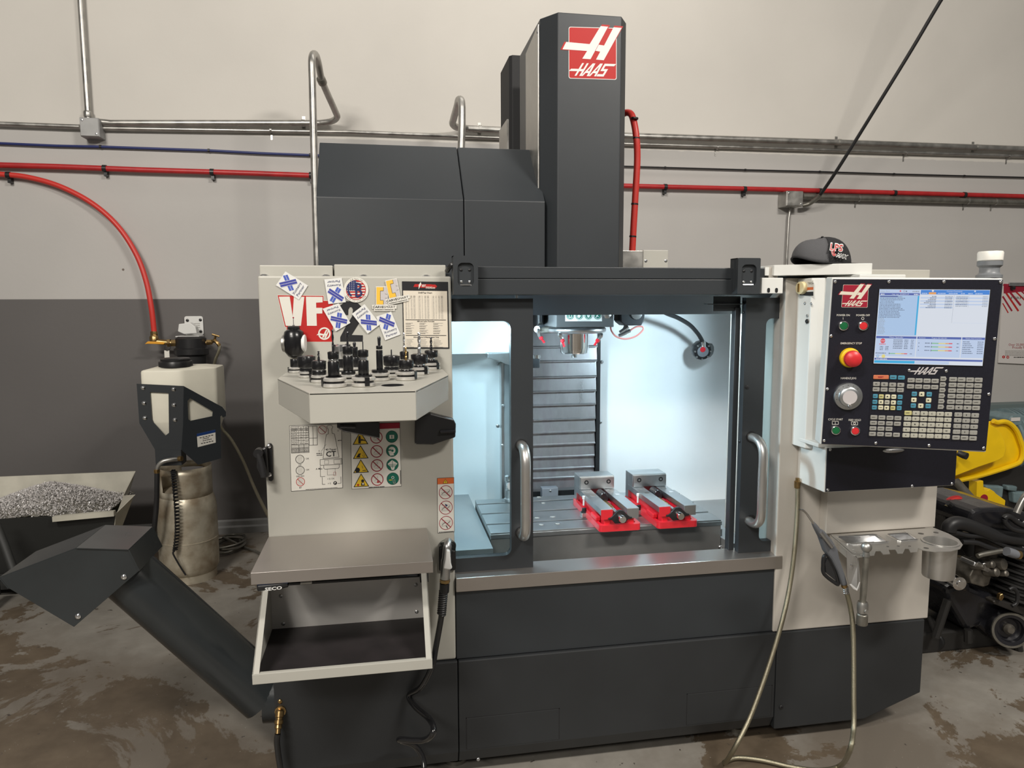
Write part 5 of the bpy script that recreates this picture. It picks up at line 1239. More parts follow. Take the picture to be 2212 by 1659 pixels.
# ================================================================== coolant gun and its coiled hose
CG = thing('coolant_gun', 'clear coolant wash gun in a black holder with a long coiled black hose', 'spray gun', at(966, 1200, -.01))
a, c_ = at(948, 1173, -.008), at(985, 1232, -.008); b = MB(); b.prism(rrect(a.x, c_.x, c_.z, a.z, .007, 4), 'y', -.008, -.0005); b.build('holder_plate', 'black', CG, bevel=.001)
b = MB(); b.tube(spline([at(952, 1183, -.012), at(953, 1174, -.02), at(967, 1168, -.025), at(981, 1175, -.02), at(979, 1190, -.012)], 5), .006, 8); b.build('holder_clip', 'clear_plastic', CG)
b = MB(); b.tube(spline([at(968, 1168, -.03), at(967, 1176, -.045), at(965, 1195, -.05), at(963, 1215, -.05), at(962, 1235, -.05), at(961, 1250, -.05)], 5), [.012]*6+[.014]*8+[.016]*12, 14); b.build('gun_body', 'steel', CG)
q = [at(964, 1187, -.07), at(972, 1188, -.07), at(974, 1215, -.07), at(977, 1226, -.07), at(971, 1230, -.07), at(957, 1227, -.07), at(961, 1210, -.07)]
b = MB(); b.prism([(p.x, p.z) for p in q], 'y', -.078, -.06); b.build('trigger', 'white_bright', CG, bevel=.004)
b = MB(); b.lathe([(.015, -.006), (.017, -.004), (.017, .006), (.013, .008)], at(961, 1255, -.05), (.06, 0, 1), 8); b.build('brass_nut', 'brass', CG)
b = MB(); b.lathe([(.013, -.02), (.016, -.016), (.016, .012), (.012, .014)], at(960, 1268, -.05), (.06, 0, 1), 12); b.build('hose_fitting', 'black', CG)
pts = [at(959, 1272, -.05), at(956, 1300, -.05), at(953, 1334, -.05), at(942, 1396, -.06), at(932.6, 1441.6, -.08), at(910, 1484, -.07), at(884, 1502, -.03), at(897, 1526, -.07), at(929, 1555, -.14), at(936, 1581, -.2), at(914, 1599, -.16), at(862, 1598, -.1), at(893, 1609, -.06), at(911, 1633, -.06), at(916, 1661, -.08), at(910, 1690, -.1)]
MB().tube(spline(pts, 10), .0098, 12).build('hose', 'hose_black', CG)
s0, s1 = Vector(at(958, 1276, -.05)), Vector(at(953.5, 1328, -.05)); n_c = 11; pts = []; u_, v_ = ortho(s1-s0)
for i in range(n_c*10+1):
    t = i/10*2*PI; pts.append(s0.lerp(s1, i/(n_c*10))+(u_*math.cos(t)+v_*math.sin(t))*.0125)
MB().tube(pts, .0032, 6).build('spring_guard', 'rubber', CG)
# ================================================================== brass coupling low on the left base
BC = thing('hose_coupling', 'brass quick coupling with a black hose low on the left base panel', 'coupling', at(604, 1530, -.02))
screw(BC, at(605, 1515, YB), .007, 'brass')
c0 = at(606, 1535, YB); e1 = at(600, 1585, -.06)
b = MB(); b.lathe([(.018, 0), (.018, .006), (.012, .008), (.012, .02)], c0, (0, -1, 0), 10); b.build('wall_flange', 'brass', BC)
b = MB(); c1 = c0+Vector((0, -.02, 0)); dv = (e1-c1); L = dv.length
b.lathe([(.010, -.012), (.014, -.008), (.014, .008), (.011, .010), (.011, L*.3), (.014, L*.32), (.014, L*.5), (.010, L*.53), (.012, L*.62), (.012, L*.72), (.008, L*.76), (.008, L)], c1, dv, 12); b.build('coupling_body', 'brass', BC)
MB().tube(spline([e1, at(598, 1600, -.062), at(601, 1630, -.065), at(606, 1665, -.07), at(608, 1700, -.07)], 6), .0095, 12).build('hose', 'hose_black', BC)
# ================================================================== control pendant and its arm
# arm: top slab, upright housing, lower box
ARM = thing('pendant_arm', 'white sheet metal arm with a black lower box carrying the control pendant', 'arm', (1.45, -.1, Z(1779, 1064, -.17)))
zb0, zb1 = Z(1779, 1064, -.17), Z(1787, 966, -.17); bx0, bx1 = X(1781, 1040, -.17), X(2063, 1010, -.17)
MB().box(bx0, bx1, -.17, -.009, zb0, zb1).build('lower_box', 'arm_white', ARM, bevel=.003)
LB = MB().box(bx0+.003, bx1, -.1745, -.1705, zb0+.003, zb1-.003).build('box_front', 'panel_black', ARM, bevel=.001)
for sx, sy in ((1793, 971), (1788, 1058), (1970, 1050), (2056, 1045)): screw(LB, at(sx, sy, -.1745), .005, 'steel')
b = MB(); p = at(1930, 973, -.1745); b.sphere((p.x, -.1745, p.z), 1.0, 18, 8, (.042, .010, .009)); b.build('finger_grip', 'steel', LB)
cx_a = X(1719.5, 700, -.0085); zc1 = Z(1740, 600, -.1)
b = MB(); xf = X(1765, 700, -.095)
b.prism([(cx_a, -.0085), (cx_a+.004, -.085), (xf, -.095), (xf+.022, -.095), (xf+.06, -.07), (xf+.10, -.0085)], 'z', zb1-.02, zc1); UPR = b.build('upright', 'arm_white', ARM, bevel=.003)
MB().box(cx_a+.002, bx0+.12, -.165, -.0085, zb1-.001, zb1+.012).build('box_lid', 'arm_white', ARM, bevel=.002)
zs_1, zs_0 = Z(1672, 573, 0), Z(1672, 594, 0)
s0 = at(1672, 580, -.012); s1 = at(1812, 585, -.12); s2 = at(1884, 585, -.15)
b = MB(); b.prism([(s0.x, -.0095), (s0.x, s0.y), (s1.x, s1.y), (s2.x, s2.y), (s2.x, -.0095)], 'z', zs_0-.003, zs_1); b.build('top_slab', 'arm_white', ARM, bevel=.002)
part('arm_base', MB().box(s0.x, s2.x, -.0085, .20, zs_0-.003, zs_1), 'arm_white', bevel=.002)
MB().box(1.53, 1.70, -.168, -.02, zb1+.0005, zs_0-.004).build('pendant_post', 'arm_white', ARM, bevel=.003)
# rotary tension knob with its label on the upright
def uf(x, y, l):     # plane of the upright's left face: through (cx_a,-.0085) and (cx_a+.004,-.085)
    d_ = ray(x, y); t = (cx_a+.002-l-CAM.x)/d_.x; return CAM+d_*t
d = Decal(uf, step=.0006); d.poly([(1727, 607), (1757, 606), (1757, 639), (1726, 638)], 'paper', 1); d.poly([(1740, 621), (1757, 620), (1757, 626), (1740, 627)], 'orange_sign', 2); d.poly([(1726, 631), (1757, 630), (1757, 639), (1726, 638)], 'ink', 2)
d.text('TECH', 1751, 614, 4, 'ink_soft', width=13, layer=2); d.build('arm_label', UPR)
p = uf(1737, 622, 0); b = MB(); b.lathe([(.020, .001), (.022, .006), (.021, .018), (.016, .020)], p, (-1, -.12, 0), 20); b.build('tension_knob', 'ivory', UPR)
b = MB(); b.M = Matrix.Translation(p+Vector((-.0205, 0, 0))); b.box(-.002, .001, -.004, .004, -.014, .014); b.build('knob_slot', 'brass_tool', UPR)
for sx, sy, r_ in ((1739, 655, .005), (1753, 656, .005), (1744, 682, .005), (1744, 694, .008)):
    screw(UPR, uf(sx, sy, .0005), r_, 'black' if r_ > .006 else 'steel', (-1, 0, 0))
# --- pendant plane
PA, PT = math.radians(18), math.radians(-2.5)
Pn = Vector((-math.sin(PA)*math.cos(PT), -math.cos(PA)*math.cos(PT), math.sin(PT)))
PR = Vector((math.cos(PA), -math.sin(PA), 0)); PU = PR.cross(-Pn).normalized()
if PU.z < 0: PU = -PU
PC = Vector((1.555, -.395, 1.435))
def pp(px, py, l=0.0):
    d_ = ray(px, py); t = ((PC+Pn*l)-CAM).dot(Pn)/d_.dot(Pn); return CAM+d_*t
PRot = Matrix((PR, PU, Pn)).transposed().to_4x4()      # local x right, y up, z out of the panel
PEN = thing('control_pendant', 'black machine control pendant with lit screen, keypad and red emergency stop', 'control panel', pp(1970, 965))
co = [pp(1800, 603), pp(2167, 604), pp(2130, 974), pp(1775, 959)]
outl = [pp(1798, 599), pp(2169, 601), pp(2132, 978), pp(1772, 961)]
b = MB(); b.hexa([p-Pn*.065 for p in outl], [p-Pn*.0045 for p in outl]); HS = b.build('housing', 'arm_white', PEN, bevel=.004)
b = MB(); b.hexa([p-Pn*.004 for p in co], co); FP = b.build('front_plate', 'panel_black', PEN, bevel=.0008, label='black carbon patterned front plate')
b = MB(); q0 = (co[0]+co[3])/2-Pn*.065; mid = (co[0]+co[1]+co[2]+co[3])/4
b.hexa([mid+PR*sx*.09+PU*sy*.12-Pn*.0655 for sx, sy in ((-1, -1), (1, -1), (1, 1), (-1, 1))], [mid+PR*sx*.09+PU*sy*.12-Pn*.222 for sx, sy in ((-1, -1), (1, -1), (1, 1), (-1, 1))]); b.build('rear_mount', 'arm_white', PEN)
def pdec(reg, sc__, base=0): return Decal(lambda x, y, l: pp(reg[0]+x/sc__, reg[1]+y/sc__, l+base), step=.0003)
SR = ((1780, 590), 5.53); KR = ((1780, 790), 5.821)
for (x_, y_) in ((132, 102), (775, 102), (1432, 102), (2110, 104), (82, 750), (2037, 783)):
    screw(FP, pp(1780+x_/5.53, 590+y_/5.53), .0048, 'chrome', Pn)
for (x_, y_) in ((40, 292), (2072, 357), (1070, 57), (1537, 66), (0, 942), (650, 973), (1320, 1003), (2005, 1037)):
    screw(FP, pp(1780+x_/5.821, 790+y_/5.821), .0045, 'chrome', Pn)
# logo badges
d = pdec(*SR)
TLq, TRq, BRq, BLq = (233, 140), (530, 143), (516, 408), (210, 405)
bq = lambda x, y: ((TLq[0]*(1-x)+TRq[0]*x)*(1-y)+(BLq[0]*(1-x)+BRq[0]*x)*y, (TLq[1]*(1-x)+TRq[1]*x)*(1-y)+(BLq[1]*(1-x)+BRq[1]*x)*y)
logo_badge(d, bq, 'red_dull', 'chart_paper'); d.build('logo_badge', PEN, label='dull red square logo with tan H')
d = pdec(*KR); logo_word(d, lambda x, y: (1090+410*x, 18+92*y), 'lilac_grey', 0, 1, 0, 1); d.build('logo_word', PEN)
# screen
b = MB(); sc4 = [pp(1780+x/5.53, 590+y/5.53, .0005) for x, y in ((655, 184), (1995, 194), (1903, 1118), (584, 1086))]; b.hexa([p+Pn*0 for p in sc4], [p+Pn*.0012 for p in sc4]); SB = b.build('screen_bezel', 'black', PEN, bevel=.0004)
c4 = ((663, 192), (1985, 200), (1893, 1108), (592, 1078))
def sq(x, y):
    u, v = x/1000, y/680
    return ((c4[0][0]*(1-u)+c4[1][0]*u)*(1-v)+(c4[3][0]*(1-u)+c4[2][0]*u)*v, (c4[0][1]*(1-u)+c4[1][1]*u)*(1-v)+(c4[3][1]*(1-u)+c4[2][1]*u)*v)
d = Decal(lambda x, y, l: pp(1780+sq(x, y)[0]/5.53, 590+sq(x, y)[1]/5.53, .0018+l), step=.00025)
d.rect(0, 0, 1000, 680, 'scr_white', 0)
d.rect(0, 0, 370, 34, 'scr_pale', 1); d.rect(5, 34, 368, 54, 'scr_navy', 1); d.rect(5, 56, 368, 422, 'scr_blue', 1); d.rect(352, 58, 365, 415, 'scr_cyan', 2)
d.text('Setup: Zero', 10, 24, 12, 'scr_soft', align=0, width=85, layer=2); d.disc(190, 16, 7, 'scr_red', 2); d.ring(225, 16, 6, 10, 'scr_soft', 2, 12); d.squiggle(240, 250, 24, 12, 'scr_text', 2); d.squiggle(300, 360, 24, 10, 'scr_soft', 2)
d.squiggle(15, 50, 50, 9, 'scr_white', 2); d.text('..\\wp_ops_WARM-UP', 110, 50, 11, 'scr_white', align=0, width=160, layer=2); d.squiggle(315, 355, 50, 9, 'scr_white', 2)
d.rect(10, 60, 170, 72, 'scr_navy', 1.5)
for j in range(26):
    w_ = (200, 230, 210, 130, 130, 190, 190, 190, 210, 230, 180, 190, 190, 200, 190)[j] if j < 15 else 50+random.random()*20
    d.squiggle(12, 12+w_, 72+j*13.4, 6.5, 'scr_text' if j < 15 else 'scr_soft', 2, seed=j, gap=.35)
d.rect(375, 4, 998, 44, 'scr_bar', 1); d.rect(448, 25, 515, 43, 'scr_orange', 2); d.rect(475, 4, 492, 20, 'scr_white', 2); d.text('Current Commands', 680, 22, 11, 'scr_white', width=140, layer=2); d.disc(865, 14, 8, 'scr_white', 2, 6)
for x_, w_ in ((385, 50), (530, 70), (630, 80), (740, 35), (805, 40), (870, 65)): d.squiggle(x_, x_+w_, 39, 8, 'scr_pale', 2)
for j in range(8):
    yy = 66+j*14.5; d.rect(378, yy-11, 675, yy+1, 'scr_pale' if j % 2 else 'scr_white', 1); d.squiggle(520-40-(j*17 % 70), 520, yy, 7, 'scr_text', 2, seed=j); d.squiggle(600, 668, yy, 7, 'scr_text' if j % 2 else 'scr_soft', 2, seed=j+4)
for j in range(7):
    yy = 66+j*14.5; d.rect(690, yy-11, 992, yy+1, 'scr_pale' if j % 2 else 'scr_white', 1); d.squiggle(700, 808, yy, 7, 'scr_text' if j % 2 else 'scr_soft', 2, seed=j+7); d.squiggle(940, 990, yy, 7, 'scr_soft', 2, seed=j+2)
d.line(680, 50, 680, 300, 2, 'scr_soft', 2); d.line(690, 300, 990, 300, 1.5, 'scr_pale', 2); d.line(815, 50, 815, 160, 1.5, 'scr_soft', 2)
for (a_, b_, t_) in ((5, 372, 'Main Spindle'), (380, 782, 'Program G54 G43 H21'), (790, 998, 'Timers And Counters')):
    d.rect(a_, 428, b_, 448, 'scr_navy', 1); d.rect(a_, 448, b_, 612, 'scr_pale', 1); d.text(t_, (a_+b_)/2, 443, 10, 'scr_white', width=(b_-a_)*.34 if t_ != 'Timers And Counters' else 150, layer=2)
d.text('Positions', 395, 443, 9, 'scr_white', align=0, width=60, layer=2)
d.disc(68, 472, 23, 'scr_red', 2, 8); d.text('STOP', 68, 478, 12, 'scr_white', width=36, layer=3); d.squiggle(38, 98, 505, 7, 'scr_red', 2)
for j in range(3): d.squiggle(45, 75, 528+j*14, 7, 'scr_text', 2, seed=j); d.squiggle(95, 125, 528+j*14, 7, 'scr_text', 2, seed=j+5)
for j in range(6): d.squiggle(165, 250, 466+j*15, 7, 'scr_text', 2, seed=j); d.squiggle(265, 300, 466+j*15, 7, 'scr_text', 2, seed=j+3); d.squiggle(325, 350, 466+j*15, 7, 'scr_text', 2, seed=j+9)
def grad(x0, x1, y0, y1):
    cs = ['scr_green', 'scr_green', 'scr_yellow', 'scr_yellow', 'scr_orange', 'scr_red']
    for i, c in enumerate(cs): d.rect(x0+(x1-x0)*i/6, y0, x0+(x1-x0)*(i+1)/6, y1, c, 2)
    d.rect(x0-4, y0-3, x0+3, y1+3, 'scr_text', 3)
d.squiggle(10, 105, 588, 8, 'scr_text', 2); grad(135, 300, 582, 590); d.squiggle(325, 345, 590, 7, 'scr_text', 2)
for j, yy in enumerate((482, 514, 547)): d.squiggle(395, 403, yy+8, 8, 'scr_text', 2); d.squiggle(455, 500, yy+8, 8, 'scr_text', 2, seed=j); grad(515, 705, yy, yy+9); d.squiggle(745, 765, yy+8, 7, 'scr_text', 2)
for j in range(7): d.squiggle(800, 860+(j*13 % 40), 472+j*17, 7, 'scr_text', 2, seed=j); d.squiggle(935, 990, 472+j*17, 7, 'scr_text', 2, seed=j+1)
d.disc(32, 612, 15, 'scr_blue', 3, 14); d.ring(32, 612, 12, 15, 'scr_soft', 4, 14); d.disc(85, 612, 17, 'scr_yellow', 3, 14); d.rect(5, 628, 995, 645, 'scr_navy', 2); d.squiggle(20, 120, 642, 8, 'scr_white', 3)
d.rect(4, 650, 375, 674, 'scr_cyan', 2); d.rect(378, 650, 690, 674, 'scr_pale', 2); d.rect(692, 650, 998, 674, 'scr_white', 2)
d.build('screen', PEN, label='lit blue and white control screen')
# push buttons
def pbutton(reg, x, y, r, m, name, label):
    p = pp(reg[0][0]+x/reg[1], reg[0][1]+y/reg[1]); k = r/reg[1]/ppm(p)
    b = MB(); b.lathe([(k, .0002), (k*1.02, .003), (k*.96, .007), (k*.80, .008)], p, Pn, 24, False, False); o = b.build(name, 'chrome', PEN, label=label)
    b = MB(); b.lathe([(k*.82, .002), (k*.82, .006), (k*.74, .0075), (k*.3, .008)], p, Pn, 24); b.build('button_cap', m, o)
pbutton(SR, 228, 628, 58, 'btn_green', 'push_button', 'green power on button'); pbutton(SR, 463, 628, 58, 'btn_red', 'push_button', 'red power off button')
pbutton(KR, 142, 808, 58, 'btn_green', 'push_button', 'green cycle start button'); pbutton(KR, 385, 815, 58, 'btn_red', 'push_button', 'red feed hold button')
p = pp(1780+305/5.53, 590+1010/5.53); k = 118/5.53/ppm(p)
b = MB(); b.lathe([(k, .0002), (k, .004), (k*.93, .012), (k*.80, .014)], p, Pn, 30); ES = b.build('emergency_stop', 'btn_yellow', PEN, label='red mushroom emergency stop on a yellow collar')
b = MB(); b.lathe([(k*.55, .014), (k*.55, .020), (k*.80, .022), (k*.84, .030), (k*.78, .040), (k*.55, .046), (k*.2, .048)], p, Pn, 30); b.build('mushroom_head', 'btn_red', ES)
p = pp(1780+295/5.821, 790+382/5.821); k = 172/5.821/ppm(p)
b = MB(); b.lathe([(k, .0002), (k, .006), (k*.97, .010), (k*.72, .012), (k*.70, .013), (k*.68, .022), (k*.60, .024)], p, Pn, 36); HJ = b.build('jog_wheel', 'ground_steel', PEN, label='silver handle jog wheel')
b = MB(); b.lathe([(k*.50, .0242), (k*.48, .0235)], p, Pn, 28); b.build('wheel_face', 'lilac_grey', HJ)
pk = p-PU*k*.62-PR*.0; b = MB(); b.lathe([(k*.14, .012), (k*.14, .028), (k*.11, .030), (k*.05, .029)], pk, Pn, 16); b.build('finger_knob', 'chrome', HJ)
for i in range(7):
    t = math.radians(35+i*25*1.0+10); q = p+(PR*math.cos(t)+PU*math.sin(t))*k*.84+Pn*.0112
    MB().lathe([(k*.03, 0), (k*.03, .0006)], q, Pn, 8).build('wheel_mark', 'ink_soft', HJ)
# keys
_km = {}
def keymesh(w_, h_, m, arrow=False):
    key = (w_, h_, m, arrow)
    if key in _km: return _km[key]
    kx, ky = w_/2, h_/2; r_ = min(kx, ky)*.35; T = .0032
    def ring(s, z):
        pts = []
        for cx2, cy2, a0 in ((kx-r_, ky-r_, 0), (-kx+r_, ky-r_, 90), (-kx+r_, -ky+r_, 180), (kx-r_, -ky+r_, 270)):
            for i in range(3):
                t = math.radians(a0+45*i); pts.append(((cx2+r_*math.cos(t))*s, (cy2+r_*math.sin(t))*s, z))
        if arrow: pts = [(kx*.62*s, ky*s, z), (-kx*s, ky*s, z), (-kx*s, -ky*s, z), (kx*.62*s, -ky*s, z), (kx*s, 0, z)]
        return pts
    a, b_, c_ = ring(1, .0002), ring(1, T*.6), ring(.84, T); n = len(a); me = MB(); me.mat(m)
    me.add(a+b_+c_, [(i, (i+1) % n, n+(i+1) % n, n+i) for i in range(n)]+[(n+i, n+(i+1) % n, 2*n+(i+1) % n, 2*n+i) for i in range(n)]+[tuple(range(2*n, 3*n))])
    _km[key] = me.mesh('key'); return _km[key]
KP = MB(); kq = [pp(1780+x/5.821, 790+y/5.821, .0003) for x, y in ((596, 100), (2005, 130), (1925, 950), (555, 905))]
KP.hexa(kq, [q+Pn*.0004 for q in kq]); KPO = KP.build('keypad', 'panel_black', PEN, label='keypad membrane with rows of keys')
leg = pdec(*KR, .0040)
kscale = 1/5.821/ppm(pp(1960, 880))
def key(x, y, w_, h_, m, t=None, arrow=False, tm='ink'):
    o = bpy.data.objects.new('key', keymesh(w_, h_, m, arrow) if False else keymesh(round(w_*kscale, 5), round(h_*kscale, 5), m, arrow)); COL.objects.link(o)
    o.matrix_world = Matrix.Translation(pp(1780+x/5.821, 790+y/5.821, .0008)) @ PRot
    o.parent = KPO; o.matrix_parent_inverse = wm(KPO).inverted()
    if t is None:
        leg.squiggle(x-w_*.28, x+w_*.28, y+4, 9, 'ink_soft', 1, seed=int(x), gap=.2)
    elif t in '^v<>':
        a = {'^': ((0, -1), (1, .6), (-1, .6)), 'v': ((0, 1), (-1, -.6), (1, -.6)), '<': ((-1, 0), (.6, -1), (.6, 1)), '>': ((1, 0), (-.6, 1), (-.6, -1))}[t]
        leg.poly([(x+14*p_[0], y+12*p_[1]) for p_ in a], 'ink', 1)
    elif t: leg.text(t, x, y+9, 18, tm, layer=1, bold=.03)
key(715, 143, 182, 52, 'key_orange', 'RESET', tm='red_dull'); key(868, 146, 80, 52, 'key_blue'); key(970, 150, 80, 52, 'key_blue')
for i, (x, y) in enumerate(((658, 230), (758, 235), (860, 240), (962, 243))): key(x, y, 82, 54, 'key_grey', 'F%d' % (i+1))
for (x, y) in ((653, 297), (753, 300), (855, 303), (957, 307)): key(x, y, 82, 54, 'key_grey')
jog = [[(643, 383), (718, 387), (797, 388), (875, 390), (955, 393)], [(637, 455), (714, 457), (791, 460), (870, 463), (948, 465)], [(631, 525), (710, 526), (785, 530), (863, 532), (942, 533)]]
for r_, row in enumerate(jog):
    for c, (x, y) in enumerate(row): key(x, y, 58, 54, 'key_blue' if c in (0, 4) else ('key_yellow' if (r_, c) in ((0, 1), (2, 3)) else ('key_tan' if (r_, c) == (1, 2) else 'key_cream')), {(0, 2): '^', (1, 1): '<', (1, 3): '>', (2, 2): 'v'}.get((r_, c)))
for row in ([(625, 648), (725, 652), (827, 656), (926, 660)], [(620, 718), (718, 722), (820, 726), (920, 730)], [(613, 788), (713, 791), (814, 794)], [(607, 857), (707, 860), (808, 865), (908, 869)]):
    for (x, y) in row: key(x, y, 82, 54, 'key_grey')
for (x, y) in ((1093, 183), (1192, 187), (1293, 190), (1394, 193), (1085, 260), (1185, 263), (1287, 267), (1388, 270)): key(x, y, 84, 56, 'key_grey')
for (x, y, m, t) in ((1133, 355, 'key_blue', None), (1226, 358, 'key_cream', '^'), (1320, 360, 'key_blue', None), (1127, 430, 'key_cream', '<'), (1312, 435, 'key_cream', '>'), (1120, 502, 'key_blue', None), (1214, 504, 'key_cream', 'v'), (1306, 508, 'key_blue', None)): key(x, y, 62, 58, m, t)
for (x, y) in ((1500, 165), (1494, 237), (1488, 307), (1480, 378), (1475, 447), (1468, 517)): key(x, y, 74, 58, 'key_grey', None, True)
for r_ in range(6):
    for c in range(4): key(1620-6.8*r_+107*c, 172+70.3*r_+2.8*c, 90, 56, 'key_grey', '<' if (r_, c) == (5, 1) else ('>' if (r_, c) == (5, 2) else None))
ALP = ['?ABCDE', 'FGHIJK', 'LMNOPQ', 'RSTUVW', 'XYZ;()']
for r_ in range(5):
    for c in range(6): key(1055-6.7*r_+101*c, 594+70*r_+3.4*c, 86, 56, 'key_yellow' if (r_, c) == (0, 0) else 'key_tan', None if (r_, c) == (0, 0) else ALP[r_][c])
NUM = ['789', '456', '123', '-0.']
for r_ in range(5):
    for c in range(3): key(1685-7*r_+106*c, 615+72*r_+5*c, 88, 56, 'key_grey', NUM[r_][c] if r_ < 4 else None)
leg.build('key_legends', KPO)
d = pdec(*KR)
d.rect(1048, 126, 1180, 144, 'lilac_grey', 2); d.rect(1308, 133, 1440, 150, 'lilac_grey', 2); d.text('DISPLAY', 1244, 146, 17, 'white_print', width=105, bold=.02)
d.rect(583, 590, 700, 607, 'lilac_grey', 2); d.rect(856, 600, 972, 618, 'lilac_grey', 2); d.text('OVERRIDES', 778, 613, 17, 'white_print', width=130, bold=.02)
d.text('CURSOR', 1218, 436, 14, 'lilac_grey', width=80); d.text('SPINDLE', 915, 803, 15, 'lilac_grey', width=78)
d.text('HANDLE JOG', 308, 168, 23, 'white_print', ang=0, width=192, bold=.01); d.text('CYCLE START', 145, 686, 23, 'white_print', width=185, bold=.01); d.text('FEED HOLD', 387, 694, 23, 'white_print', width=155, bold=.01)
d.frame(103, 700, 180, 738, 5, 'white_print', 2); d.line(141, 700, 141, 738, 5, 'white_print', 2); d.frame(345, 705, 422, 745, 5, 'white_print', 2); d.ring(383, 725, 10, 16, 'white_print', 2)
d.build('key_labels', PEN)
d = pdec(*SR); d.text('POWER ON', 230, 513, 22, 'white_print', width=155, bold=.01); d.line(228, 528, 228, 555, 4, 'white_print', 2); d.build('button_print', PEN)
d = pdec(*SR); d.text('POWER OFF', 467, 514, 22, 'white_print', width=163, bold=.01); d.ring(463, 542, 12, 17, 'white_print', 2); d.build('button_print', PEN)
d = pdec(*SR); d.text('EMERGENCY STOP', 325, 849, 22, 'white_print', width=255, bold=.01, shear=.1); d.build('button_print', PEN)
# ================================================================== beacon on top of the pendant
p = pp(2136, 601, -.04); k = 1/ppm(p)
BE = thing('signal_beacon', 'grey and white round beacon standing on top of the control pendant', 'beacon', p)
b = MB(); b.lathe([(25*k, 0), (25*k, 7*k), (22*k, 8*k), (19*k, 12*k), (19*k, 22*k), (24*k, 27*k), (24*k, 36*k)], p, (0, 0, 1), 24); b.build('stem', 'pvc_grey', BE)
b = MB(); b.lathe([(22*k, 36.2*k), (24*k, 38*k), (24.5*k, 54*k), (23*k, 57*k)], p, (0, 0, 1), 24); b.build('lens_cap', 'beacon_white', BE)
# ================================================================== baseball cap
cc = at(1774, 571, -.03); cc.z = zs_1+.001; k = 1/ppm(cc)
CP = thing('baseball_cap', 'black baseball cap with grey mesh back lying on the pendant arm', 'cap', cc)
RX, RY, RZ = 63*k, 50*k, 59*k
def dome(a, e):       # a around, e elevation 0..1
    s = math.cos(e*PI/2)**.72; h = math.sin(e*PI/2)
    back = max(0, -math.cos(a))
    z = h*RZ*(1-.10*back) + (1-e)*back**3*15*k
    return Vector((cc.x+RX*s*math.cos(a)*(1.0+.03*back), cc.y+RY*s*math.sin(a), cc.z+z))
def domepatch(a0, a1, m, name, off=0.0):
    na, ne = 14, 10; vs_ = []; fs = []
    for i in range(na+1):
        for j in range(ne+1):
            q = dome(a0+(a1-a0)*i/na, j/ne*.995); vs_.append(q)
    for i in range(na):
        for j in range(ne): fs.append((i*(ne+1)+j, (i+1)*(ne+1)+j, (i+1)*(ne+1)+j+1, i*(ne+1)+j+1))
    b = MB(); b.mat(m); b.add(vs_, fs, True); o = b.build(name, None, CP)
    so = o.modifiers.new('thick', 'SOLIDIFY'); so.thickness = .0025; so.offset = -1
    return o
FA = math.radians(-10)
domepatch(math.radians(-103), math.radians(15), 'cap_black', 'front_panel'); domepatch(math.radians(15), math.radians(103), 'cap_black', 'front_panel'); domepatch(math.radians(103), math.radians(257), 'cap_mesh', 'mesh_back')
MB().sphere((cc.x, cc.y, cc.z+RZ), 3*k, 10, 6, (1, 1, .6)).build('top_button', 'cap_black', CP)
b = MB(); b.tube([dome(a_, 0)+Vector((0, 0, .002)) for a_ in [i/40*2*PI for i in range(40)]], .0028, 6, closed=True); b.build('sweatband', 'cap_black', CP)
br = [dome(math.radians(t), 0) for t in range(-70, 71, 10)]
vs_ = []; 
for p_ in br: vs_.append(Vector((p_.x, p_.y, cc.z+.002)))
for t in range(70, -71, -10):
    ta = math.radians(t); vs_.append(Vector((cc.x+RX*1.0*math.cos(ta*.9)+.075*math.cos(ta), cc.y+RY*1.05*math.sin(ta*.95)+.0, cc.z+.003)))
for v_ in vs_[15:]: v_.y += .05
b = MB(); n = len(vs_); b.add(vs_+[q+Vector((0, 0, .003)) for q in vs_], [tuple(range(n))[::-1], tuple(range(n, 2*n))]+[(i, (i+1) % n, n+(i+1) % n, n+i) for i in range(n)]); b.build('bill', 'cap_black', CP)
b = MB(); b.lathe([(RX*.75, .0005), (RX*.75, .0012)], cc, (0, 0, 1), 20); b.build('inside_shade_disc', 'cap_inside_shade', CP)  # flat dark disc stands in for the shadow inside the cap
def cap_fn(x, y, l):      # photo pixel -> front of the dome
    d_ = ray(x, y).normalized(); best = None
    for i in range(60):
        pass
    # intersect with ellipsoid
    o_ = CAM-cc; o2 = Vector((o_.x/RX, o_.y/RY, o_.z/RZ)); d2 = Vector((d_.x/RX, d_.y/RY, d_.z/RZ)); A = d2.dot(d2); B = 2*o2.dot(d2); C_ = o2.dot(o2)-(1.16+l*8)**2
    D = max(0, B*B-4*A*C_); t = (-B-math.sqrt(D))/(2*A); return CAM+d_*t
d = Decal(cap_fn, step=.0006)
CZ = ((1680, 480), 3.19)
def cz(x, y): return (1680+x/3.19, 480+y/3.19)
def ctext(t, x, y, s_, m, w_, ang, ly, bold=0.0, shear=0.): X_, Y_ = cz(x, y); d.text(t, X_, Y_, s_/3.19, m, ang=ang, width=w_/3.19, layer=ly, bold=bold, shear=shear)
ctext('LPS', 403, 196, 48, 'white_bright', 92, -8, 1, .06); ctext('LPS', 403, 195, 44, 'red_print', 84, -8, 2, .01)
P_ = [cz(x, y) for x, y in ((372, 196), (378, 222), (390, 232), (402, 218))]; d.path(P_, 3.2, 'white_bright', 1); d.path(P_, 2, 'red_print', 2); d.line(*cz(388, 190), *cz(388, 226), 2, 'red_print', 2)
ctext('MAX', 438, 246, 28, 'white_bright', 74, -14, 1, .06, .3); ctext('MAX', 438, 245, 25, 'ink', 68, -14, 2, .0, .3)
d.build('cap_emblem', CP, label='red and white embroidered emblem')
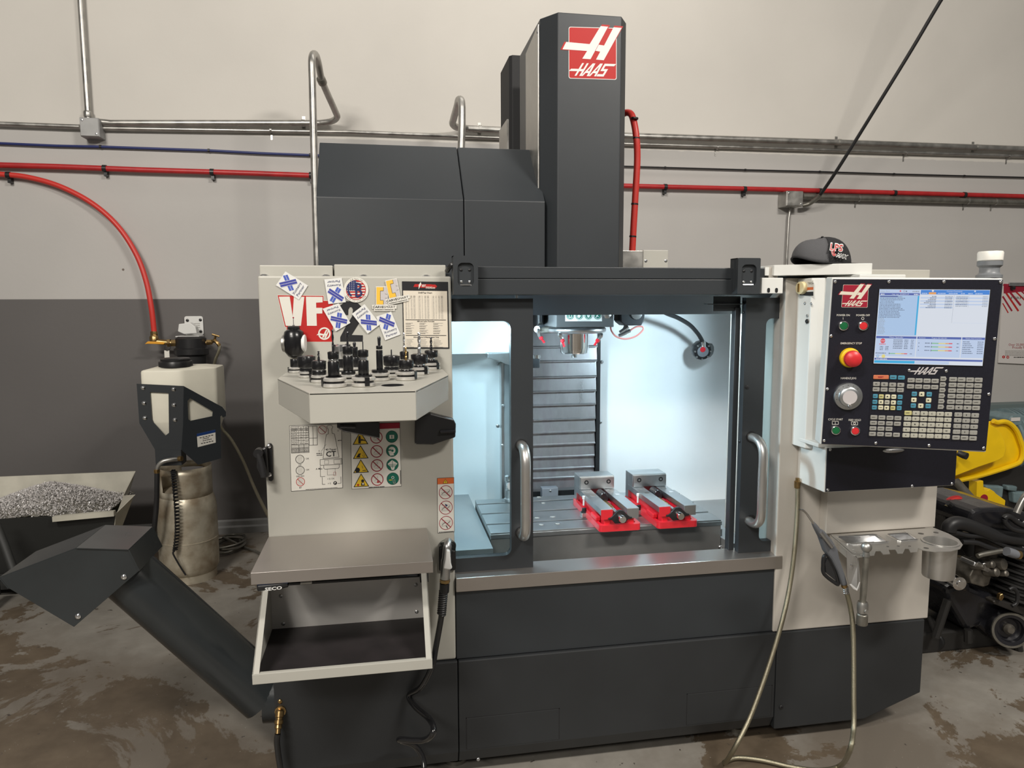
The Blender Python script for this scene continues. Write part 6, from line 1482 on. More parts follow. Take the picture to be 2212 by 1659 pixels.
# ================================================================== caddy shelf under the pendant
zC = Z(1900, 1146, -.05)
KZ = ((1680, 960), 3.0715)
def Cq(x, y): return atz(1680+x/3.0715, 960+y/3.0715, zC)
CS = thing('caddy_shelf', 'stainless caddy shelf with two small trays and hook slots on the cabinet', 'shelf', Cq(700, 600))
p0, p1 = at(1784, 1150, -.05), at(2022, 1058, -.05)
MB().box(p0.x, X(2022, 1100, -.05), -.05, -.0085, zC, zb0-.001).build('back_plate', 'cabinet', CS, bevel=.002)
outer = [(345, 598), (1035, 552), (1130, 590), (1200, 628), (1228, 665), (1210, 692), (1150, 708), (1050, 712), (960, 700), (932, 688), (925, 712), (880, 715), (868, 690), (845, 690), (830, 722), (795, 722), (780, 695), (735, 697), (745, 725), (700, 728), (680, 705), (650, 706), (640, 735), (600, 738), (525, 752), (440, 690)]
def XY(l): return [(Cq(x, y).x, Cq(x, y).y) for x, y in l]
def quadr(l, r_=.25):
    out = []; n = len(l)
    for i in range(n):
        p_, c_, q_ = l[i-1], l[i], l[(i+1) % n]
        for t in (r_, r_*.35, 0): out.append((c_[0]+(p_[0]-c_[0])*t*.5+(q_[0]-c_[0])*(r_-t)*.5*.3, c_[1]+(p_[1]-c_[1])*t*.5+(q_[1]-c_[1])*(r_-t)*.5*.3))
    return out
t1 = [(385, 615), (650, 600), (738, 650), (470, 665)]; t2 = [(722, 600), (860, 590), (930, 632), (805, 642)]
cupc = Cq(1078, 645); cr = 104/3.0715/ppm(cupc)
b = MB(); b.plate(XY(outer), [XY(t1), XY(t2), circ(cupc.x, cupc.y, cr, 28)], 'z', zC-.002, zC); SPL = b.build('shelf_plate', 'stainless_plain', CS)
for tt in (t1, t2):
    l = [Vector((x, y, 0)) for x, y in XY(tt)]; c_ = sum(l, Vector())/4
    b = MB(); b.tube([Vector((q.x, q.y, zC+.001)) for q in [l[0].lerp(l[1], .08), l[0].lerp(l[1], .92), l[1].lerp(l[2], .08), l[1].lerp(l[2], .92), l[2].lerp(l[3], .08), l[2].lerp(l[3], .92), l[3].lerp(l[0], .08), l[3].lerp(l[0], .92)]], .0035, 8, closed=True)
    RM = b.build('tray_rim', 'chrome', CS)
    low = [q.lerp(c_, .12) for q in l]; b = MB(); dz = .022
    b.add([Vector((q.x, q.y, zC)) for q in l]+[Vector((q.x, q.y, zC-dz)) for q in low], [(0, 1, 5, 4), (1, 2, 6, 5), (2, 3, 7, 6), (3, 0, 4, 7), (4, 5, 6, 7)]); b.build('pan', 'steel', RM)
for (x, y) in ((500, 693), (515, 713), (560, 733)): MB().lathe([(.0045, 0), (.0045, .0006)], Cq(x, y), (0, 0, 1), 10).build('screw', 'chrome', CS)
for (x, y, r_) in ((730, 678, 9), (800, 675, 9), (875, 675, 9), (985, 688, 16), (950, 592, 18), (1050, 585, 16)): 
    q = Cq(x, y); MB().lathe([(r_/3.07/ppm(q), 0), (r_/3.07/ppm(q), .0005)], q, (0, 0, 1), 12).build('slot_hole', 'ink_soft', CS)
e = [Cq(345, 598), Cq(525, 752)]; b = MB(); b.hexa([e[0], e[1], e[1]-Vector((0, 0, .03)), e[0]-Vector((0, 0, .03))], [q+Vector((.002, 0, 0)) for q in (e[0], e[1], e[1]-Vector((0, 0, .03)), e[0]-Vector((0, 0, .03)))]); b.build('shelf_flange', 'stainless_plain', CS)
Yk = Cq(500, 740).y
hk = [at(1680+x/3.0715, 960+y/3.0715, Yk) for x, y in ((458, 706), (535, 748), (541, 860), (534, 905), (518, 938), (498, 953), (478, 945), (462, 920), (456, 880))]
b = MB(); n = len(hk); bow = [0, 0, .004, .010, .018, .022, .018, .010, .004]
fr_ = [q+Vector((0, -w_, 0)) for q, w_ in zip(hk, bow)]; cen = sum(fr_, Vector())/n
b.add(fr_+[q+Vector((0, .002, 0)) for q in fr_], [tuple(range(n))[::-1], tuple(range(n, 2*n))]+[(i, (i+1) % n, n+(i+1) % n, n+i) for i in range(n)]); HKO = b.build('gun_hook', 'stainless_plain', CS)
for x_, y_ in ((486, 803), (486, 835)): MB().lathe([(.006, 0), (.006, .0015), (.003, .003)], at(1680+x_/3.0715, 960+y_/3.0715, Yk-.002), (0, -1, 0), 12).build('rivet', 'chrome', HKO)
CU = thing('steel_cup', 'brushed stainless cup hanging in the round hole of the caddy shelf', 'cup', cupc)
hgt = 238/3.0715/ppm(cupc)
b = MB(); b.lathe([(cr*.90, -hgt), (cr*.93, -hgt+.003), (cr*.985, -.004), (cr*.985, .0006), (cr*1.10, .0008), (cr*1.10, .003), (cr*.97, .003), (cr*.95, -.004), (cr*.89, -hgt+.006), (.002, -hgt+.005)], cupc, (0, 0, 1), 36); b.build('cup_body', 'stainless_plain', CU)
# crank handle hanging in a slot
def CP_(x, y, Y): return at(1680+x/3.0715, 960+y/3.0715, Y)
Yh = Cq(590, 735).y-.01
CH = thing('crank_handle', 'worn steel crank handle with round knob hanging from the caddy shelf', 'handle', CP_(560, 1190, Yh))
q = CP_(588, 682, Yh); k = 1/3.0715/ppm(q); b = MB(); b.sphere(q, 35*k, 18, 12); b.lathe([(24*k, -62*k), (20*k, -30*k)], q, (0, 0, 1), 14); b.build('ball_knob', 'galv', CH)
b = MB(); b.tube([CP_(586, 735, Yh), CP_(580, 850, Yh), CP_(570, 960, Yh), CP_(562, 1055, Yh)], [20*k, 19*k, 22*k, 20*k], 12); b.build('shaft', 'galv_dark', CH)
b = MB(); b.lathe([(32*k, 0), (36*k, 20*k), (36*k, 60*k), (30*k, 75*k)], CP_(560, 1115, Yh), (0, 0, 1), 14); b.lathe([(14*k, 0), (14*k, 8*k)], CP_(562, 1095, Yh)+Vector((0, -36*k, 0)), (0, -1, 0), 10); b.build('joint', 'galv', CH)
b = MB(); b.lathe([(34*k, 0), (38*k, 6*k), (36*k, 70*k), (28*k, 78*k)], CP_(557, 1195, Yh), (0, 0, 1), 16); b.build('socket', 'galv_dark', CH)
# ================================================================== air gun and its braided hose
Yg = Cq(470, 720).y-.012
AG = thing('air_gun', 'grey air blow gun with bent steel nozzle hooked beside the caddy shelf', 'air gun', CP_(440, 930, Yg))
b = MB(); b.tube(spline([CP_(145, 432, Yg-.06), CP_(170, 440, Yg-.05), CP_(195, 465, Yg-.04), CP_(222, 503, Yg-.03), CP_(240, 530, Yg-.02)], 6), .0035, 10); b.build('nozzle_tube', 'chrome', AG)
b = MB(); b.tube([CP_(232, 518, Yg-.02), CP_(250, 545, Yg-.02), CP_(285, 600, Yg-.01)], [.005, .008, .011], 12); b.build('nozzle_collar', 'gun_grey', AG)
body = [CP_(x, y, Yg) for x, y in ((262, 560), (290, 560), (345, 625), (385, 690), (395, 745), (430, 850), (452, 925), (418, 935), (385, 840), (345, 760), (305, 705), (275, 620))]
b = MB(); b.prism([(p.x, p.z) for p in body], 'y', Yg-.014, Yg+.014); b.build('gun_body', 'gun_grey', AG, bevel=.006, )
b = MB(); b.tube([CP_(282, 580, Yg-.02), CP_(360, 680, Yg-.02)], .007, 10); b.build('barrel', 'steel', AG)
tr_ = [CP_(x, y, Yg) for x, y in ((330, 735), (306, 745), (300, 800), (308, 860), (390, 925), (398, 915), (375, 830), (345, 760))]
b = MB(); b.tube(spline(tr_, 5, True), .006, 8, closed=True); b.build('trigger_guard', 'black', AG)
b = MB(); ins = [CP_(x, y, Yg) for x, y in ((325, 750), (310, 790), (318, 850), (385, 905), (370, 840), (345, 775))]; b.prism([(p.x, p.z) for p in ins], 'y', Yg-.004, Yg+.004); b.build('trigger', 'black_matte', AG)
b = MB(); b.lathe([(.009, 0), (.010, .004), (.010, .012), (.008, .016)], CP_(440, 920, Yg), (.12, 0, -1), 10); b.build('brass_inlet', 'brass', AG)
b = MB(); 
for i in range(4): b.lathe([(.0085, i*.006), (.0105, i*.006+.002), (.0085, i*.006+.0055)], CP_(450, 945, Yg), (.15, 0, -1), 12)
b.build('ferrule', 'chrome', AG)
def V8(x, y): return (960+x/1.9404, 1200+y/1.9404)
pts = [CP_(458, 985, Yg), CP_(482, 1080, Yg), CP_(498, 1200, Yg-.01), CP_(503, 1400, Yg-.03), at(1844, 1500, Yg-.06), at(1844, 1571, Yg-.09), at(1836, 1620, Yg-.14)]
pts += [atz(1815, 1654, .014), atz(1770, 1664, .012), atz(1712, 1657, .012), atz(1645, 1642, .012), atz(1592, 1637, .012), atz(1566, 1646, .014), atz(1569, 1645, .03)]
pts += [at(1590, 1610, -.16), at(1622, 1545, -.13), at(1660, 1440, -.10), at(1690, 1340, -.08), at(1706, 1265, -.06), at(1716, 1190, -.05), at(1722, 1110, -.035), at(1723, 1062, -.03), at(1723, 1046, -.03)]
MB().tube(spline(pts, 8), .0082, 10).build('braided_hose', 'braid', AG)
b = MB(); q = at(1722.5, 1042, -.03); b.lathe([(.010, -.02), (.011, -.01), (.011, .004), (.007, .006), (.007, .016)], q, (0, 0, 1), 10); b.build('inlet_fitting', 'brass', AG)
# ================================================================== coolant refill tank on its bracket
tb = atz(405, 1245, 0)
GY = tb.y
GC = thing('gas_cylinder', 'worn steel gas cylinder with collar standing on the floor by the wall', 'gas cylinder', (tb.x, GY, 0))
k = 1/ppm((tb.x, GY, .4)); cx0 = X(407, 1150, GY)
Hc = Z(405, 1008, GY)
def hh(py): return Z(405, py, GY)
b = MB(); r_ = 60*k
b.lathe([(r_*.72, .03), (r_*.9, .045), (r_*.99, .075), (r_, .11), (r_, hh(1160)-.004), (r_*1.012, hh(1160)-.003), (r_*1.012, hh(1160)+.003), (r_, hh(1160)+.004), (r_, hh(1095)), (r_*.97, hh(1082)), (r_*.9, hh(1068)), (r_*.75, hh(1055)), (r_*.5, hh(1050)), (.01, hh(1048))], (cx0, GY, 0), (0, 0, 1), 36); b.build('tank_shell', 'cylinder_paint', GC)
b = MB(); rf = 54*k; b.lathe([(rf*.94, 0), (rf, .0), (rf, .045), (rf*.94, .045)], (cx0, GY, 0), (0, 0, 1), 32, False, False); b.build('foot_ring', 'cylinder_paint', GC)
# collar with hand openings
rc = 53*k; z0c, z1c = hh(1072), hh(1005); vs_ = []; fs = []; NS = 48; lv = [0, .28, .80, 1.0]
for i in range(NS):
    a = 2*PI*i/NS
    for f in lv: vs_.append((cx0+rc*math.cos(a), GY+rc*math.sin(a), z0c+(z1c-z0c)*f))
for i in range(NS):
    a = math.degrees(2*PI*(i+.5)/NS)
    for j in range(3):
        if j == 1 and (228 < a < 262 or 60 < a < 110): continue
        i2 = (i+1) % NS; fs.append((i*4+j, i2*4+j, i2*4+j+1, i*4+j+1))
b = MB(); b.add(vs_, fs, True); o = b.build('collar', 'cylinder_paint', GC); so = o.modifiers.new('t', 'SOLIDIFY'); so.thickness = .004
b = MB(); b.lathe([(.02, 0), (.02, .03), (.028, .032), (.028, .055), (.012, .06)], (cx0-.02, GY, hh(1055)), (0, 0, 1), 12); b.lathe([(.014, 0), (.014, .06)], (cx0-.02, GY, hh(1040)), (-.5, -1, 0), 10); b.build('valve', 'brass', GC)
b = MB(); b.tube(spline([at(373, 1016, GY-.17), at(376, 1050, GY-.19), at(380, 1100, GY-.21), at(381, 1150, GY-.21), at(377, 1190, GY-.21)], 6), .012, 10); 
s_ = spline([at(373, 1016, GY-.17), at(376, 1050, GY-.19), at(380, 1100, GY-.21), at(381, 1150, GY-.21), at(377, 1190, GY-.21)], 20); pts = []
for i, q in enumerate(s_):
    t = i*2.1; pts.append(q+Vector((math.cos(t), math.sin(t), 0))*.012)
pts_c = list(pts)
# tank body
TY = GY-.02
CT = thing('coolant_tank', 'translucent white coolant tank with black lid in a dark bent steel bracket', 'tank', (X(395, 1000, TY), TY, Z(400, 1003, TY)))
CORD = MB().tube(pts_c, .006, 6).build('coiled_cord', 'rubber', CT)
MB().tube(spline([at(377, 1190, GY-.21), at(374, 1196, GY-.21), at(384, 1215, GY-.20), at(393, 1230, GY-.19), at(401, 1242, GY-.185)], 5), .005, 8).build('cord_end', 'rubber', CORD)
# bracket: front wall at left third, right wall receding
YF = TY-.20
def bp3(px, py, Y): return at(px, py, Y)
f_tl, f_tr, f_mr, f_bl, f_ml = bp3(295, 829, YF), bp3(397, 833, YF), bp3(396, 918, YF), bp3(333, 970, YF+.03), bp3(301, 914, YF)
bz = Z(400, 1003, YF+.10)
# tank shell: tapered block, rounded edges
t0 = [at(302, 806, YF+.012), at(400, 799, YF+.012)]; tx0_, tx1_ = t0[0].x, X(462, 850, YF+.22)
ztop = Z(350, 800, YF+.012); zmid = Z(350, 915, YF+.012); zlow = Z(350, 985, YF+.03)
xr0 = X(397, 834, YF); cs, sn = math.cos(math.radians(40)), math.sin(math.radians(40))
_pl = [(tx0_, YF+.012), (xr0-.012, YF+.012), (xr0-.012+.205*cs, YF+.012+.205*sn), (xr0-.012+.205*cs, YF+.36), (tx0_, YF+.36)]
prof = []
for _i in range(5):
    p_, c_, q_ = Vector(_pl[_i-1]), Vector(_pl[_i]), Vector(_pl[(_i+1) % 5]); e1 = (p_-c_).normalized()*.022; e2 = (q_-c_).normalized()*.022
    for _t in (0, .25, .5, .75, 1): prof.append(tuple((c_+e1)*(1-_t)**2+c_*2*_t*(1-_t)+(c_+e2)*_t**2))
cxp = (tx0_+xr0+.14)/2; cyp = YF+.17
vs_ = []; fs = []; n = len(prof)
for (z, s) in ((zlow, .60), (zlow+.004, .64), (zmid, .985), (zmid+.01, 1), (ztop-.012, 1), (ztop-.003, .985), (ztop, .95), (ztop+.012, .60), (ztop+.014, .3)):
    for x, y in prof: vs_.append((cxp+(x-cxp)*s, cyp+(y-cyp)*s, z))
for i in range(8):
    for j in range(n): fs.append((i*n+j, i*n+(j+1) % n, (i+1)*n+(j+1) % n, (i+1)*n+j))
fs += [tuple(range(n))[::-1], tuple(8*n+j for j in range(n))]
b = MB(); b.add(vs_, fs, True); b.build('tank_body', 'tank_white', CT)
lc = at(380, 793, cyp); lc = Vector((X(380, 790, cyp-.04), cyp-.04, ztop+.01)); k = 1/ppm(lc)
b = MB(); b.lathe([(34*k, 0), (34*k, 10*k), (33*k, 12*k), (30*k, 13*k), (30*k, 17*k), (28*k, 19*k), (6*k, 19*k)], lc, (0, 0, 1), 28); b.build('lid', 'black', CT)
# front plate with window
def fx_(px, py): q = at(px, py, YF); return (q.x, q.z)
outer = [fx_(295, 829), fx_(397, 834), fx_(396, 918), fx_(392, 972), fx_(334, 970), fx_(301, 914)]
win = [fx_(324, 847), fx_(364, 849), fx_(365, 935), fx_(357, 941), fx_(331, 912), fx_(328, 905)]
b = MB(); b.plate(outer, [win], 'y', YF, YF+.004); BK = b.build('bracket_front', 'charcoal', CT, label='dark bracket front with bolt rows and sight window')
for px, py in ((309, 838), (311, 871), (313, 903), (375, 841), (376, 875), (378, 907)): MB().lathe([(.012, 0), (.012, .003), (.007, .008), (.004, .009)], at(px, py, YF), (0, -1, 0), 12).build('bolt', 'chrome', BK)
# right side of the bracket (recedes towards the wall)
xr0 = outer[1][0]
def sx(px, py):
    # plane from the front right edge going back-right: 45 degrees
    d_ = ray(px, py); nrm = Vector((math.sin(math.radians(40)), -math.cos(math.radians(40)), 0)); p0_ = Vector((xr0, YF, 0)); t = (p0_-CAM).dot(nrm)/d_.dot(nrm); return CAM+d_*t
so_ = [(397, 834), (480, 879), (488, 889), (488, 899), (482, 902), (479, 897), (476, 900), (478, 990), (428, 1004), (392, 972), (396, 918)]
sw = [(405, 866), (411, 860), (460, 889), (459, 899), (412, 909), (407, 906)]
import mathutils.geometry as _g
def side_plate(outer_px, holes_px, th, name, m, parent):
    loops = [[sx(*q) for q in l] for l in [outer_px]+holes_px]; tris = _g.tessellate_polygon(loops); flat = [q for l in loops for q in l]
    nrm = Vector((math.sin(math.radians(40)), -math.cos(math.radians(40)), 0)); n = len(flat); b = MB()
    b.add(flat+[q-nrm*th for q in flat], [tuple(t) for t in tris]+[tuple(i+n for i in t[::-1]) for t in tris]); o_ = len(b.v)-2*n; k_ = 0
    for l in loops:
        for i in range(len(l)):
            j = (i+1) % len(l); b.f.append([o_+k_+i, o_+k_+j, o_+n+k_+j, o_+n+k_+i]); b.m.append(0); b.s.append(False)
        k_ += len(l)
    return b.build(name, m, parent)
SD = side_plate(so_, [sw], .004, 'bracket_side', 'charcoal', CT)
d = Decal(lambda x, y, l: sx(x, y)+Vector((math.sin(math.radians(40)), -math.cos(math.radians(40)), 0))*l); d.poly([(425, 937), (465, 928), (466, 956), (427, 966)], 'paper', 1); d.poly([(425, 937), (465, 928), (465, 934), (425, 943)], 'blue_handle', 2)
for (a_, b_, y_) in ((431, 462, 945), (438, 452, 949), (438, 458, 953), (434, 462, 958)): 
    for i in range(5): x_ = a_+(b_-a_)*i/5; d.poly([(x_, y_-(x_-431)*.22), (x_+(b_-a_)*.15, y_-(x_+3-431)*.22), (x_+(b_-a_)*.15, y_+1.6-(x_+3-431)*.22), (x_, y_+1.6-(x_-431)*.22)], 'ink', 2)
d.build('bracket_label', SD)
# base of the bracket
bl = [at(334, 970, YF+.004), at(392, 972, YF+.004)]
q = [at(334, 970, YF), at(392, 972, YF), at(428, 1002, YF+.10), at(372, 1000, YF+.05), at(335, 985, YF+.02)]
b = MB(); zt = Z(360, 968, YF); z_b = Z(372, 1003, YF+.04)
x_a, x_b = X(335, 985, YF), X(392, 985, YF)
b.box(x_a, x_b, YF+.001, YF+.10, z_b, zt); b.build('bracket_base', 'charcoal', CT, bevel=.003)
MB().tube(spline([at(384, 992, YF-.01), at(370, 993, YF-.03), at(352, 997, YF-.04), at(341, 1008, YF-.04), at(339, 1025, YF-.04)], 6), .012, 10).build('outlet_pipe', 'galv', CT)
MB().tube(spline([at(339, 1022, YF-.04), at(339, 1050, YF-.04), at(338, 1090, YF-.03), at(334, 1135, YF-.02), at(330, 1180, YF+.05)], 6), .014, 10).build('outlet_hose', 'rubber', CT)
b = MB(); b.lathe([(.014, 0), (.016, .004), (.016, .02), (.013, .022)], at(339, 1022, YF-.04), (0, 0, 1), 10); b.build('hose_nut', 'brass', CT)
b = MB(); b.lathe([(.015, 0), (.015, .02)], at(386, 991, YF-.01), (1, -.3, .1), 10); b.build('elbow_nut', 'brass', CT)

# ================================================================== chip bin with metal chips
BN = thing('chip_bin', 'grey self dumping bin full of metal chips beside the wall', 'bin', (-2.0, 2.0, 0))
Yb1, Yb0 = 2.55, 1.95      # back and front walls
rim_r = at(291, 1018, Yb1); rim_l = at(-170, 1060, Yb1)
zr = rim_r.z; frr = at(250, 1108, Yb0); frl = Vector((rim_l.x, Yb0, 0))
zfr = frr.z; xr_out = rim_r.x; zbot = .13
A = [Vector((rim_r.x, Yb1, zr)), Vector((rim_l.x, Yb1, zr)), Vector((rim_l.x, Yb1-.12, zbot)), Vector((rim_r.x-.12, Yb1-.12, zbot))]
b = MB(); b.hexa(A, [q+Vector((0, .006, 0)) for q in A]); b.build('back_panel', 'bin_paint', BN)
Fq = [Vector((frr.x, Yb0, zfr)), Vector((frl.x, Yb0, zfr)), Vector((frl.x, Yb0+.10, zbot)), Vector((frr.x-.10, Yb0+.10, zbot))]
b = MB(); b.hexa(Fq, [q-Vector((0, .006, 0)) for q in Fq]); b.build('front_panel', 'bin_dark', BN)
rr_ = at(286, 1060, Yb1-.2)
S_ = [Vector((rim_r.x, Yb1, zr)), Vector((rim_r.x-.005, Yb1-.22, zr-.10)), Vector((frr.x+.05, Yb0+.16, zfr+.06)), Vector((frr.x, Yb0, zfr)), Vector((frr.x-.10, Yb0+.10, zbot)), Vector((rim_r.x-.12, Yb1-.12, zbot))]
b = MB(); b.add(S_+[q+Vector((.006, 0, 0)) for q in S_], [tuple(range(6))[::-1], tuple(range(6, 12))]+[(i, (i+1) % 6, 6+(i+1) % 6, 6+i) for i in range(6)]); b.build('end_panel', 'bin_paint', BN)
L_ = [Vector((rim_l.x, Yb1, zr)), Vector((rim_l.x, Yb0, zfr)), Vector((rim_l.x, Yb0+.10, zbot)), Vector((rim_l.x, Yb1-.12, zbot))]
b = MB(); b.hexa(L_, [q-Vector((.006, 0, 0)) for q in L_]); b.build('end_panel', 'bin_paint', BN)
b = MB(); r0, r1 = at(118, 1118, Yb0-.01), at(250, 1106, Yb0-.01); b.hexa([r0+Vector((0, 0, .012)), r1+Vector((0, 0, .012)), r1-Vector((0, 0, .016)), r0-Vector((0, 0, .016))], [q-Vector((0, .03, 0)) for q in (r0+Vector((0, 0, .012)), r1+Vector((0, 0, .012)), r1-Vector((0, 0, .016)), r0-Vector((0, 0, .016)))]); b.build('rim_bar', 'bin_paint', BN)
b = MB(); b.box(rim_l.x, frr.x-.12, Yb0+.10, Yb1-.12, zbot-.03, zbot); b.build('floor_plate', 'bin_dark', BN)
b = MB(); b.box(rim_l.x, frr.x-.25, Yb0+.05, Yb1-.1, .05, zbot-.031); b.build('skid_frame', 'bin_dark', BN)
# end plate leaning on the far left, dark stand in front
for (px, py) in ((62, 1300), (-60, 1330)):
    q = atz(px, py+20, .0); b = MB(); b.lathe([(.055, -.02), (.06, -.012), (.06, .012), (.055, .02)], (q.x, q.y+.2, .06), (1, .3, 0), 18); b.box(q.x-.03, q.x+.03, q.y+.17, q.y+.23, .07, .14); b.build('caster', 'black', BN)
b = MB(); b.tube([at(-10, 1130, 1.80), at(10, 1180, 1.75), at(30, 1235, 1.7)], .022, 10); b.build('release_lever', 'bin_dark', BN)
# heap of chips
HP = MB(); top = at(125, 1042, 2.25); cxh, cyh = X(112, 1090, 2.25), 2.25; z_e = zfr-.015; Hh = top.z-z_e; nA, nR = 64, 26; vs_ = [(cxh, cyh, z_e+Hh)]; fs = []
rndh = random.Random(5)
def heap(x, y):
    u = (x-cxh)/.40; v = (y-cyh)/.30; r = math.hypot(u, v); return z_e+Hh*max(0, 1-r**1.15)
gx0, gx1, gy0, gy1 = rim_l.x+.10, frr.x-.07, Yb0+.025, Yb1-.06; NX, NYY = 70, 34; vs_ = []; fs = []
for i in range(NX+1):
    for j in range(NYY+1):
        x = gx0+(gx1-gx0)*i/NX; y = gy0+(gy1-gy0)*j/NYY; vs_.append((x, y, heap(x, y)+rndh.uniform(-.004, .004)))
for i in range(NX):
    for j in range(NYY): q = i*(NYY+1)+j; fs.append((q, q+NYY+1, q+NYY+2, q+1))
HP.mat('galv_dark'); HP.add(vs_, fs, False)
HP.mat('chips')
for i in range(16000):
    x = rndh.gauss(cxh, .23); y = rndh.gauss(cyh-.04, .15)
    if not (gx0 < x < gx1 and gy0 < y < gy1): continue
    z = heap(x, y)+rndh.uniform(0, .008); s_ = rndh.uniform(.003, .0075); a, e = rndh.uniform(0, 6.28), rndh.uniform(-.9, .9)
    u = Vector((math.cos(a)*math.cos(e), math.sin(a)*math.cos(e), math.sin(e))); v = ortho(u)[0]; w_ = u.cross(v)
    c_ = Vector((x, y, z)); HP.add([c_-u*s_-v*s_*.45, c_+u*s_-v*s_*.45+w_*s_*.3, c_+u*s_+v*s_*.45, c_-u*s_+v*s_*.45+w_*s_*.3], [(0, 1, 2, 3)])
o = HP.build('metal_chips'); o['kind'] = 'stuff'; tag(o, 'heap of shiny metal chips in the grey bin', 'chips')

# ================================================================== chip auger of the machine
AY = .12                                     # front face of the discharge head
AU = MB(); ux0, ux1 = at(572, 1500, .2), at(255, 1240, .2)
axis0, axis1 = at(566, 1494, AY+.12), at(262, 1225, AY+.12)
ra = .092
dv = (axis1-axis0).normalized()
b = MB(); b.tube([axis0-dv*.02, axis1], ra, 36); AUG = part('chip_auger', b, 'charcoal_gloss', label='dark slanted chip auger tube with sheet metal discharge head')
b = MB(); b.tube([axis0-dv*.02, Vector((xL+.01, axis0.y, axis0.z-.02))], [ra, ra*.98], 30); b.build('auger_elbow', 'charcoal_gloss', AUG)
def hp(x, y, Y=AY): return at(0+x/2.4435, 980+y/2.4435, Y)
front = [hp(0, 655), hp(405, 500), hp(680, 508), hp(735, 618), hp(390, 915), hp(45, 710)]
dep = .24
poly = [(p.x, p.z) for p in front]
b = MB(); b.prism(poly, 'y', AY, AY+.003); HDF = b.build('head_front', 'charcoal_gloss', AUG, bevel=.001)
for (x, y) in ((655, 650), (413, 858)): screw(HDF, hp(x, y), .009, 'chrome')
def strip(i, j, name, m='charcoal_gloss', over=0.0):
    (ax_, az), (bx, bz2) = poly[i], poly[j]; b = MB()
    nx, nz = -(bz2-az), (bx-ax_); L = math.hypot(nx, nz); nx, nz = nx/L*.003, nz/L*.003
    b.hexa([(ax_, AY-over, az), (bx, AY-over, bz2), (bx, AY+dep, bz2), (ax_, AY+dep, az)], [(ax_+nx, AY-over, az+nz), (bx+nx, AY-over, bz2+nz), (bx+nx, AY+dep, bz2+nz), (ax_+nx, AY+dep, az+nz)]); b.build(name, m, AUG)
strip(0, 1, 'head_slope'); strip(1, 2, 'head_lid', 'charcoal_gloss', .004); strip(2, 3, 'head_end', 'charcoal_gloss', .004); strip(5, 0, 'head_nose')
b = MB(); b.prism(poly, 'y', AY+dep-.003, AY+dep); b.build('head_back', 'charcoal_gloss', AUG)
# ================================================================== things standing at the right
def E_(x, y, Y): return at(1980+x/2.962, 860+y/2.962, Y)
def exz(l, Y): return [(E_(x, y, Y).x, E_(x, y, Y).z) for x, y in l]
# --- teal machine with the yellow guard, in the background
YM = 1.75
GM = thing('teal_machine', 'teal workshop machine with a bright yellow rounded guard behind the control pendant', 'machine', (E_(500, 700, YM).x, YM+.2, 0))
g_out = [(250, 330), (465, 150), (490, 146), (520, 155), (560, 150), (600, 165), (640, 210), (668, 280), (682, 335), (668, 395), (622, 428), (410, 495), (265, 527), (240, 530)]
g_in = [(250, 345), (462, 165), (500, 185), (540, 225), (565, 280), (572, 330), (560, 375), (520, 400), (400, 440), (250, 498)]
b = MB(); b.prism(exz(g_out, YM), 'y', YM, YM+.012); GG = b.build('guard', 'yellow_paint', GM, bevel=.003, label='bright yellow rounded belt guard')
lo = exz(g_out, YM); hi = exz(g_in, YM-.10)
b = MB(); b.prism(exz(g_in, YM-.10), 'y', YM-.10, YM-.001); b.build('guard_face', 'yellow_paint', GG, bevel=.004)
# raised outer rim
rim = [E_(x, y, YM-.02) for x, y in g_out[2:13]]; b = MB(); b.tube(spline(rim, 5), .016, 8); b.build('guard_rim', 'yellow_paint', GG)
b = MB(); b.tube([E_(262, 350, YM-.16), E_(300, 365, YM-.18), E_(322, 372, YM-.20)], [.018, .022, .022], 12); b.build('lever_grip', 'dark_frame', GM)
b = MB(); b.tube([E_(250, 530, YM-.05), E_(330, 620, YM-.08), E_(415, 715, YM-.1)], .026, 14); b.build('support_tube', 'galv_dark', GM)
y2 = [(388, 535), (428, 528), (430, 590), (455, 592), (470, 580), (498, 598), (510, 612), (570, 655), (565, 698), (470, 690), (385, 655)]
b = MB(); b.prism(exz(y2, YM-.02), 'y', YM-.02, YM+.05); YB2 = b.build('lower_guard', 'yellow_paint', GM, bevel=.004)
b = MB(); b.lathe([(.028, 0), (.028, .004)], E_(430, 642, YM-.02), (0, -1, 0), 18); b.build('red_badge', 'red_dull', YB2)
b = MB(); b.prism(exz([(595, 135), (615, 110), (660, 105), (700, 115), (700, 170), (620, 180), (598, 165)], YM+.1), 'y', YM+.1, YM+.3); b.build('motor_box', 'teal_paint', GM, bevel=.008)
p = E_(650, 134, YM+.1); b = MB(); b.box(p.x-.06, p.x+.01, YM+.094, YM+.099, p.z-.012, p.z+.012); b.build('motor_plate', 'poster_paper', GM)
mc = E_(760, 260, YM+.25)
b = MB(); prof = [(.20, -.30)]
for i in range(14): prof += [(.20, -.28+i*.03), (.225, -.278+i*.03), (.225, -.268+i*.03), (.20, -.266+i*.03)]
b.lathe(prof+[(.20, .2)], mc, (1, 0, 0), 30); b.build('motor', 'teal_paint', GM)
bd = exz([(420, 500), (600, 440), (760, 420), (760, 720), (420, 720)], YM+.08)
b = MB(); b.prism(bd, 'y', YM+.08, YM+.5); b.build('machine_head', 'dark_frame', GM, bevel=.01)
for i, (x0, y0, x1, y1) in enumerate(((445, 560, 560, 640), (580, 560, 650, 600), (620, 600, 740, 680))):
    q = exz([(x0, y0), (x1, y0+6), (x1-8, y1), (x0+5, y1-8)], YM+.03); b = MB(); b.prism(q, 'y', YM+.03, YM+.08); b.build('head_casting', 'teal_paint', GM, bevel=.01)
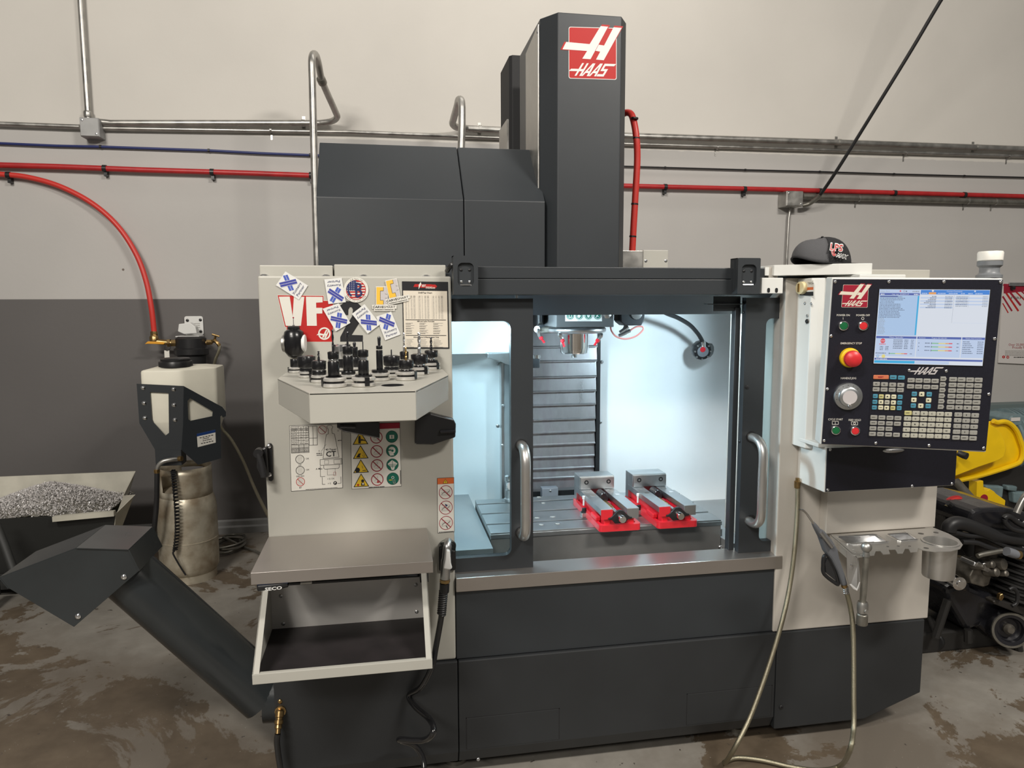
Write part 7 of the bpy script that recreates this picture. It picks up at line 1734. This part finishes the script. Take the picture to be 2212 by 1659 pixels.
xx = E_(700, 700, YM+.2).x; b = MB(); b.box(xx-.45, xx+.5, YM+.1, YM+.6, 0, E_(560, 720, YM+.1).z); b.build('machine_stand', 'dark_frame', GM, bevel=.01)
# --- stripped engine on a low stand
YE = .45
EN = thing('stripped_engine', 'stripped black vehicle engine with hoses standing on the floor at the right', 'engine', (E_(560, 1500, YE).x, YE+.2, 0))
def ep(name, pts, Y0, Y1, m, bev=.01, parent=None): 
    b = MB(); b.prism(exz(pts, Y0), 'y', Y0, Y1); return b.build(name, m, parent or EN, bevel=bev, seg=3)
ep('air_box', [(345, 790), (352, 740), (375, 718), (420, 706), (560, 700), (620, 712), (720, 735), (720, 890), (560, 880), (440, 860), (350, 815)], YE-.12, YE+.25, 'engine_black', .025)
b = MB(); q = exz([(385, 722), (430, 708), (555, 703), (615, 715), (600, 728), (500, 735), (420, 738)], YE-.10); b.prism(q, 'y', YE-.10, YE+.2); b.build('dusty_cover', 'dusty_black', EN, bevel=.01)
ep('battery_tray', [(160, 712), (300, 770), (345, 800), (350, 850), (200, 865), (185, 790)], YE+.1, YE+.4, 'engine_black', .006)
for i, (pts, r_, m) in enumerate((([(185, 690), (200, 655), (240, 638), (275, 640), (300, 665), (340, 690), (380, 705)], .010, 'red_hose'), ([(200, 700), (215, 665), (260, 645), (300, 660), (320, 690)], .008, 'red_hose_bright'),
        ([(190, 700), (230, 690), (265, 720), (300, 745), (330, 750)], .013, 'ivory'), ([(215, 715), (250, 735), (280, 755), (300, 760)], .012, 'galv'), ([(200, 670), (225, 690), (250, 700), (285, 690), (310, 710)], .012, 'rubber'))):
    MB().tube(spline([E_(x, y, YE+.05-i*.012) for x, y in pts], 5), r_, 8).build('wire', m, EN)
b = MB(); b.prism(exz([(345, 700), (375, 695), (405, 708), (405, 720), (360, 712)], YE-.02), 'y', YE-.02, YE+.03); b.build('orange_connector', 'orange_sign', EN, bevel=.003)
for i, (pts, r_, m) in enumerate((([(205, 850), (215, 815), (260, 800), (330, 815), (420, 850), (520, 885), (700, 905)], .030, 'rubber'), ([(200, 870), (240, 860), (330, 880), (430, 885), (520, 925), (600, 960), (720, 980)], .012, 'rubber'),
        ([(290, 920), (380, 925), (450, 950), (530, 975), (640, 990), (720, 1010)], .011, 'rubber'), ([(390, 1010), (420, 1000), (480, 988), (560, 975), (600, 985)], .011, 'galv_dark'), ([(560, 770), (570, 760), (600, 762), (650, 800), (720, 830)], .012, 'rubber'),
        ([(565, 775), (570, 800), (620, 840), (720, 860)], .010, 'rubber'), ([(640, 735), (660, 690), (687, 640), (720, 600)], .014, 'galv'), ([(590, 1225), (620, 1215), (645, 1250), (640, 1310), (610, 1330)], .008, 'rubber'))):
    MB().tube(spline([E_(x, y, YE-.14-.008*i) for x, y in pts], 6), r_, 10).build('engine_hose', m, EN)
b = MB(); b.tube([E_(575, 980, YE-.19), E_(620, 995, YE-.19), E_(645, 1002, YE-.19)], [.020, .020, .017], 12); b.build('connector_plug', 'grey_plastic', EN); MB().lathe([(.020, 0), (.020, .012)], E_(640, 1000, YE-.19), (1, 0, -.2), 12).build('plug_collar', 'brass', EN)
b = MB()
for x, y in ((620, 925), (675, 965), (690, 800)): MB().lathe([(.011, 0), (.011, .006), (.005, .009)], E_(x, y, YE-.13), (0, -1, 0), 10).build('bolt', 'chrome', EN)
# carburettor: stacked alloy pieces
ep('carburettor_body', [(355, 1190), (340, 1140), (360, 1100), (375, 1065), (440, 1075), (490, 1105), (480, 1150), (465, 1200), (430, 1210)], YE-.10, YE+.05, 'engine_alloy', .008)
ep('carburettor_top', [(365, 1075), (375, 1050), (400, 1045), (425, 1060), (445, 1050), (470, 1085), (510, 1110), (505, 1125), (470, 1120), (420, 1100)], YE-.13, YE-.05, 'steel', .006)
for (x, y, r_) in ((350, 1075, .012), (415, 1062, .016), (500, 1118, .014), (440, 1110, .02), (485, 1060, .025)): MB().lathe([(r_, 0), (r_, .05), (r_*.7, .055)], E_(x, y, YE-.10), (0.3, -1, .3), 12).build('carburettor_fitting', 'engine_alloy', EN)
b = MB(); b.lathe([(.045, 0), (.045, .12)], E_(440, 1020, YE), (0, 0, 1), 18); b.build('intake_duct', 'dusty_black', EN)
# cylinder with fins
fc = E_(690, 1090, YE); b = MB(); prof = []
for i in range(9): prof += [(.09, -.14+i*.03), (.125, -.139+i*.03), (.125, -.130+i*.03), (.09, -.129+i*.03)]
b.lathe(prof, fc, (.25, 0, 1), 24); b.build('finned_cylinder', 'dark_frame', EN)
b = MB(); b.lathe([(.03, 0), (.03, .05), (.015, .052), (.015, .06)], E_(232, 1160, YE-.05), (-.2, -1, 0), 16); b.build('pivot_bush', 'chrome', EN)
ep('pivot_arm', [(215, 1150), (240, 1130), (345, 1150), (350, 1185), (250, 1185)], YE-.04, YE+.02, 'engine_alloy', .006)
ep('crankcase', [(190, 1215), (260, 1190), (350, 1195), (430, 1235), (540, 1275), (620, 1300), (720, 1350), (720, 1560), (480, 1540), (400, 1470), (330, 1500), (270, 1400), (205, 1290)], YE, YE+.3, 'engine_black', .03)
ep('engine_rail', [(490, 1300), (520, 1290), (720, 1345), (720, 1400), (640, 1375), (500, 1320)], YE-.08, YE-.03, 'dusty_black', .006)
ep('bracket_tab', [(530, 1290), (535, 1260), (555, 1250), (562, 1275), (545, 1300)], YE-.10, YE-.08, 'brass', .004)
ep('frame_bar', [(185, 870), (225, 865), (320, 1000), (345, 1060), (330, 1170), (290, 1180), (295, 1060), (180, 900)], YE+.12, YE+.3, 'dark_frame', .01)
ep('rear_block', [(200, 880), (720, 900), (720, 1350), (330, 1200), (260, 1000)], YE+.18, YE+.45, 'dark_frame', .02)
wc = E_(565, 1460, YE-.02); k = 1/2.962/ppm(wc)
b = MB(); b.lathe([(60*k, .02), (75*k, .03), (78*k, .05), (110*k, .055), (118*k, .04), (118*k, -.06), (100*k, -.07)], wc, (-.35, -1, .1), 36); b.build('flywheel', 'engine_black', EN)
b = MB(); b.lathe([(98*k, .0565), (112*k, .0565), (114*k, .05)], wc, (-.35, -1, .1), 36, False, False); b.build('flywheel_ring', 'galv_dark', EN)
b = MB(); b.lathe([(30*k, .02), (34*k, .04), (20*k, .055)], wc, (-.35, -1, .1), 20); b.build('flywheel_hub', 'engine_alloy', EN)
# stand: legs and caster
for (p_, q_) in (((200, 1290), (120, 1530)), ((330, 1480), (330, 1560)), ((640, 1540), (660, 1640))):
    MB().tube([E_(p_[0], p_[1], YE), E_(q_[0], q_[1], YE)], .018, 8).build('stand_leg', 'dark_frame', EN)
cq = atz(2016, 1404, 0); b = MB(); b.lathe([(.040, -.014), (.045, -.008), (.045, .008), (.040, .014)], (cq.x, cq.y, .045), (.8, .6, 0), 18); b.build('caster', 'black', EN)
MB().tube([(cq.x, cq.y, .06), (cq.x+.02, cq.y+.05, .13), E_(130, 1510, YE)], .014, 8).build('caster_fork', 'dark_frame', EN)
xx = E_(480, 1500, YE).x; b = MB(); b.box(xx-.45, xx+.6, YE+.05, YE+.45, 0, .10); b.build('stand_base', 'dark_frame', EN, bevel=.01)
# ================================================================== poster on the wall
PO = thing('wall_poster', 'pale poster with red streaks hanging from a clip on the wall at right', 'poster', wp(2190, 785, .01))
WP = .02; d = Decal(plane_fn(WY-WP))
f0_, f1_ = at(2164, 612, WY-WP), at(2290, 786, WY-WP)
b = MB(); pl = [at(2168, 612, WY-WP), at(2290, 614, WY-WP), at(2290, 790, WY-WP), at(2158, 784, WY-WP)]; b.prism([(p.x, p.z) for p in pl], 'y', WY-WP, WY-.004); b.build('sheet_stack', 'poster_paper', PO, bevel=.001)
for i, (a_, b_) in enumerate((((2168, 614), (2205, 660)), ((2170, 628), (2200, 672)), ((2166, 640), (2186, 672)), ((2178, 614), (2215, 650)), ((2190, 615), (2225, 645)), ((2166, 655), (2178, 676)))):
    d.line(*a_, *b_, 4.5-.4*i, 'red_print' if i % 2 else 'red_dull', 1)
d.poly([(2168, 613), (2290, 615), (2290, 622), (2168, 634)], 'red_dull', 1)
d.text('PERFORM', 2184, 646, 5, 'ink_soft', align=0, width=50, layer=2)
d.text('Over 25,000 G', 2179, 747, 5, 'red_dull', align=0, width=40, layer=2); d.text('Proudly M', 2187, 753, 5, 'red_dull', align=0, width=28, layer=2)
for j in range(4): d.squiggle(2171, 2230, 759+j*3.2, 1.5, 'ink_grey', 2, seed=j)
d.disc(2168, 771, 3.2, 'red_print', 2, 14); d.disc(2177, 771.5, 3.2, 'red_print', 2, 14); d.text('f', 2168, 773, 4, 'poster_paper', layer=3); d.ring(2177, 771.5, 1, 1.7, 'poster_paper', 3, 10); d.squiggle(2190, 2230, 773, 2.2, 'ink_soft', 2)
d.build('poster_print', PO)
c0, c1 = at(2180, 612, WY-.03), at(2290, 618, WY-.03); b = MB(); b.box(c0.x, c1.x, WY-.034, WY-WP-.0005, c1.z, c0.z+.006); b.build('clip_rail', 'steel', PO, bevel=.002)
q = at(2188, 622, WY-.04); b = MB(); b.lathe([(.016, -.012), (.016, .012)], q, (1, 0, 0), 14); b.build('clip_spring', 'black', PO)
